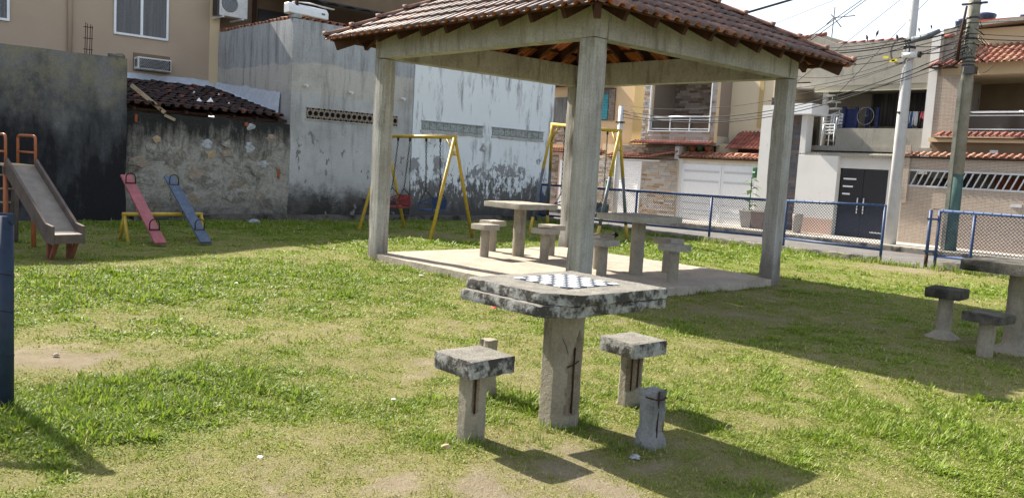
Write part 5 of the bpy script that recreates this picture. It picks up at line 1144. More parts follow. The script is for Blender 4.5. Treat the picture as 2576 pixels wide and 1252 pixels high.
clad(hb, XF + 1.69, by0 + 0.26, by1 - 0.26, bz0 + 0.3, 5.5, 'ledge_stone_brown', 0.10, (0.25, 0.5), seed=21, joined=True)
clad(hb, XF + 0.02, oy1, by1, bz0, 5.2, 'ledge_stone', 0.10, (0.18, 0.35), seed=22); clad(hb, XF + 0.02, by0, oy0, bz0, 5.2, 'ledge_stone', 0.10, (0.18, 0.35), seed=23)
clad(hb, XF + 0.02, oy0, oy1, bz0, oz0 - 0.03, 'ledge_stone', 0.10, (0.25, 0.5), seed=24)
MB().box(XF - 0.05, oy0 - 0.02, oz0 - 0.03, XF + 0.21, oy1 + 0.02, oz0).build('window_sill', 'plain_white', hb)
for yy in (oy0, oy1): MB().box(XF - 0.03, yy - 0.02, oz0, XF + 0.05, yy + 0.02, 5.2).build('opening_trim', 'plain_white', hb)
rl = thing('balcony_railing', (XF - 0.02, (oy0 + oy1) / 2, oz0), 'white aluminium balcony railing with dark glass on the stone house', 'railing')
rail_frame(rl, XF + 0.09, oy0 + 0.05, oy1 - 0.05, oz0 + 0.03, OX(1700, 294, XF).z, 3)
canopy(hb, XF + 0.02, OX(1592, 358, XF).y, by0 - 0.02, bz0 - 0.10, 'red_tile', 0.30, 0.14)
# ground floor: garden wall, patterned door
gy0, gy1 = OX(1703, 450, XF - 0.1).y, OX(1548, 450, XF - 0.1).y
dy0, dy1, dz0, dz1 = FR(1556, 402, 1607, 528, XF - 0.1); dy0, dy1 = min(dy0, dy1), max(dy0, dy1)
cz = OX(1620, 396, XF - 0.1).z
MB().box(XF - 0.10, gy0, GZ, XF + 0.1, dy0, cz).build('garden_wall', 'cream_paint', hb)
MB().box(XF - 0.10, dy1, GZ, XF + 0.1, gy1 + 1.2, cz).build('garden_wall', 'cream_paint', hb)
MB().box(XF - 0.10, dy0, dz1, XF + 0.1, dy1, cz).build('garden_wall', 'cream_paint', hb)
clad(hb, XF - 0.10, gy0, gy1 + 1.2, GZ + 0.02, cz - 0.03, 'ledge_stone', 0.085, (0.22, 0.5), holes=((dy0 - 0.03, dy1 + 0.03, -1, dz1 + 0.03),), seed=26)
MB().box(XF + 0.12, gy0, cz - 0.1, XF + 0.5, gy1 + 1.0, bz0 - 0.14).build('upper_band', 'cream_paint', hb)
clad(hb, XF + 0.12, gy0 + 0.1, OX(1545, 370, XF).y, cz + 0.1, bz0 - 0.16, 'ledge_stone_brown', 0.085, (0.22, 0.45), seed=27)
canopy(hb, XF - 0.02, OX(1531, 392, XF - 0.1).y, gy0, cz + 0.01, 'red_tile', 0.26, 0.14, zr=0.22)
dr = MB().box(XF - 0.13, dy0, GZ + 0.02, XF - 0.06, dy1, dz1 - 0.02).build('garden_door', 'plain_white', hb); dr['label'] = 'white garden door with raised diamond pattern'
for i in range(6):
    for j in range(12):
        a = dy0 + 0.12 + (dy1 - dy0 - 0.24) * i / 6; b = a + (dy1 - dy0 - 0.24) / 6; c = 0.75 + 0.085 * j
        MB().prism([(XF - 0.131, a, c), (XF - 0.131, b, c), (XF - 0.15, b, c + 0.05), (XF - 0.15, a, c + 0.05)], (0.02, 0, 0.03)).build('raised_panel', 'plain_white', dr, at=WORLD[hb.name]).location = (0, 0, 0)
MB().box(XF - 0.16, dy0 - 0.9, dz1 + 0.0, XF - 0.10, dy1 + 0.05, dz1 + 0.05).build('door_lintel', 'plain_white', hb)
MB().box(XF - 0.14, gy0 - 0.02, cz - 0.05, XF + 0.12, gy0 + 0.16, OX(1703, 358, XF).z).build('white_stone_pier', 'old_white', hb)
for px, lb, py in ((1547, 'green mailbox on the stone wall, right of the swing leg', 425), (1527, 'green mailbox low on the stone wall beside the front column', 462)):
    c = OX(px + 2, py, XF - 0.2); mbx = thing('mailbox', (XF - 0.14, c.y, c.z), lb, 'mailbox', 'green mailboxes')
    MB().box(XF - 0.24, c.y - 0.09, c.z - 0.2, XF - 0.105, c.y + 0.09, c.z + 0.16).build('box', 'mailbox_green', mbx, bevel=0.015); MB().box(XF - 0.248, c.y - 0.065, c.z + 0.04, XF - 0.239, c.y + 0.065, c.z + 0.065).build('slot', 'dark_metal', mbx)
# white double gate
wy0, wy1, wz0, wz1 = FR(1718, 413, 1893, 572, XF); wy0, wy1 = min(wy0, wy1), max(wy0, wy1); wz0 = GZ + 0.03; wz1 = 1.88
wg = thing('garage_gate', (XF, (wy0 + wy1) / 2, GZ), 'wide white double gate with grey slots behind the mesh fence', 'gate')
MB().box(XF + 0.0, wy0 - 0.06, wz1, XF + 0.12, wy1 + 0.06, wz1 + 0.1).build('gate_frame', 'old_white', wg)
ym = OX(1812, 480, XF).y
for a, b in ((wy0, ym - 0.01), (ym + 0.01, wy1)):
    lf = MB().box(XF, a, wz0, XF + 0.05, b, wz1 - 0.004).build('gate_leaf', 'plain_white', wg)
    for z in (1.58, 1.22, 0.42, 0.16, 0.0): MB().box(XF - 0.012, a + 0.1, z, XF + 0.01, b - 0.1, z + (0.075 if z > 1 else 0.03)).build('slot_bar', 'slot_grey', lf, at=WORLD[wg.name]).location = (0, 0, 0)
    for yy in (a, b - 0.05): MB().box(XF - 0.02, yy, wz0, XF - 0.001, yy + 0.05, wz1 - 0.006).build('stile', 'plain_white', lf, at=WORLD[wg.name]).location = (0, 0, 0)
gw = thing('gate_wall', (XF, 12, GZ), 'cream gate surround with orange tile coping over the white gate', 'wall')
gp1 = OX(1703, 480, XF - 0.06).y
MB().box(XF - 0.06, wy1 + 0.005, GZ, XF + 0.15, gp1, 2.1).build('gate_pier', 'white_wall', gw)
MB().box(XF - 0.04, OX(1906, 480, XF).y - 0.2, GZ, XF + 0.15, wy0 - 0.065, 2.1).build('gate_pier', 'white_wall', gw)
MB().box(XF - 0.02, wy0 - 0.065, wz1 + 0.101, XF + 0.15, wy1 + 0.004, 2.12).build('lintel', 'cream_paint', gw)
canopy(gw, XF + 0.05, gp1 + 0.05, OX(1906, 400, XF).y - 0.2, 2.13, 'orange_tile', 0.22, 0.165, tilt=0.04)
for i in range(12): 
    y = gp1 - 0.15 - i * 0.33
    if y > OX(1906, 400, XF).y - 0.2: MB().cyl((XF + 0.10, y + 0.18, 2.27), (XF + 0.10, y - 0.17, 2.285), 0.06, 0.07, n=8).build('ridge_tile', 'orange_tile', gw)
mbx = thing('mailbox', (XF - 0.1, 10.1, 1.5), 'green mailbox on the pier right of the white gate', 'mailbox', 'green mailboxes'); c = OX(1900, 433, XF - 0.1)
MB().box(XF - 0.2, c.y - 0.055, c.z - 0.20, XF - 0.045, c.y + 0.055, c.z + 0.16).build('box', 'mailbox_green', mbx, bevel=0.015); MB().box(XF - 0.208, c.y - 0.05, c.z - 0.03, XF - 0.199, c.y + 0.05, c.z + 0.02).build('slot', 'plain_white', mbx)
# cream terrace wall behind the gate with planter shelf, big cream side wall, little roof
cw = thing('cream_house', (21.5, 11, GZ), 'tall cream side wall with soot above a small red tiled roof', 'house')
MB().box(XF + 1.0, OX(1800, 300, XF + 1.0).y - 3.0, GZ, XF + 4.5, OX(1797, 300, XF + 1.0).y, 6.2).build('wall', 'grime_cream', cw)
MB().box(XF + 0.45, wy0 - 0.3, GZ, XF + 0.55, gp1, OX(1740, 360, XF + 0.5).z).build('terrace_wall', 'cream_paint', cw)
MB().box(XF + 0.96, OX(1917, 240, XF + .96).y - 0.05, 3.3, XF + 0.998, OX(1910, 240, XF + .96).y, 6.2).build('ochre_stripe', 'ochre_tone', cw)
rx = XF + 0.95; a = OX(1832, 372, XF + 0.3); b = OX(1912, 342, XF + 0.95)
rsl = dict(u=Vector((0, -1, 0)), up=Vector((0.80, 0, 0.60)), n=Vector((-0.60, 0, 0.80)), o=Vector((XF + 0.15, (a.y + b.y) / 2 - 0.35, a.z - 0.02)), half=abs(a.y - b.y) / 2 + 0.35, len=1.0)
RT = tile_mesh('red_roof_tile', ['red_tile', 'red_tile'], tw=0.16, tl=0.33, roll=0.045, nseg=5)
lay_tiles(cw, rsl, RT, hip=False, tw=0.16, te=0.27, tl=0.33, tilt=0.02)
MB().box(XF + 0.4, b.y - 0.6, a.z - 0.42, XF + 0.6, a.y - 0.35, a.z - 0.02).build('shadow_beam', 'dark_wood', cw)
MB().box(XF + 0.56, b.y - 0.6, 2.0, XF + 0.97, a.y - 0.2, a.z - 0.42).build('porch_wall', 'pink_paint', cw)
pr_ = thing('planter_rack', (XF + 0.3, 12.5, 2.3), 'dark wooden rack of terracotta and green flowerpots above the gate', 'planter')
ra = OX(1737, 372, XF + 0.35); rb = OX(1797, 372, XF + 0.35)
for dz in (0.0, 0.28): MB().box(XF + 0.30, rb.y, ra.z - 0.22 + dz, XF + 0.44, ra.y, ra.z - 0.15 + dz).build('rack_board', 'dark_wood', pr_)
for yy in (ra.y - 0.02, rb.y + 0.02, (ra.y + rb.y) / 2): MB().box(XF + 0.40, yy - 0.03, 2.1, XF + 0.449, yy + 0.03, ra.z + 0.3).build('rack_post', 'dark_wood', pr_)
def fan_plant(parent, c, n, ln, wd, mat, seed, droop=0.5):
    rg = random.Random(seed)
    for i in range(n):
        t = 2 * math.pi * i / n + rg.uniform(-0.4, 0.4); l = ln * rg.uniform(0.6, 1.1); d = Vector((math.cos(t), math.sin(t), 0)); s = Vector((-d.y, d.x, 0)) * wd; v = []
        k = 4
        for j in range(k + 1):
            f = j / k; p = Vector(c) + d * (l * 0.6 * f ** 1.3) + Vector((0, 0, l * (f - droop * f * f))); w = s * (math.sin(math.pi * min(0.98, f * 0.9 + 0.08))); v += [p - w, p + w]
        MB().add(v, [(2 * j, 2 * j + 1, 2 * j + 3, 2 * j + 2) for j in range(k)], 0, True).build('leaf', mat, parent)
for k, (f, mt, pm) in enumerate(((0.18, 'leaf_yellow', 'terracotta'), (0.5, 'leaf_green', 'mailbox_green'), (0.82, 'leaf_green', 'terracotta'))):
    yy = ra.y + (rb.y - ra.y) * f; MB().lathe([(0.10, 0), (0.15, 0.2), (0.16, 0.24)], (XF + 0.26, yy, ra.z - 0.16), 12).build('flowerpot', pm, pr_)
    fan_plant(pr_, (XF + 0.26, yy, ra.z + 0.06), 9, 0.55 if k == 0 else 0.3, 0.025, mt, k + 40)
# planters in front of the gate pier
c = G(1880, 566, -0.2); c = Vector((18.6, OX(1882, 560, 18.6).y, -0.2))
pt = thing('potted_plant', c, 'tall leafy plant in a tapered grey planter before the white gate', 'potted plant')
MB().add([(c.x + sx * w, c.y + sy * w, z) for w, z in ((0.17, -0.2), (0.25, 0.38)) for sx, sy in ((-1, -1), (1, -1), (1, 1), (-1, 1))], [(3, 2, 1, 0), (4, 5, 6, 7)] + [(i, (i + 1) % 4, 4 + (i + 1) % 4, 4 + i) for i in range(4)]).build('planter', 'planter_grey', pt, bevel=0.015)
stem = [(c.x, c.y, 0.35), (c.x + 0.03, c.y + 0.02, 0.8), (c.x - 0.02, c.y - 0.02, 1.15), (c.x + 0.02, c.y + 0.02, 1.5)]; MB().tube(stem, 0.018, 6).build('stem', 'leaf_green', pt)
rg = random.Random(5)
for i in range(22):
    f = rg.uniform(0.05, 1); p = Vector(stem[0]).lerp(Vector(stem[3]), f); t = rg.uniform(0, 2 * math.pi); d = Vector((math.cos(t), math.sin(t), rg.uniform(-0.3, 0.6))).normalized(); l = rg.uniform(0.26, 0.46); s = d.cross(Vector((0, 0, 1))).normalized() * l * 0.24
    MB().add([p, p + d * l * .4 - s, p + d * l * .4 + s, p + d * l + Vector((0, 0, -0.08))], [(0, 1, 2), (1, 3, 2)]).build('leaf', 'leaf_green', pt)
c2 = Vector((18.6, OX(1912, 562, 18.6).y, -0.2)); pb = thing('brown_planter', c2, 'empty brown square planter beside the tall potted plant', 'planter')
MB().add([(c2.x + sx * w, c2.y + sy * w, z) for w, z in ((0.20, -0.2), (0.26, 0.38)) for sx, sy in ((-1, -1), (1, -1), (1, 1), (-1, 1))], [(3, 2, 1, 0), (4, 5, 6, 7)] + [(i, (i + 1) % 4, 4 + (i + 1) % 4, 4 + i) for i in range(4)]).build('pot', 'planter_brown', pb, bevel=0.015)
c3 = Vector((18.6, OX(2003, 590, 18.6).y, -0.2)); p3 = thing('white_planter', c3, 'pale planter tub behind the fence just right of the right column', 'planter')
MB().lathe([(0.12, 0), (0.17, 0.55), (0.18, 0.6)], c3, 16).build('pot', 'planter_grey', p3)
MB().lathe([(0.13, 0.55), (0.15, 0.605)], c3, 12).build('soil', 'mossy_concrete', p3)

# --- white portal with slate panel
po = thing('white_portal', (XF, 9.2, GZ), 'white portal frame with dark slate panel behind the right column', 'portal')
pa, pb_ = OX(1906, 420, XF - 0.25).y, OX(1950, 420, XF - 0.25).y
MB().box(XF - 0.25, pb_, GZ, XF + 0.3, pa, 3.98).build('pillar', 'white_wall', po)
qa, qb = OX(2014, 340, XF - 0.2).y, OX(2028, 340, XF - 0.2).y
MB().box(XF - 0.5, OX(2042, 278, XF - 0.5).y, 3.66, XF + 0.6, pb_ - 0.002, 4.0).build('lintel_slab', 'plain_white', po); MB().box(XF - 0.2, qb, GZ, XF + 0.2, qa, 3.658).build('slim_post', 'white_wall', po)
MB().box(XF + 0.08, qa + 0.001, GZ, XF + 0.3, pb_ - 0.003, 3.657).build('slate_back', 'slate', po); clad(po, XF + 0.08, qa + 0.005, pb_ - 0.005, GZ + 0.02, 3.5, 'slate', 0.10, (0.2, 0.5), seed=31)
mt_ = MB().box(XF - 0.05, pa - 0.45, 3.985, XF + 0.1, pa - 0.2, 4.25).build('cable_box', 'dark_metal', po)

# --- house D: white street wall with black door, concrete terrace above
hd = thing('terrace_house', (21, 6.5, GZ), 'concrete house with open upper terrace above a white wall and black door', 'house')
ky0, ky1, kz0, kz1 = FR(2109, 424, 2234, 600, XF); ky0, ky1 = min(ky0, ky1), max(ky0, ky1); ky1 = OX(2107, 510, XF).y; ky0 = ky1 - 1.55; kz1 = OX(2150, 424, XF).z
hy1 = OX(2014, 340, XF - 0.2).y; hy0 = OX(2268, 480, XF).y - 0.05; wt_ = OX(2100, 393, XF).z
MB().box(XF - 0.23, ky1, GZ, XF + 0.15, qa - 0.01, wt_).build('street_wall', 'white_wall', hd); MB().box(XF, hy0, GZ, XF + 0.15, ky0, wt_).build('street_wall', 'white_wall', hd); MB().box(XF, ky0 + 0.001, kz1, XF + 0.15, ky1 - 0.001, wt_).build('door_head', 'white_wall', hd)
MB().box(XF - 0.242, ky1 + 0.02, GZ, XF - 0.229, hy1 - 0.05, GZ + 0.55).build('damp_plinth', 'pink_paint', hd)
cop = MB(); n = 34
for i in range(n): yy = hy0 + (hy1 - hy0) * i / n; cop.tube([(XF - 0.2, yy + 0.05, wt_ + 0.02), (XF + 0.2, yy + 0.05, wt_ + 0.09)], 0.05, 7)
o = cop.build('corrugated_coping', 'terrace_concrete', hd); o['kind'] = 'stuff'
bd = thing('black_door', (XF, (ky0 + ky1) / 2, GZ), 'black double street door with three white stripes and two long handles', 'door')
ymid = (ky0 + ky1) / 2 - 0.0
for a, b in ((ky0 + 0.03, ymid - 0.006), (ymid + 0.006, ky1 - 0.03)): MB().box(XF + 0.02, a, GZ + 0.03, XF + 0.07, b, kz1 - 0.03).build('leaf', 'dark_metal', bd, bevel=0.006)
for z, w in ((kz1 - 0.36, 0.42), (kz1 - 0.60, 0.33), (kz1 - 0.84, 0.25)): MB().box(XF + 0.008, ky1 - 0.12 - w, z, XF + 0.02, ky1 - 0.12, z + 0.05).build('white_stripe', 'plain_white', bd)
MB().box(XF + 0.008, ky0 + 0.05, GZ + 0.22, XF + 0.02, ky0 + 0.42, GZ + 0.26).build('white_stripe', 'plain_white', bd)
for yy in (ymid + 0.10, ymid - 0.10): MB().cyl((XF - 0.05, yy, 0.55), (XF - 0.05, yy, 1.05), 0.022, n=8).build('handle', 'aluminium', bd)
MB().box(XF + 0.005, ky0, GZ, XF + 0.1, ky0 + 0.028, kz1 - 0.002).build('door_frame', 'dark_metal', bd); MB().box(XF + 0.005, ky1 - 0.028, GZ, XF + 0.1, ky1, kz1 - 0.002).build('door_frame', 'dark_metal', bd)
# terrace: slab, parapet, columns, back wall, fascia
XT = XF + 0.5
ty1 = OX(1998, 300, XT).y + 0.2; ty0 = OX(2350, 250, XT).y - 0.1
s0 = OX(2150, 368, XT).z; s1 = OX(2200, 323, XT).z
MB().box(XT, OX(2330, 345, XT).y, s0, XT + 0.14, OX(2102, 345, XT).y, s1).build('parapet', 'terrace_concrete', hd)
MB().box(XT - 0.05, ty0, s0 - 0.16, XT + 3.5, ty1, s0 - 0.002).build('terrace_slab', 'terrace_concrete', hd)
MB().box(XT + 0.3, hy0, GZ, XT + 0.5, hy1, s0 - 0.165).build('shaded_wall', 'grey_terrace', hd)
fz0 = OX(2200, 213, XT).z; fz1 = OX(2200, 105, XT).z
MB().prism([(XT, ty0, fz0), (XT, OX(2040, 210, XT).y, fz0), (XT, OX(2040, 100, XT).y, OX(2045, 85, XT).z), (XT, OX(2105, 100, XT).y, fz1 + 0.02), (XT, ty0, fz1)], (0.18, 0, 0)).build('roof_fascia', 'terrace_concrete', hd)
MB().box(XT + 0.18, ty0, fz0 - 0.02, XT + 3.4, ty1, fz0 + 0.14).build('terrace_ceiling', 'grey_terrace', hd)
MB().box(XT + 0.02, ty0, OX(2200, 200, XT).z - 0.35, XT + 0.16, OX(2050, 210, XT).y, fz0 - 0.001).build('ceiling_beam', 'pale_beam', hd)
MB().box(XT + 2.6, ty0 - 1.2, s0, XT + 3.4, ty1 + 2.0, fz0 - 0.021).build('back_wall', 'grey_terrace', hd)
MB().box(XT - 0.02, OX(2352, 250, XT).y, s0 - 0.8, XT + 0.25, OX(2330, 250, XT).y, fz1 + 0.1).build('white_column', 'white_wall', hd)
MB().box(XT + 0.1, OX(2385, 250, XT).y, s0 - 0.9, XT + 2.5, OX(2352, 250, XT).y - 0.003, fz1 + 0.25).build('side_pier', 'terrace_concrete', hd)
a = OX(2200, 224, XT + 2.55); b = OX(2326, 318, XT + 2.55); MB().box(XT + 2.52, b.y, b.z, XT + 2.56, a.y, a.z).build('sliding_door', 'dark_window', hd)
for yy in (a.y, (a.y + b.y) / 2, b.y): MB().box(XT + 2.49, yy - 0.03, b.z, XT + 2.519, yy + 0.03, a.z).build('door_stile', 'grey_paint', hd)
MB().box(XT + 2.49, b.y, a.z, XT + 2.55, a.y, a.z + 0.07).build('door_head_rail', 'aluminium', hd)
for i in range(14):
    yy = OX(2110, 100, XT).y - i * 0.3
    if yy > ty0: MB().cyl((XT + 0.05, yy, fz1 + 0.02), (XT + 0.05, yy - 0.28, fz1 + 0.025), 0.05, 0.06, n=7).build('coping_tile', 'red_tile', hd)
g0 = OX(2012, 97, XT + 0.6); g1 = OX(2100, 90, XT + 0.6)
MB().prism([(XT + 0.3, g0.y + 0.3, fz0 + 0.2), (XT + 0.3, g1.y, fz0 + 0.2), (XT + 0.3, g1.y, g1.z - 0.1), (XT + 0.3, OX(2075, 85, XT + 0.3).y, OX(2075, 84, XT + 0.3).z - 0.06), (XT + 0.3, g0.y + 0.3, g0.z - 0.15)], (2, 0, 0)).build('side_gable', 'terrace_concrete', hd)
for i in range(6): p = OX(2018 + i * 11, 97 - i * 1.6, XT + 0.3); MB().cyl((XT + 0.2, p.y + 0.1, p.z), (XT + 0.2, p.y - 0.14, p.z + 0.02), 0.055, 0.065, n=7).build('ridge_tile', 'red_tile', hd)
# spiral stair on the terrace
sx = XT + 0.9; sy = OX(2073, 300, sx).y
sp = thing('spiral_stair', (sx, sy, s0), 'white concrete spiral stair on the upper terrace', 'staircase')
MB().cyl((sx, sy, s0), (sx, sy, s0 + 2.9), 0.11, n=14).build('newel', 'old_white', sp)
for i in range(12):
    t0 = R(305 - i * 14); t1 = t0 + R(34); z = s0 + 0.20 + i * 0.21; pts = [(sx + 0.1 * math.cos(t0), sy + 0.1 * math.sin(t0), z)] + [(sx + 0.68 * math.cos(t0 + (t1 - t0) * k / 4), sy + 0.68 * math.sin(t0 + (t1 - t0) * k / 4), z) for k in range(5)]
    MB().prism(pts, (0, 0, 0.06)).build('tread', 'old_white', sp)
    MB().cyl((sx + 0.64 * math.cos(t0 + 0.1), sy + 0.64 * math.sin(t0 + 0.1), z + 0.06), (sx + 0.64 * math.cos(t0 + 0.1), sy + 0.64 * math.sin(t0 + 0.1), z + 0.27), 0.014, n=6).build('baluster', 'plain_white', sp)
# stacked plastic chairs on the terrace
chy = OX(2092, 340, XT + 0.5).y
def plastic_chair(z, lb):
    t = thing('plastic_chair', (XT + 0.5, chy, z), lb, 'chair', 'stacked plastic chairs'); X0, Y0 = XT + 0.5, chy
    MB().box(X0 - 0.22, Y0 - 0.21, z + 0.40, X0 + 0.22, Y0 + 0.21, z + 0.43).build('seat', 'plastic_white', t, bevel=0.01)
    for i in range(5): MB().bar((X0 + 0.21, Y0 - 0.18 + i * 0.09, z + 0.42), (X0 + 0.27, Y0 - 0.19 + i * 0.095, z + 0.80), 0.05, 0.015, (1, 0, 0)).build('back_slat', 'plastic_white', t)
    MB().tube([(X0 + 0.27, Y0 - 0.21, z + 0.78), (X0 + 0.28, Y0, z + 0.86), (X0 + 0.27, Y0 + 0.21, z + 0.78)], 0.02, 6).build('back_rail', 'plastic_white', t)
    for sx_, sy_ in ((-1, -1), (-1, 1), (1, -1), (1, 1)): MB().cyl((X0 + sx_ * 0.20, Y0 + sy_ * 0.19, z + 0.41), (X0 + sx_ * 0.25, Y0 + sy_ * 0.23, z), 0.022, 0.018, n=7).build('leg', 'plastic_white', t)
    for sy_ in (-1, 1): MB().tube([(X0 - 0.2, Y0 + sy_ * 0.22, z + 0.41), (X0 - 0.19, Y0 + sy_ * 0.24, z + 0.62), (X0 + 0.24, Y0 + sy_ * 0.22, z + 0.64)], 0.018, 6).build('armrest', 'plastic_white', t)
for i, w in enumerate(('lowest', 'second', 'third', 'topmost')): plastic_chair(s0 + 0.01 + 0.10 * i, w + ' white plastic chair in the stack by the spiral stair')
# blue stand with a round fan, clothes airer
b0, b1 = OX(2122, 300, XT + 0.8), OX(2205, 310, XT + 0.8); bl = thing('blue_frame', (XT + 0.8, (b0.y + b1.y) / 2, s0), 'dark blue panel frame standing on the terrace', 'frame')
for f in (0.0, 0.38, 0.72, 1.0): yy = b0.y + (b1.y - b0.y) * f; MB().box(XT + 0.78, yy - 0.05, s0, XT + 0.86, yy + 0.05, OX(2150, 268 + 4 * f, XT + 0.8).z).build('upright', 'tarp_blue', bl)
MB().box(XT + 0.87, b0.y + (b1.y - b0.y) * 0.4, s0 + 0.1, XT + 0.9, b0.y, OX(2150, 274, XT + 0.8).z).build('panel', 'tarp_blue', bl)
fc = OX(2177, 292, XT + 0.7); fn_ = thing('round_fan', (XT + 0.7, fc.y, s0), 'round white-rimmed fan among the blue posts', 'fan')
MB().tube([(XT + 0.7, fc.y + 0.28 * math.cos(t), fc.z + 0.28 * math.sin(t)) for t in (2 * math.pi * k / 24 for k in range(24))], 0.008, 5, closed=True).build('rim', 'pole_concrete', fn_)
for k in range(8): t = math.pi * k / 8; MB().cyl((XT + 0.7, fc.y + 0.28 * math.cos(t), fc.z + 0.28 * math.sin(t)), (XT + 0.7, fc.y - 0.28 * math.cos(t), fc.z - 0.28 * math.sin(t)), 0.003, n=4).build('guard_wire', 'grey_paint', fn_)
MB().lathe([(0.06, -0.03), (0.07, 0), (0.06, 0.03)], (XT + 0.72, fc.y, fc.z), 12).build('hub', 'grey_paint', fn_); MB().cyl((XT + 0.74, fc.y, s0), (XT + 0.74, fc.y, fc.z - 0.05), 0.03, n=8).build('stand', 'dark_metal', fn_)
l0, l1 = OX(2268, 300, XT + 0.4), OX(2318, 300, XT + 0.4); zt_ = OX(2290, 283, XT + 0.4).z; cl = thing('clothes_airer', (XT + 0.4, (l0.y + l1.y) / 2, s0), 'white clothes airer with blue laundry behind the light pole', 'clothes airer')
for xx in (XT + 0.25, XT + 0.6): MB().tube([(xx, l0.y, s0), (xx, l0.y, zt_), (xx, l1.y, zt_), (xx, l1.y - 0.08, s0)], 0.014, 6).build('frame', 'plain_white', cl)
for k, (f, mt, hh) in enumerate(((0.06, 'cloth_blue', 0.5), (0.27, 'curtain', 0.35), (0.46, 'cloth_blue', 0.55), (0.68, 'curtain', 0.42), (0.9, 'cloth_dark', 0.5), (1.05, 'cloth_pink', 0.2))):
    ya = l0.y + (l1.y - l0.y) * f; yb = ya - 0.16; mb = MB(); v = []
    for i in range(7):
        yy = ya + (yb - ya) * i / 6; v += [(XT + 0.24 - 0.02 * math.sin(i * 2.2), yy, zt_ + 0.01), (XT + 0.23 - 0.045 * math.sin(i * 2.2 + 1), yy, zt_ - hh * (1 + 0.1 * math.sin(i + k)))]
    mb.add(v, [(2 * i, 2 * i + 2, 2 * i + 3, 2 * i + 1) for i in range(6)], 0, True); o = mb.build('garment', mt, cl); o.modifiers.new('thick', 'SOLIDIFY').thickness = 0.012

# --- house E: split-face tile wall, grille window band, balcony and tiled roof
he = thing('tiled_wall_house', (XF, 2, GZ), 'house with fine brown split-face tiles, slanted-bar window band and upper balcony at right', 'house')
ey1 = OX(2268, 500, XF - 0.08).y; ga = OX(2284, 424, XF - 0.08); gb_ = OX(2576, 486, XF - 0.08); ez = OX(2400, 397, XF - 0.08).z; yend = -6.0
gz0, gz1 = OX(2350, 472, XF - 0.08).z, OX(2350, 428, XF - 0.08).z
MB().box(XF - 0.08, yend, GZ, XF + 0.12, ey1, gz0).build('lower_wall', 'slat_tiles', he); MB().box(XF - 0.08, yend, gz1, XF + 0.12, ey1, ez).build('upper_wall', 'slat_tiles', he); MB().box(XF - 0.079, ga.y, gz0 + 0.001, XF + 0.119, ey1 - 0.001, gz1 - 0.001).build('corner_wall', 'slat_tiles', he)
MB().box(XF - 0.16, ey1 - 0.16, 1.0, XF - 0.081, ey1 + 0.02, OX(2275, 365, XF - 0.1).z).build('corner_pilaster', 'slat_tiles', he)
MB().box(XF + 1.6, yend, GZ, XF + 1.8, ga.y + 0.4, gz1 + 0.4).build('porch_back_wall', 'ledge_stone_brown', he)
MB().box(XF + 1.55, 2.0, GZ, XF + 1.599, 3.0, 1.9).build('porch_door', 'clay_tile', he); MB().box(XF + 1.55, 3.6, 1.1, XF + 1.599, 4.6, gz1 + 0.2).build('porch_window', 'dark_window', he)
gb = thing('window_grille', (XF - 0.08, 2, gz0), 'long aluminium window band with slanting bars in the tiled wall', 'window')
w = MB(); w.box(XF - 0.10, yend, gz1 - 0.05, XF + 0.0, ga.y, gz1); w.box(XF - 0.10, yend, gz0, XF + 0.0, ga.y, gz0 + 0.05); w.build('frame', 'aluminium', gb); MB().box(XF - 0.098, ga.y - 0.05, gz0 + 0.05, XF - 0.01, ga.y, gz1 - 0.05).build('end_stile', 'aluminium', gb)
yy = ga.y - 0.12
while yy > yend + 0.2: MB().bar((XF - 0.05, yy, gz0 + 0.03), (XF - 0.05, yy - 0.19, gz1 - 0.03), 0.035, 0.045, (1, 0, 0)).build('slant_bar', 'aluminium', gb); yy -= 0.195
canopy(he, XF + 0.02, OX(2277, 390, XF).y, yend, ez + 0.02, 'orange_tile', 0.24, 0.20)
# dark soffit band between storeys, upper balcony
uz0 = OX(2500, 360, XF + 0.3).z; 
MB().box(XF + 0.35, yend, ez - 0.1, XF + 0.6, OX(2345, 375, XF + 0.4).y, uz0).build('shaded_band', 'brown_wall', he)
MB().box(XF + 0.2, yend, uz0 + 0.001, XF + 0.5, OX(2338, 355, XF + 0.3).y, uz0 + 0.12).build('ledge', 'cream_paint', he)
canopy(he, XF + 0.35, OX(2345, 355, XF).y, yend, uz0 + 0.16, 'red_tile', 0.3, 0.19)
pz0 = uz0 + 0.2; pz1 = OX(2500, 331, XF + 0.5).z; pz2 = OX(2500, 281, XF + 0.5).z; py1 = OX(2342, 300, XF + 0.5).y
MB().box(XF + 0.5, yend, pz0 - 0.3, XF + 0.7, py1, pz1).build('balcony_parapet', 'slat_tiles', he)
pa_ = OX(2432, 250, XF + 0.5).y; ctop = OX(2400, 190, XF + 0.5).z
MB().box(XF + 0.499, pa_, pz1 + 0.001, XF + 0.9, py1, ctop).build('tiled_pier', 'slat_tiles', he)
MB().box(XF + 3.0, yend, pz0, XF + 3.2, py1, ctop + 0.3).build('balcony_back_wall', 'brown_wall', he); MB().box(XF + 0.95, py1 - 0.2, pz0, XF + 3.0, py1 - 0.01, ctop + 0.2).build('balcony_side_wall', 'slat_tiles', he)
MB().box(XF + 0.55, yend, ctop, XF + 3.2, py1, ctop + 0.35).build('eave_beam', 'cream_paint', he)
rr_ = thing('balcony_railing', (XF + 0.55, 1, pz1), 'aluminium balcony railing with glass at the right edge', 'railing'); rail_frame(rr_, XF + 0.6, yend, pa_ - 0.02, pz1 + 0.02, pz2, 6)
rz0 = OX(2480, 160, XF + 0.3).z
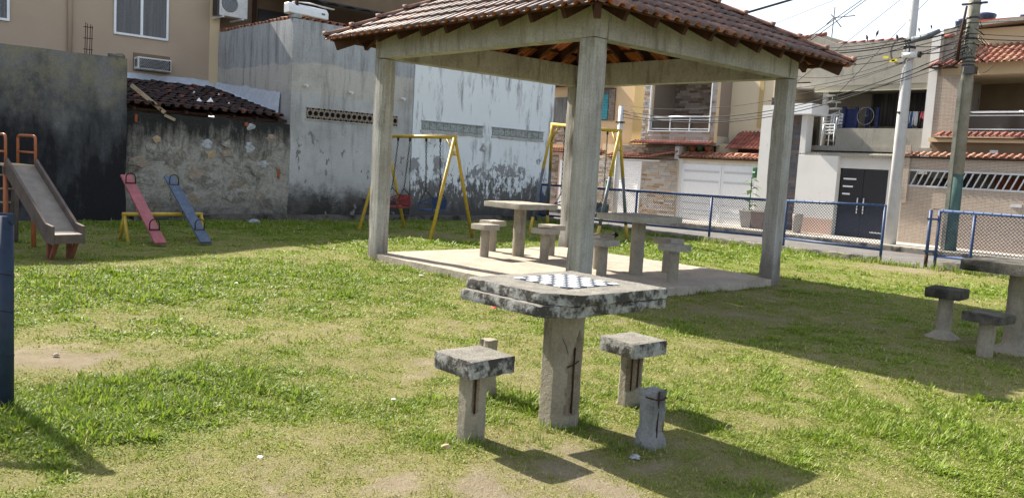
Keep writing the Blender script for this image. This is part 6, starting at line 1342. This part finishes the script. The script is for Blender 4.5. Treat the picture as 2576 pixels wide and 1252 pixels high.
lay_tiles(he, dict(u=Vector((0, -1, 0)), up=Vector((0.90, 0, 0.436)), n=Vector((-0.436, 0, 0.90)), o=Vector((XF + 0.12, (OX(2398, 165, XF).y + yend) / 2, rz0)), half=(OX(2398, 165, XF).y - yend) / 2, len=1.5), RT if False else tile_mesh('roof_tile', ['orange_tile', 'orange_tile'], tw=0.19, tl=0.40, roll=0.05), hip=False, tw=0.19, te=0.34, tl=0.40)
canopy(he, XF + 0.5, OX(2340, 170, XF).y + 0.1, OX(2398, 165, XF).y + 0.05, rz0 - 0.02, 'red_tile', 0.4, 0.18)
MB().box(XF + 1.6, yend, rz0, XF + 5, OX(2380, 110, XF + 1.6).y, OX(2450, 75, XF + 1.6).z).build('upper_wall', 'cream_paint', he)
zz_ = OX(2480, 68, XF + 1.4).z
MB().prism([(XF + 1.2, yend, zz_ + 0.5), (XF + 1.2, OX(2430, 70, XF + 1.2).y, zz_), (XF + 4, OX(2430, 70, XF + 1.2).y, zz_), (XF + 4, yend, zz_ + 0.5)], (0, 0, 0.10)).build('flat_roof', 'terrace_concrete', he)
kb = OX(2440, 62, XF + 2)
for i in range(14):
    for j in range(2):
        y = kb.y - 0.1 - i * 0.2 - 0.1 * (j % 2)
        MB().box(XF + 2.0, y - 0.19, zz_ + 0.10 + j * 0.12, XF + 2.15, y, zz_ + 0.21 + j * 0.12).build('parapet_block', 'brick_red', he)
# water tanks on that roof
for (xa, xb, yb_, yt_, lb) in ((2443, 2508, 68, 38, 'dark blue water tank with white lettering on the roof, behind the old pole'), (2558, 2640, 66, 38, 'second dark water tank cut off by the right edge'), (2398, 2436, 84, 52, 'bluish water tank glimpsed left of the old pole')):
    X_ = XF + 2.6; a, b = OX(xa, yb_, X_), OX(xb, yb_, X_); cy = (a.y + b.y) / 2; rr = (a.y - b.y) / 2 * 0.80; zb_ = min(a.z, b.z) - 0.12; hh_ = OX(xa, yt_, X_).z - zb_
    tk = thing('water_tank', (X_, cy, zb_), lb, 'water tank', 'rooftop water tanks')
    MB().lathe([(rr * 0.86, 0), (rr, hh_ * 0.8), (rr * 1.06, hh_ * 0.82), (rr * 1.06, hh_ * 0.92), (rr * 0.95, hh_ * 0.97), (rr * 0.4, hh_ * 1.05)], (X_, cy, zb_), 28).build('tank', 'tank_blue', tk)
    MB().cyl((X_, cy, zb_ - 0.6), (X_, cy, zb_), rr * 0.9, n=16).build('base', 'terrace_concrete', tk)
    if xa == 2443:
        fcv = bpy.data.curves.new('tank_text', 'FONT'); fcv.body = 'EFORT'; fcv.size = hh_ * 0.36; fcv.align_x = 'CENTER'; fcv.extrude = 0.004
        fo = bpy.data.objects.new('tmp', fcv); COL.objects.link(fo); dg = bpy.context.evaluated_depsgraph_get(); tm = bpy.data.meshes.new_from_object(fo.evaluated_get(dg)); bpy.data.objects.remove(fo)
        for v in tm.vertices:
            x_, y_, z_ = v.co; t = math.pi + R(30) - x_ * -1.0 / rr * -1.0; ra_ = rr * (0.90 + 0.12 * (0.35 + y_ / hh_)) + 0.012 + z_; v.co = (ra_ * math.cos(t), ra_ * math.sin(t), hh_ * 0.30 + y_)
        tm.materials.clear(); tm.materials.append(M['plain_white']); to = bpy.data.objects.new('lettering', tm); COL.objects.link(to); to.parent = tk; WORLD[to.name] = WORLD[tk.name]
# small fixtures on house E
c = OX(2500, 592 / 1.5652 * 1.0, XF + 0.33); MB().box(XF + 0.335, OX(2510, 382, XF + .33).y, OX(2500, 386, XF + .33).z, XF + 0.349, OX(2490, 378, XF + .33).y, OX(2500, 378, XF + .33).z).build('number_plate', 'plain_white', he)
c = OX(2556, 517, XF - 0.1); MB().box(XF - 0.11, c.y - 0.14, c.z - 0.05, XF - 0.081, c.y + 0.14, c.z + 0.03).build('letter_slot', 'aluminium', he)

# ================================================================== POLES, CABLES, BIRDS
X1 = 18.0; b1 = OX(2238, 612, X1)
p1 = thing('light_pole', (X1, b1.y, -0.2), 'smooth pale round concrete pole in front of the terrace', 'utility pole', 'street poles')
MB().tube([(X1, b1.y, -0.3), (X1, b1.y, 4), (X1, b1.y, 9.5)], [0.175, 0.15, 0.115], 24).build('shaft', 'pole_concrete', p1)
zz1 = lambda y: OX(2265, y, X1).z
MB().cyl((X1 - 0.32, b1.y + 0.05, zz1(145)), (X1 - 0.20, b1.y - 0.35, zz1(143)), 0.085, n=14).build('splice_case', 'old_white', p1)
MB().cyl((X1 - 0.20, b1.y - 0.35, zz1(143)), (X1 - 0.19, b1.y - 0.42, zz1(143)), 0.09, n=14).build('splice_cap', 'dark_metal', p1)
for k, rr in enumerate((0.33, 0.36)): MB().tube([(X1 - 0.3 - 0.01 * k, b1.y + 0.12 + rr * 0.75 * math.cos(t), zz1(133) + rr * math.sin(t)) for t in (2 * math.pi * j / 26 for j in range(26))], 0.009, 5, closed=True).build('cable_loop', 'cable_black', p1)
for k, (dy, py) in enumerate(((0.16, 155), (0.22, 157), (0.42, 147))): MB().box(X1 - 0.36, b1.y + dy, zz1(py) - 0.04, X1 - 0.33, b1.y + dy + 0.15, zz1(py) + 0.03).build('yellow_tag', 'skin_tape', p1)
MB().tube([(X1 - 0.15, b1.y - 0.12, zz1(105)), (X1 - 0.15, b1.y - 0.5, zz1(100)), (X1 - 0.15, b1.y - 0.85, zz1(88))], [0.09, 0.085, 0.06], 10).build('lamp_arm_sleeve', 'grey_paint', p1)
for py in (108, 125): MB().lathe([(0.165, 0), (0.17, 0.03), (0.165, 0.06)], (X1, b1.y, zz1(py)), 20).build('band', 'dark_metal', p1)
hl = OX(2238, 445 / 1.0, X1 - 0.2); MB().cyl((X1 - 0.20, b1.y + 0.06, OX(2238, 285, X1).z), (X1 - 0.10, b1.y + 0.03, OX(2238, 285, X1).z), 0.035, n=10).build('knot_hole', 'dark_metal', p1)
X2 = 18.0; b2 = OX(2385, 628, X2)
p2 = thing('old_pole', (X2, b2.y, -0.2), 'older mossy grey pole with green painted foot, tangled in cables', 'utility pole', 'street poles')
MB().tube([(X2, b2.y, -0.3), (X2, b2.y, 1.9)], [0.20, 0.185], 16).build('painted_foot', 'pole_green', p2); MB().tube([(X2, b2.y, 1.9), (X2, b2.y, 6), (X2, b2.y, 9.5)], [0.184, 0.15, 0.13], 16).build('shaft', 'old_pole_concrete', p2)
zz2 = lambda y: OX(2425, y, X2).z
MB().box(X2 - 0.23, b2.y + 0.02, -0.2, X2 - 0.15, b2.y + 0.12, zz2(205)).build('conduit', 'old_pole_concrete', p2)
MB().box(X2 - 0.32, b2.y - 0.30, zz2(190), X2 - 0.12, b2.y - 0.02, zz2(172)).build('junction_box', 'dark_metal', p2)
MB().tube([(X2 - 0.2, b2.y + 0.22, zz2(155)), (X2 - 0.22, b2.y + 0.2, zz2(100)), (X2 - 0.2, b2.y + 0.12, zz2(20))], [0.05, 0.045, 0.03], 8).build('riser_bundle', 'rust', p2)
for py in (15, 50, 102, 150, 160, 168): MB().lathe([(0.165, 0), (0.175, 0.02), (0.165, 0.05)], (X2, b2.y, zz2(py)), 16).build('band', 'dark_metal', p2)
MB().box(X2 - 0.05, b2.y - 0.32, zz2(14), X2 + 0.05, b2.y + 0.32, zz2(10)).build('cross_arm', 'dark_metal', p2)
rg = random.Random(3)
for k in range(16):
    t0 = rg.uniform(0, 6.28); z = zz2(rg.uniform(45, 150)); l = rg.uniform(0.2, 0.5)
    MB().tube([(X2 + 0.19 * math.cos(t0), b2.y + 0.19 * math.sin(t0), z), (X2 + (0.2 + l * 0.4) * math.cos(t0), b2.y + (0.25 + l * 0.6) * math.sin(t0 + 0.3), z - l * 0.6), (X2 + 0.2 * math.cos(t0 + 0.8), b2.y + 0.22 * math.sin(t0 + 0.8), z - l * 0.2)], 0.012, 5).build('loose_cable', 'cable_black', p2)
# third, short pole by the orange house
X3 = 17.9; b3 = OX(1552, 440, X3)
p3 = thing('meter_pole', (X3, b3.y, -0.2), 'short white service pole in front of the orange house', 'utility pole', 'street poles')
MB().tube([(X3, b3.y, -0.3), (X3, b3.y, OX(1553, 268, X3).z)], [0.11, 0.10], 12).build('shaft', 'old_white', p3); MB().box(X3 - 0.14, b3.y - 0.13, OX(1553, 310, X3).z, X3 + 0.1, b3.y + 0.13, OX(1553, 306, X3).z).build('clamp', 'dark_metal', p3)
def cable(p, q, sag, r, lb, n=18):
    p, q = Vector(p), Vector(q); c = (p + q) / 2; pts = [p.lerp(q, i / n) - Vector((0, 0, sag * 4 * (i / n) * (1 - i / n))) for i in range(n + 1)]
    return tag(MB().tube(pts, r * 0.68, 5).build('overhead_cable', 'cable_black', at=p), lb, 'cable', 'overhead cables')
P1 = lambda y: Vector((X1 - 0.16, b1.y, zz1(y))); P2 = lambda y: Vector((X2 - 0.16, b2.y, zz2(y))); P3 = Vector((X3, b3.y, OX(1553, 285, X3).z))
far = lambda x, y, X=17.9: OX(x, y, X)
for i, (p, q, sg, r) in enumerate((
    (P2(60), far(2020, 128), 0.25, .022), (P2(72), far(2020, 136), 0.2, .03), (P2(82), far(2020, 152), 0.2, .016), (P2(95), far(2020, 162), 0.3, .02), (P2(105), P1(118), 0.10, .016), (P2(112), P1(133), 0.15, .022),
    (P1(100), far(1990, 122), 0.1, .016), (P1(118), far(1990, 150), 0.25, .02), (P1(140), far(1990, 190), 0.3, .012), (P2(90), far(1960, 225), 0.3, .014), (P2(120), P3 + Vector((0, 0, 0.1)), 0.9, .022), (P2(128), P3, 1.0, .022), (P2(135), P3 - Vector((0, 0, 0.15)), 0.8, .014),
    (P1(160), P3 + Vector((0, 0, 0.3)), 0.6, .012), (P2(150), far(1930, 255), 0.3, .012), (P2(100), Vector((X2, -8, zz2(60))), 0.5, .02), (P2(88), Vector((X2, -8, zz2(95))), 0.4, .014), (P2(112), Vector((X2 + 1, -8, zz2(150))), 0.5, .012), (P2(62), Vector((X2, -8, zz2(42))), 0.2, .012), (P2(160), OX(2500, 165, 19.3), 0.25, .010))):
    cable(p, q, sg, r, ['cable sagging from the old pole towards the pavilion roof', 'cable strung between the street poles', 'cable running off to the right from the old pole'][0 if i in (0, 1, 2, 3, 9, 10, 11, 12, 14) else 1 if i in (4, 5, 6, 7, 8, 13) else 2] + ', ' + ['topmost', 'thick second', 'thin third', 'fourth', 'upper', 'lower heavy', 'short upper', 'short lower', 'thin drooping', 'thin steep', 'heavy to the short pole', 'lower heavy to the short pole', 'thin to the short pole', 'thin to the short pole', 'lowest', 'heavy', 'middle', 'lower thin', 'upper thin', 'dropping to the balcony'][i])
# high service wires crossing the sky
for i, (a, b, X_) in enumerate((((1860, 38), (1990, 0), 12.0), ((2020, 105), (2180, -8), 16.0), ((2035, 105), (2190, -8), 16.2), ((2100, 130), (2275, -8), 16.0), ((2190, 150), (2330, 5), 16.5), ((1950, 60), (2110, -4), 15.0))):
    p, q = OX(*a, X_), OX(*b, X_ + 2.0); d = q - p; tag(MB().tube([p - d * 0.6, p, q, q + d * 0.8], (.03, .012, .012, .008, .008, .006)[i], 5).build('service_wire', 'cable_black', at=p), ('thick dark cable crossing the sky beside the hip of the pavilion roof', 'upper wire of the close pair rising past the antenna', 'lower wire of the close pair rising past the antenna', 'thin wire rising across the white sky left of the pale pole', 'thin wire rising close to the pale pole', 'faint wire rising from the pavilion roof')[i], 'cable', 'wires across the sky')
# antenna
an = OX(2092, 92, XT + 1.0); at2 = thing('tv_antenna', an, 'small dark television antenna on the gable top', 'antenna'); tp = OX(2098, 45, XT + 1.0)
MB().cyl(an - Vector((0, 0, 0.5)), tp + Vector((0, 0, 0.35)), 0.018, n=6).build('mast', 'cable_black', at2)
for k, (dy, dz) in enumerate(((-0.75, 0.0), (0.12, 0.12), (-0.3, -0.35), (0.25, -0.2))): MB().cyl(tp, tp + Vector((0, dy, dz)), 0.016, n=6).build('element', 'cable_black', at2)
# birds perched on the cables
def bird(px, py, lb, X_=17.85, s=1.0, face=1):
    c = OX(px, py, X_); t = thing('perched_bird', c, lb, 'bird', 'birds on the cables')
    body = [(0, 0, 0.0), (0, 0.0, 0.05), (0, 0.012 * face, 0.11), (0, 0.02 * face, 0.155), (0, 0.045 * face, 0.195), (0, 0.075 * face, 0.20)]
    MB().tube([c + Vector(p) * s for p in body], [0.02 * s, 0.055 * s, 0.062 * s, 0.042 * s, 0.036 * s, 0.018 * s], 10).build('body', 'pigeon', t)
    MB().tube([c + Vector(p) * s for p in ((0, -0.01 * face, 0.06), (0, -0.03 * face, -0.03), (0, -0.045 * face, -0.12))], [0.03 * s, 0.026 * s, 0.012 * s], 6).build('tail', 'pigeon', t)
    MB().cyl(c + Vector((0, 0.075 * face, 0.2)) * s, c + Vector((0, 0.10 * face, 0.192)) * s, 0.008 * s, 0.002 * s, n=5).build('beak', 'dark_metal', t)
    for sx_ in (-1, 1): MB().tube([c + Vector(p) * s for p in ((0.045 * sx_, 0.02 * face, 0.13), (0.058 * sx_, 0, 0.07), (0.02 * sx_, -0.03 * face, -0.02))], [0.012 * s, 0.026 * s, 0.006 * s], 6).build('wing', 'pigeon', t)
bird(2181, 100, 'dark bird on the cable, left of the raised one', s=0.6); bird(2206, 89, 'highest of the dark birds on the cables', s=0.6, face=-1); bird(2286, 101, 'dark bird perched close to the pale pole', s=0.6, face=-1) if False else bird(2257, 99, 'dark bird perched on the roof edge by the pale pole', s=0.6)
bird(2312, 78, 'tiny bird on the cable just right of the pale pole', s=0.4); bird(2343, 71, 'tiny bird on the cable nearer the old pole', s=0.4)

# black cat peeping over a stool
catp = G(1534, 611, -0.01); kt = thing('black_cat', catp, 'black cat crouching in the grass, its head just above a stool seat', 'cat')
cz_ = Vector((0.74, -0.66, 0))          # the cat faces along this direction
P_ = lambda f, z, s=0.0: catp + cz_ * f + Vector((cz_.y, -cz_.x, 0)) * s + Vector((0, 0, z))
MB().tube([P_(-0.20, 0.07), P_(-0.15, 0.10), P_(-0.05, 0.115), P_(0.03, 0.12), P_(0.07, 0.145), P_(0.095, 0.17), P_(0.12, 0.178), P_(0.15, 0.165), P_(0.165, 0.155)], [0.03, 0.075, 0.085, 0.07, 0.052, 0.046, 0.048, 0.034, 0.014], 14).build('body', 'cat_black', kt)
for sd_ in (-0.028, 0.028): MB().tube([P_(0.105, 0.20, sd_), P_(0.10, 0.262, sd_ * 1.3)], [0.022, 0.003], 6).build('ear', 'cat_black', kt)
for f in (0.03, -0.14):
    for sd_ in (-0.045, 0.045): MB().tube([P_(f, 0.09, sd_), P_(f + 0.02, 0.03, sd_), P_(f + 0.04, 0.0, sd_)], [0.03, 0.022, 0.018], 8).build('leg', 'cat_black', kt)
MB().tube([P_(-0.20, 0.07), P_(-0.30, 0.03), P_(-0.36, 0.03, 0.08)], [0.022, 0.018, 0.01], 8).build('tail', 'cat_black', kt)

# ================================================================== GRASS
def grass(seed, n_cand, dmin, dmax, dens, wscale):
    g_ = np.random.default_rng(seed)
    # clump centres over the part of the lawn near the view
    a0 = math.atan2(CF.y, CF.x); ang_ = a0 + g_.uniform(-0.72, 0.72, n_cand); rad = np.sqrt(g_.uniform(dmin ** 2, dmax ** 2, n_cand))
    x = CAM.x + rad * np.cos(ang_); y = CAM.y + rad * np.sin(ang_)
    ok = (x > LX0) & (x < 9.55) & (y < 10.5) & ~((x > -0.02) & (x < AX + 0.02) & (y > -0.02) & (y < AY + 0.02))
    for cx, cy, r_ in ((TX, TY, .15), (-3.825, -2.885, .09), (-2.545, -2.89, .09), (-3.06, -3.475, .08), (-3.19, -2.26, .075), (2.16, -3.6, .2), (2.17, -2.96, .17), (1.58, -3.55, .09)): ok &= (x - cx) ** 2 + (y - cy) ** 2 > r_ ** 2
    x, y = x[ok], y[ok]; g = green(x, y); keep = g_.random(len(x)) < np.clip(dens * (0.42 + 0.8 * g) * np.clip(g / 0.14, 0.12, 1), 0, 1); x, y, g = x[keep], y[keep], g[keep]
    nb = g_.integers(5, 11, len(x)); idx = np.repeat(np.arange(len(x)), nb); N = len(idx)
    cx, cy, cg = x[idx], y[idx], g[idx]
    t = g_.uniform(0, 2 * np.pi, N); off = g_.random(N) ** 0.7 * (0.02 + 0.03 * wscale)
    bx = cx + off * np.cos(t); by = cy + off * np.sin(t); bz = gheight(bx, by) - 0.004
    tuft = np.repeat(g_.random(len(x)), nb); tall = np.repeat(g_.random(len(x)) < 0.09, nb)
    ln = (0.009 + 0.017 * cg * (0.5 + tuft) + 0.022 * np.clip(cg - 0.72, 0, 1) * 1.6) * g_.uniform(0.6, 1.3, N) * np.where(tall, 1.9, 1.0) * (0.85 + 0.15 * wscale)
    lean = g_.uniform(0.65, 1.42, N) * np.where(tall, 0.6, 1.0); d = t + g_.normal(0, 0.6, N)
    wd = (0.0018 + 0.0014 * g_.random(N) + 0.0014 * cg + 0.004 * np.clip(cg - 0.7, 0, 1)) * wscale
    dx, dy = np.cos(d), np.sin(d); sx, sy = -dy * wd, dx * wd
    base = np.stack([bx, by, bz], -1); side = np.stack([sx, sy, np.zeros(N)], -1)
    hor = np.stack([dx, dy, np.zeros(N)], -1); up = np.array([0, 0, 1.0])
    mid = base + hor * (ln * 0.45 * np.sin(lean * 0.7))[:, None] + up * (ln * 0.5 * np.cos(lean * 0.7))[:, None]
    tip = mid + hor * (ln * 0.55 * np.sin(lean * 1.25))[:, None] + up * (ln * 0.5 * np.cos(lean * 1.25))[:, None]
    V = np.stack([base - side, base + side, mid + side * 0.8, mid - side * 0.8, tip], 1).reshape(-1, 3)
    o = np.arange(N)[:, None] * 5
    loops = np.concatenate([o + np.array([[0, 1, 2, 3]]), o + np.array([[3, 2, 4]])], 1).reshape(-1)
    starts = (np.arange(N)[:, None] * 7 + np.array([[0, 4]])).reshape(-1)
    m = bpy.data.meshes.new('grass'); m.vertices.add(len(V)); m.vertices.foreach_set('co', V.astype(np.float32).ravel())
    m.loops.add(len(loops)); m.loops.foreach_set('vertex_index', loops.astype(np.int32)); m.polygons.add(2 * N); m.polygons.foreach_set('loop_start', starts.astype(np.int32))
    m.update(calc_edges=True)
    dry = np.clip(0.62 - 0.75 * cg, 0.06, 0.85); isdry = g_.random(N) < dry; r1 = g_.random((N, 1)); r2 = g_.random((N, 1))
    gc = np.array([0.140, 0.190, 0.016]) * (1 - r1) + np.array([0.29, 0.33, 0.055]) * r1; lush = np.array([0.125, 0.235, 0.016])
    gc = gc * (1 - 0.45 * cg[:, None]) + lush * 0.45 * cg[:, None]
    dc = np.array([0.22, 0.205, 0.065]) * (1 - r2) + np.array([0.43, 0.385, 0.20]) * r2
    col = np.where(isdry[:, None], dc, gc); c4 = np.concatenate([np.repeat(col, 5, 0), np.ones((5 * N, 1))], 1)
    a = m.attributes.new('tint', 'FLOAT_COLOR', 'POINT'); a.data.foreach_set('color', c4.astype(np.float32).ravel()); m.materials.append(M['grass_blade'])
    return m, N
for k, a in enumerate(((1, 70000, 2.6, 6.5, 0.85, 1.0), (2, 90000, 6.5, 12.0, 0.62, 1.7), (3, 90000, 12.0, 25.0, 0.45, 2.8))):
    m, N = grass(*a); o = bpy.data.objects.new('grass', m); COL.objects.link(o); tag(o, 'short patchy green and straw-coloured grass over the lawn', 'grass', kind='stuff'); pass

# taller tufts left uncut round the posts and along the slab and kerb
def tufts():
    g_ = np.random.default_rng(77); P = []
    for px, py, rad, n, h in ((1165, 1115, .10, 90, .085), (1200, 1118, .07, 60, .07), (1450, 1062, .13, 130, .095), (1400, 1072, .12, 90, .07), (1265, 1010, .14, 110, .075), (1225, 1000, .07, 50, .07), (1650, 1000, .12, 110, .075), (1620, 1025, .08, 60, .06), (1640, 1130, .08, 60, .06), (1590, 1130, .1, 60, .06), (1060, 1105, .15, 110, .06),
                              (1350, 1110, .14, 100, .06), (1520, 1110, .14, 110, .065), (940, 650, .14, 90, .10), (960, 668, .2, 90, .08), (1115, 690, .18, 110, .09), (1020, 675, .25, 90, .06), (2165, 1010, .1, 60, .06), (2480, 1100, .2, 130, .075), (2350, 1090, .15, 80, .06), (1900, 1150, .15, 90, .06), (1990, 1090, .12, 70, .06), (350, 990, .3, 160, .05), (150, 1060, .3, 160, .05)):
        c = G(px, py); t = g_.uniform(0, 6.28, n); r_ = rad * np.sqrt(g_.random(n)); P.append(np.stack([c.x + r_ * np.cos(t), c.y + r_ * np.sin(t), np.full(n, h)], -1))
    for k in range(260):                       # along the fence foot
        y = g_.uniform(-3, 10.5); c = np.array([FX - 0.16 - abs(g_.normal(0, .12)), y]); n = 16; P.append(np.concatenate([c + g_.normal(0, .05, (n, 2)), np.full((n, 1), g_.uniform(.05, .20))], 1))
    for k in range(120):                       # along the slab and the back walls
        e = g_.integers(0, 3); q = (-0.03 - abs(g_.normal(0, .05)), g_.uniform(0, AY)) if e == 0 else (g_.uniform(0, AX), -0.03 - abs(g_.normal(0, .05))) if e == 1 else (g_.uniform(-3, 9), 10.55 + g_.normal(0, .06)); n = 9
        P.append(np.concatenate([np.array(q) + g_.normal(0, .03, (n, 2)), np.full((n, 1), g_.uniform(.04, .09))], 1))
    P = np.concatenate(P); N = len(P); d = g_.uniform(0, 6.28, N); ln = P[:, 2] * g_.uniform(.5, 1.15, N); lean = g_.uniform(.15, 1.1, N)
    dist = np.hypot(P[:, 0] - CAM.x, P[:, 1] - CAM.y); wd = 0.0022 * g_.uniform(.7, 1.4, N) * np.clip(dist / 5, 1, 2.6)
    base = np.stack([P[:, 0], P[:, 1], gheight(P[:, 0], P[:, 1]) - 0.01], -1); hor = np.stack([np.cos(d), np.sin(d), 0 * d], -1); side = np.stack([-np.sin(d), np.cos(d), 0 * d], -1) * wd[:, None]; up = np.array([0, 0, 1.])
    mid = base + hor * (ln * .4 * np.sin(lean * .6))[:, None] + up * (ln * .55 * np.cos(lean * .6))[:, None]; tip = mid + hor * (ln * .5 * np.sin(lean * 1.3))[:, None] + up * (ln * .45 * np.cos(lean * 1.3))[:, None]
    V = np.stack([base - side, base + side, mid + side * .8, mid - side * .8, tip], 1).reshape(-1, 3); o = np.arange(N)[:, None] * 5
    m = bpy.data.meshes.new('tall_grass'); m.from_pydata(V.tolist(), [], np.concatenate([o + np.array([[0, 1, 2, 3]])], 0).tolist() + (o + np.array([[3, 2, 4]])).tolist())
    r1 = g_.random((N, 1)); col = np.array([0.09, 0.155, 0.018]) * (1 - r1) + np.array([0.23, 0.30, 0.05]) * r1; dry = g_.random(N) < 0.14; col[dry] = (0.42, 0.36, 0.2)
    a = m.attributes.new('tint', 'FLOAT_COLOR', 'POINT'); a.data.foreach_set('color', np.concatenate([np.repeat(col, 5, 0), np.ones((5 * N, 1))], 1).astype(np.float32).ravel()); m.materials.append(M['grass_blade'])
    o = bpy.data.objects.new('tall_grass', m); COL.objects.link(o); tag(o, 'taller uncut grass tufts round the posts and along the fence foot', 'grass', kind='stuff')
tufts()
# scraps and stones in the grass
for px, py, sz, mt, lb in ((595, 712, .022, 'paper', 'small white scrap on the lawn left of the pavilion'), (1243, 776, .03, 'leaf_red', 'small red leaf on the grass left of the chess table'), (1598, 1152, .028, 'stone_grey', 'pale stone beside the broken grey post'), (1122, 1125, .026, 'stone_buff', 'pale buff stone left of the chess table'),
                           (140, 895, .025, 'stone_pink', 'pinkish stone on the bare dirt at left'), (655, 1150, .016, 'paper', 'white paper bit in the dry grass at the bottom'), (640, 560, .12, 'stone_grey', 'grey stone at the foot of the back wall'), (990, 1005, .015, 'paper', 'tiny white scrap right of the lush patch'), (1060, 693, .03, 'paper', 'white bit beside the slab edge')):
    c = G(px, py, 0.0); mb = MB(); n = 8; v = []
    for zz, rr in ((0.0, 1.0), (0.45, 0.9), (0.8, 0.5)):
        for k in range(n): t = 2 * math.pi * k / n; r_ = sz * rr * (0.7 + 0.5 * random.random()); v.append((c.x + r_ * math.cos(t), c.y + r_ * math.sin(t), 0.004 + sz * zz * (0.7 if mt != 'paper' else 0.35)))
    mb.add(v, [(a * n + k, a * n + (k + 1) % n, (a + 1) * n + (k + 1) % n, (a + 1) * n + k) for a in range(2) for k in range(n)] + [tuple(2 * n + k for k in range(n)), tuple(range(n))[::-1]])
    tag(mb.build('stone' if 'stone' in mt else 'litter_scrap', mt, at=c), lb, 'stone' if 'stone' in mt else 'litter', 'bits lying in the grass')
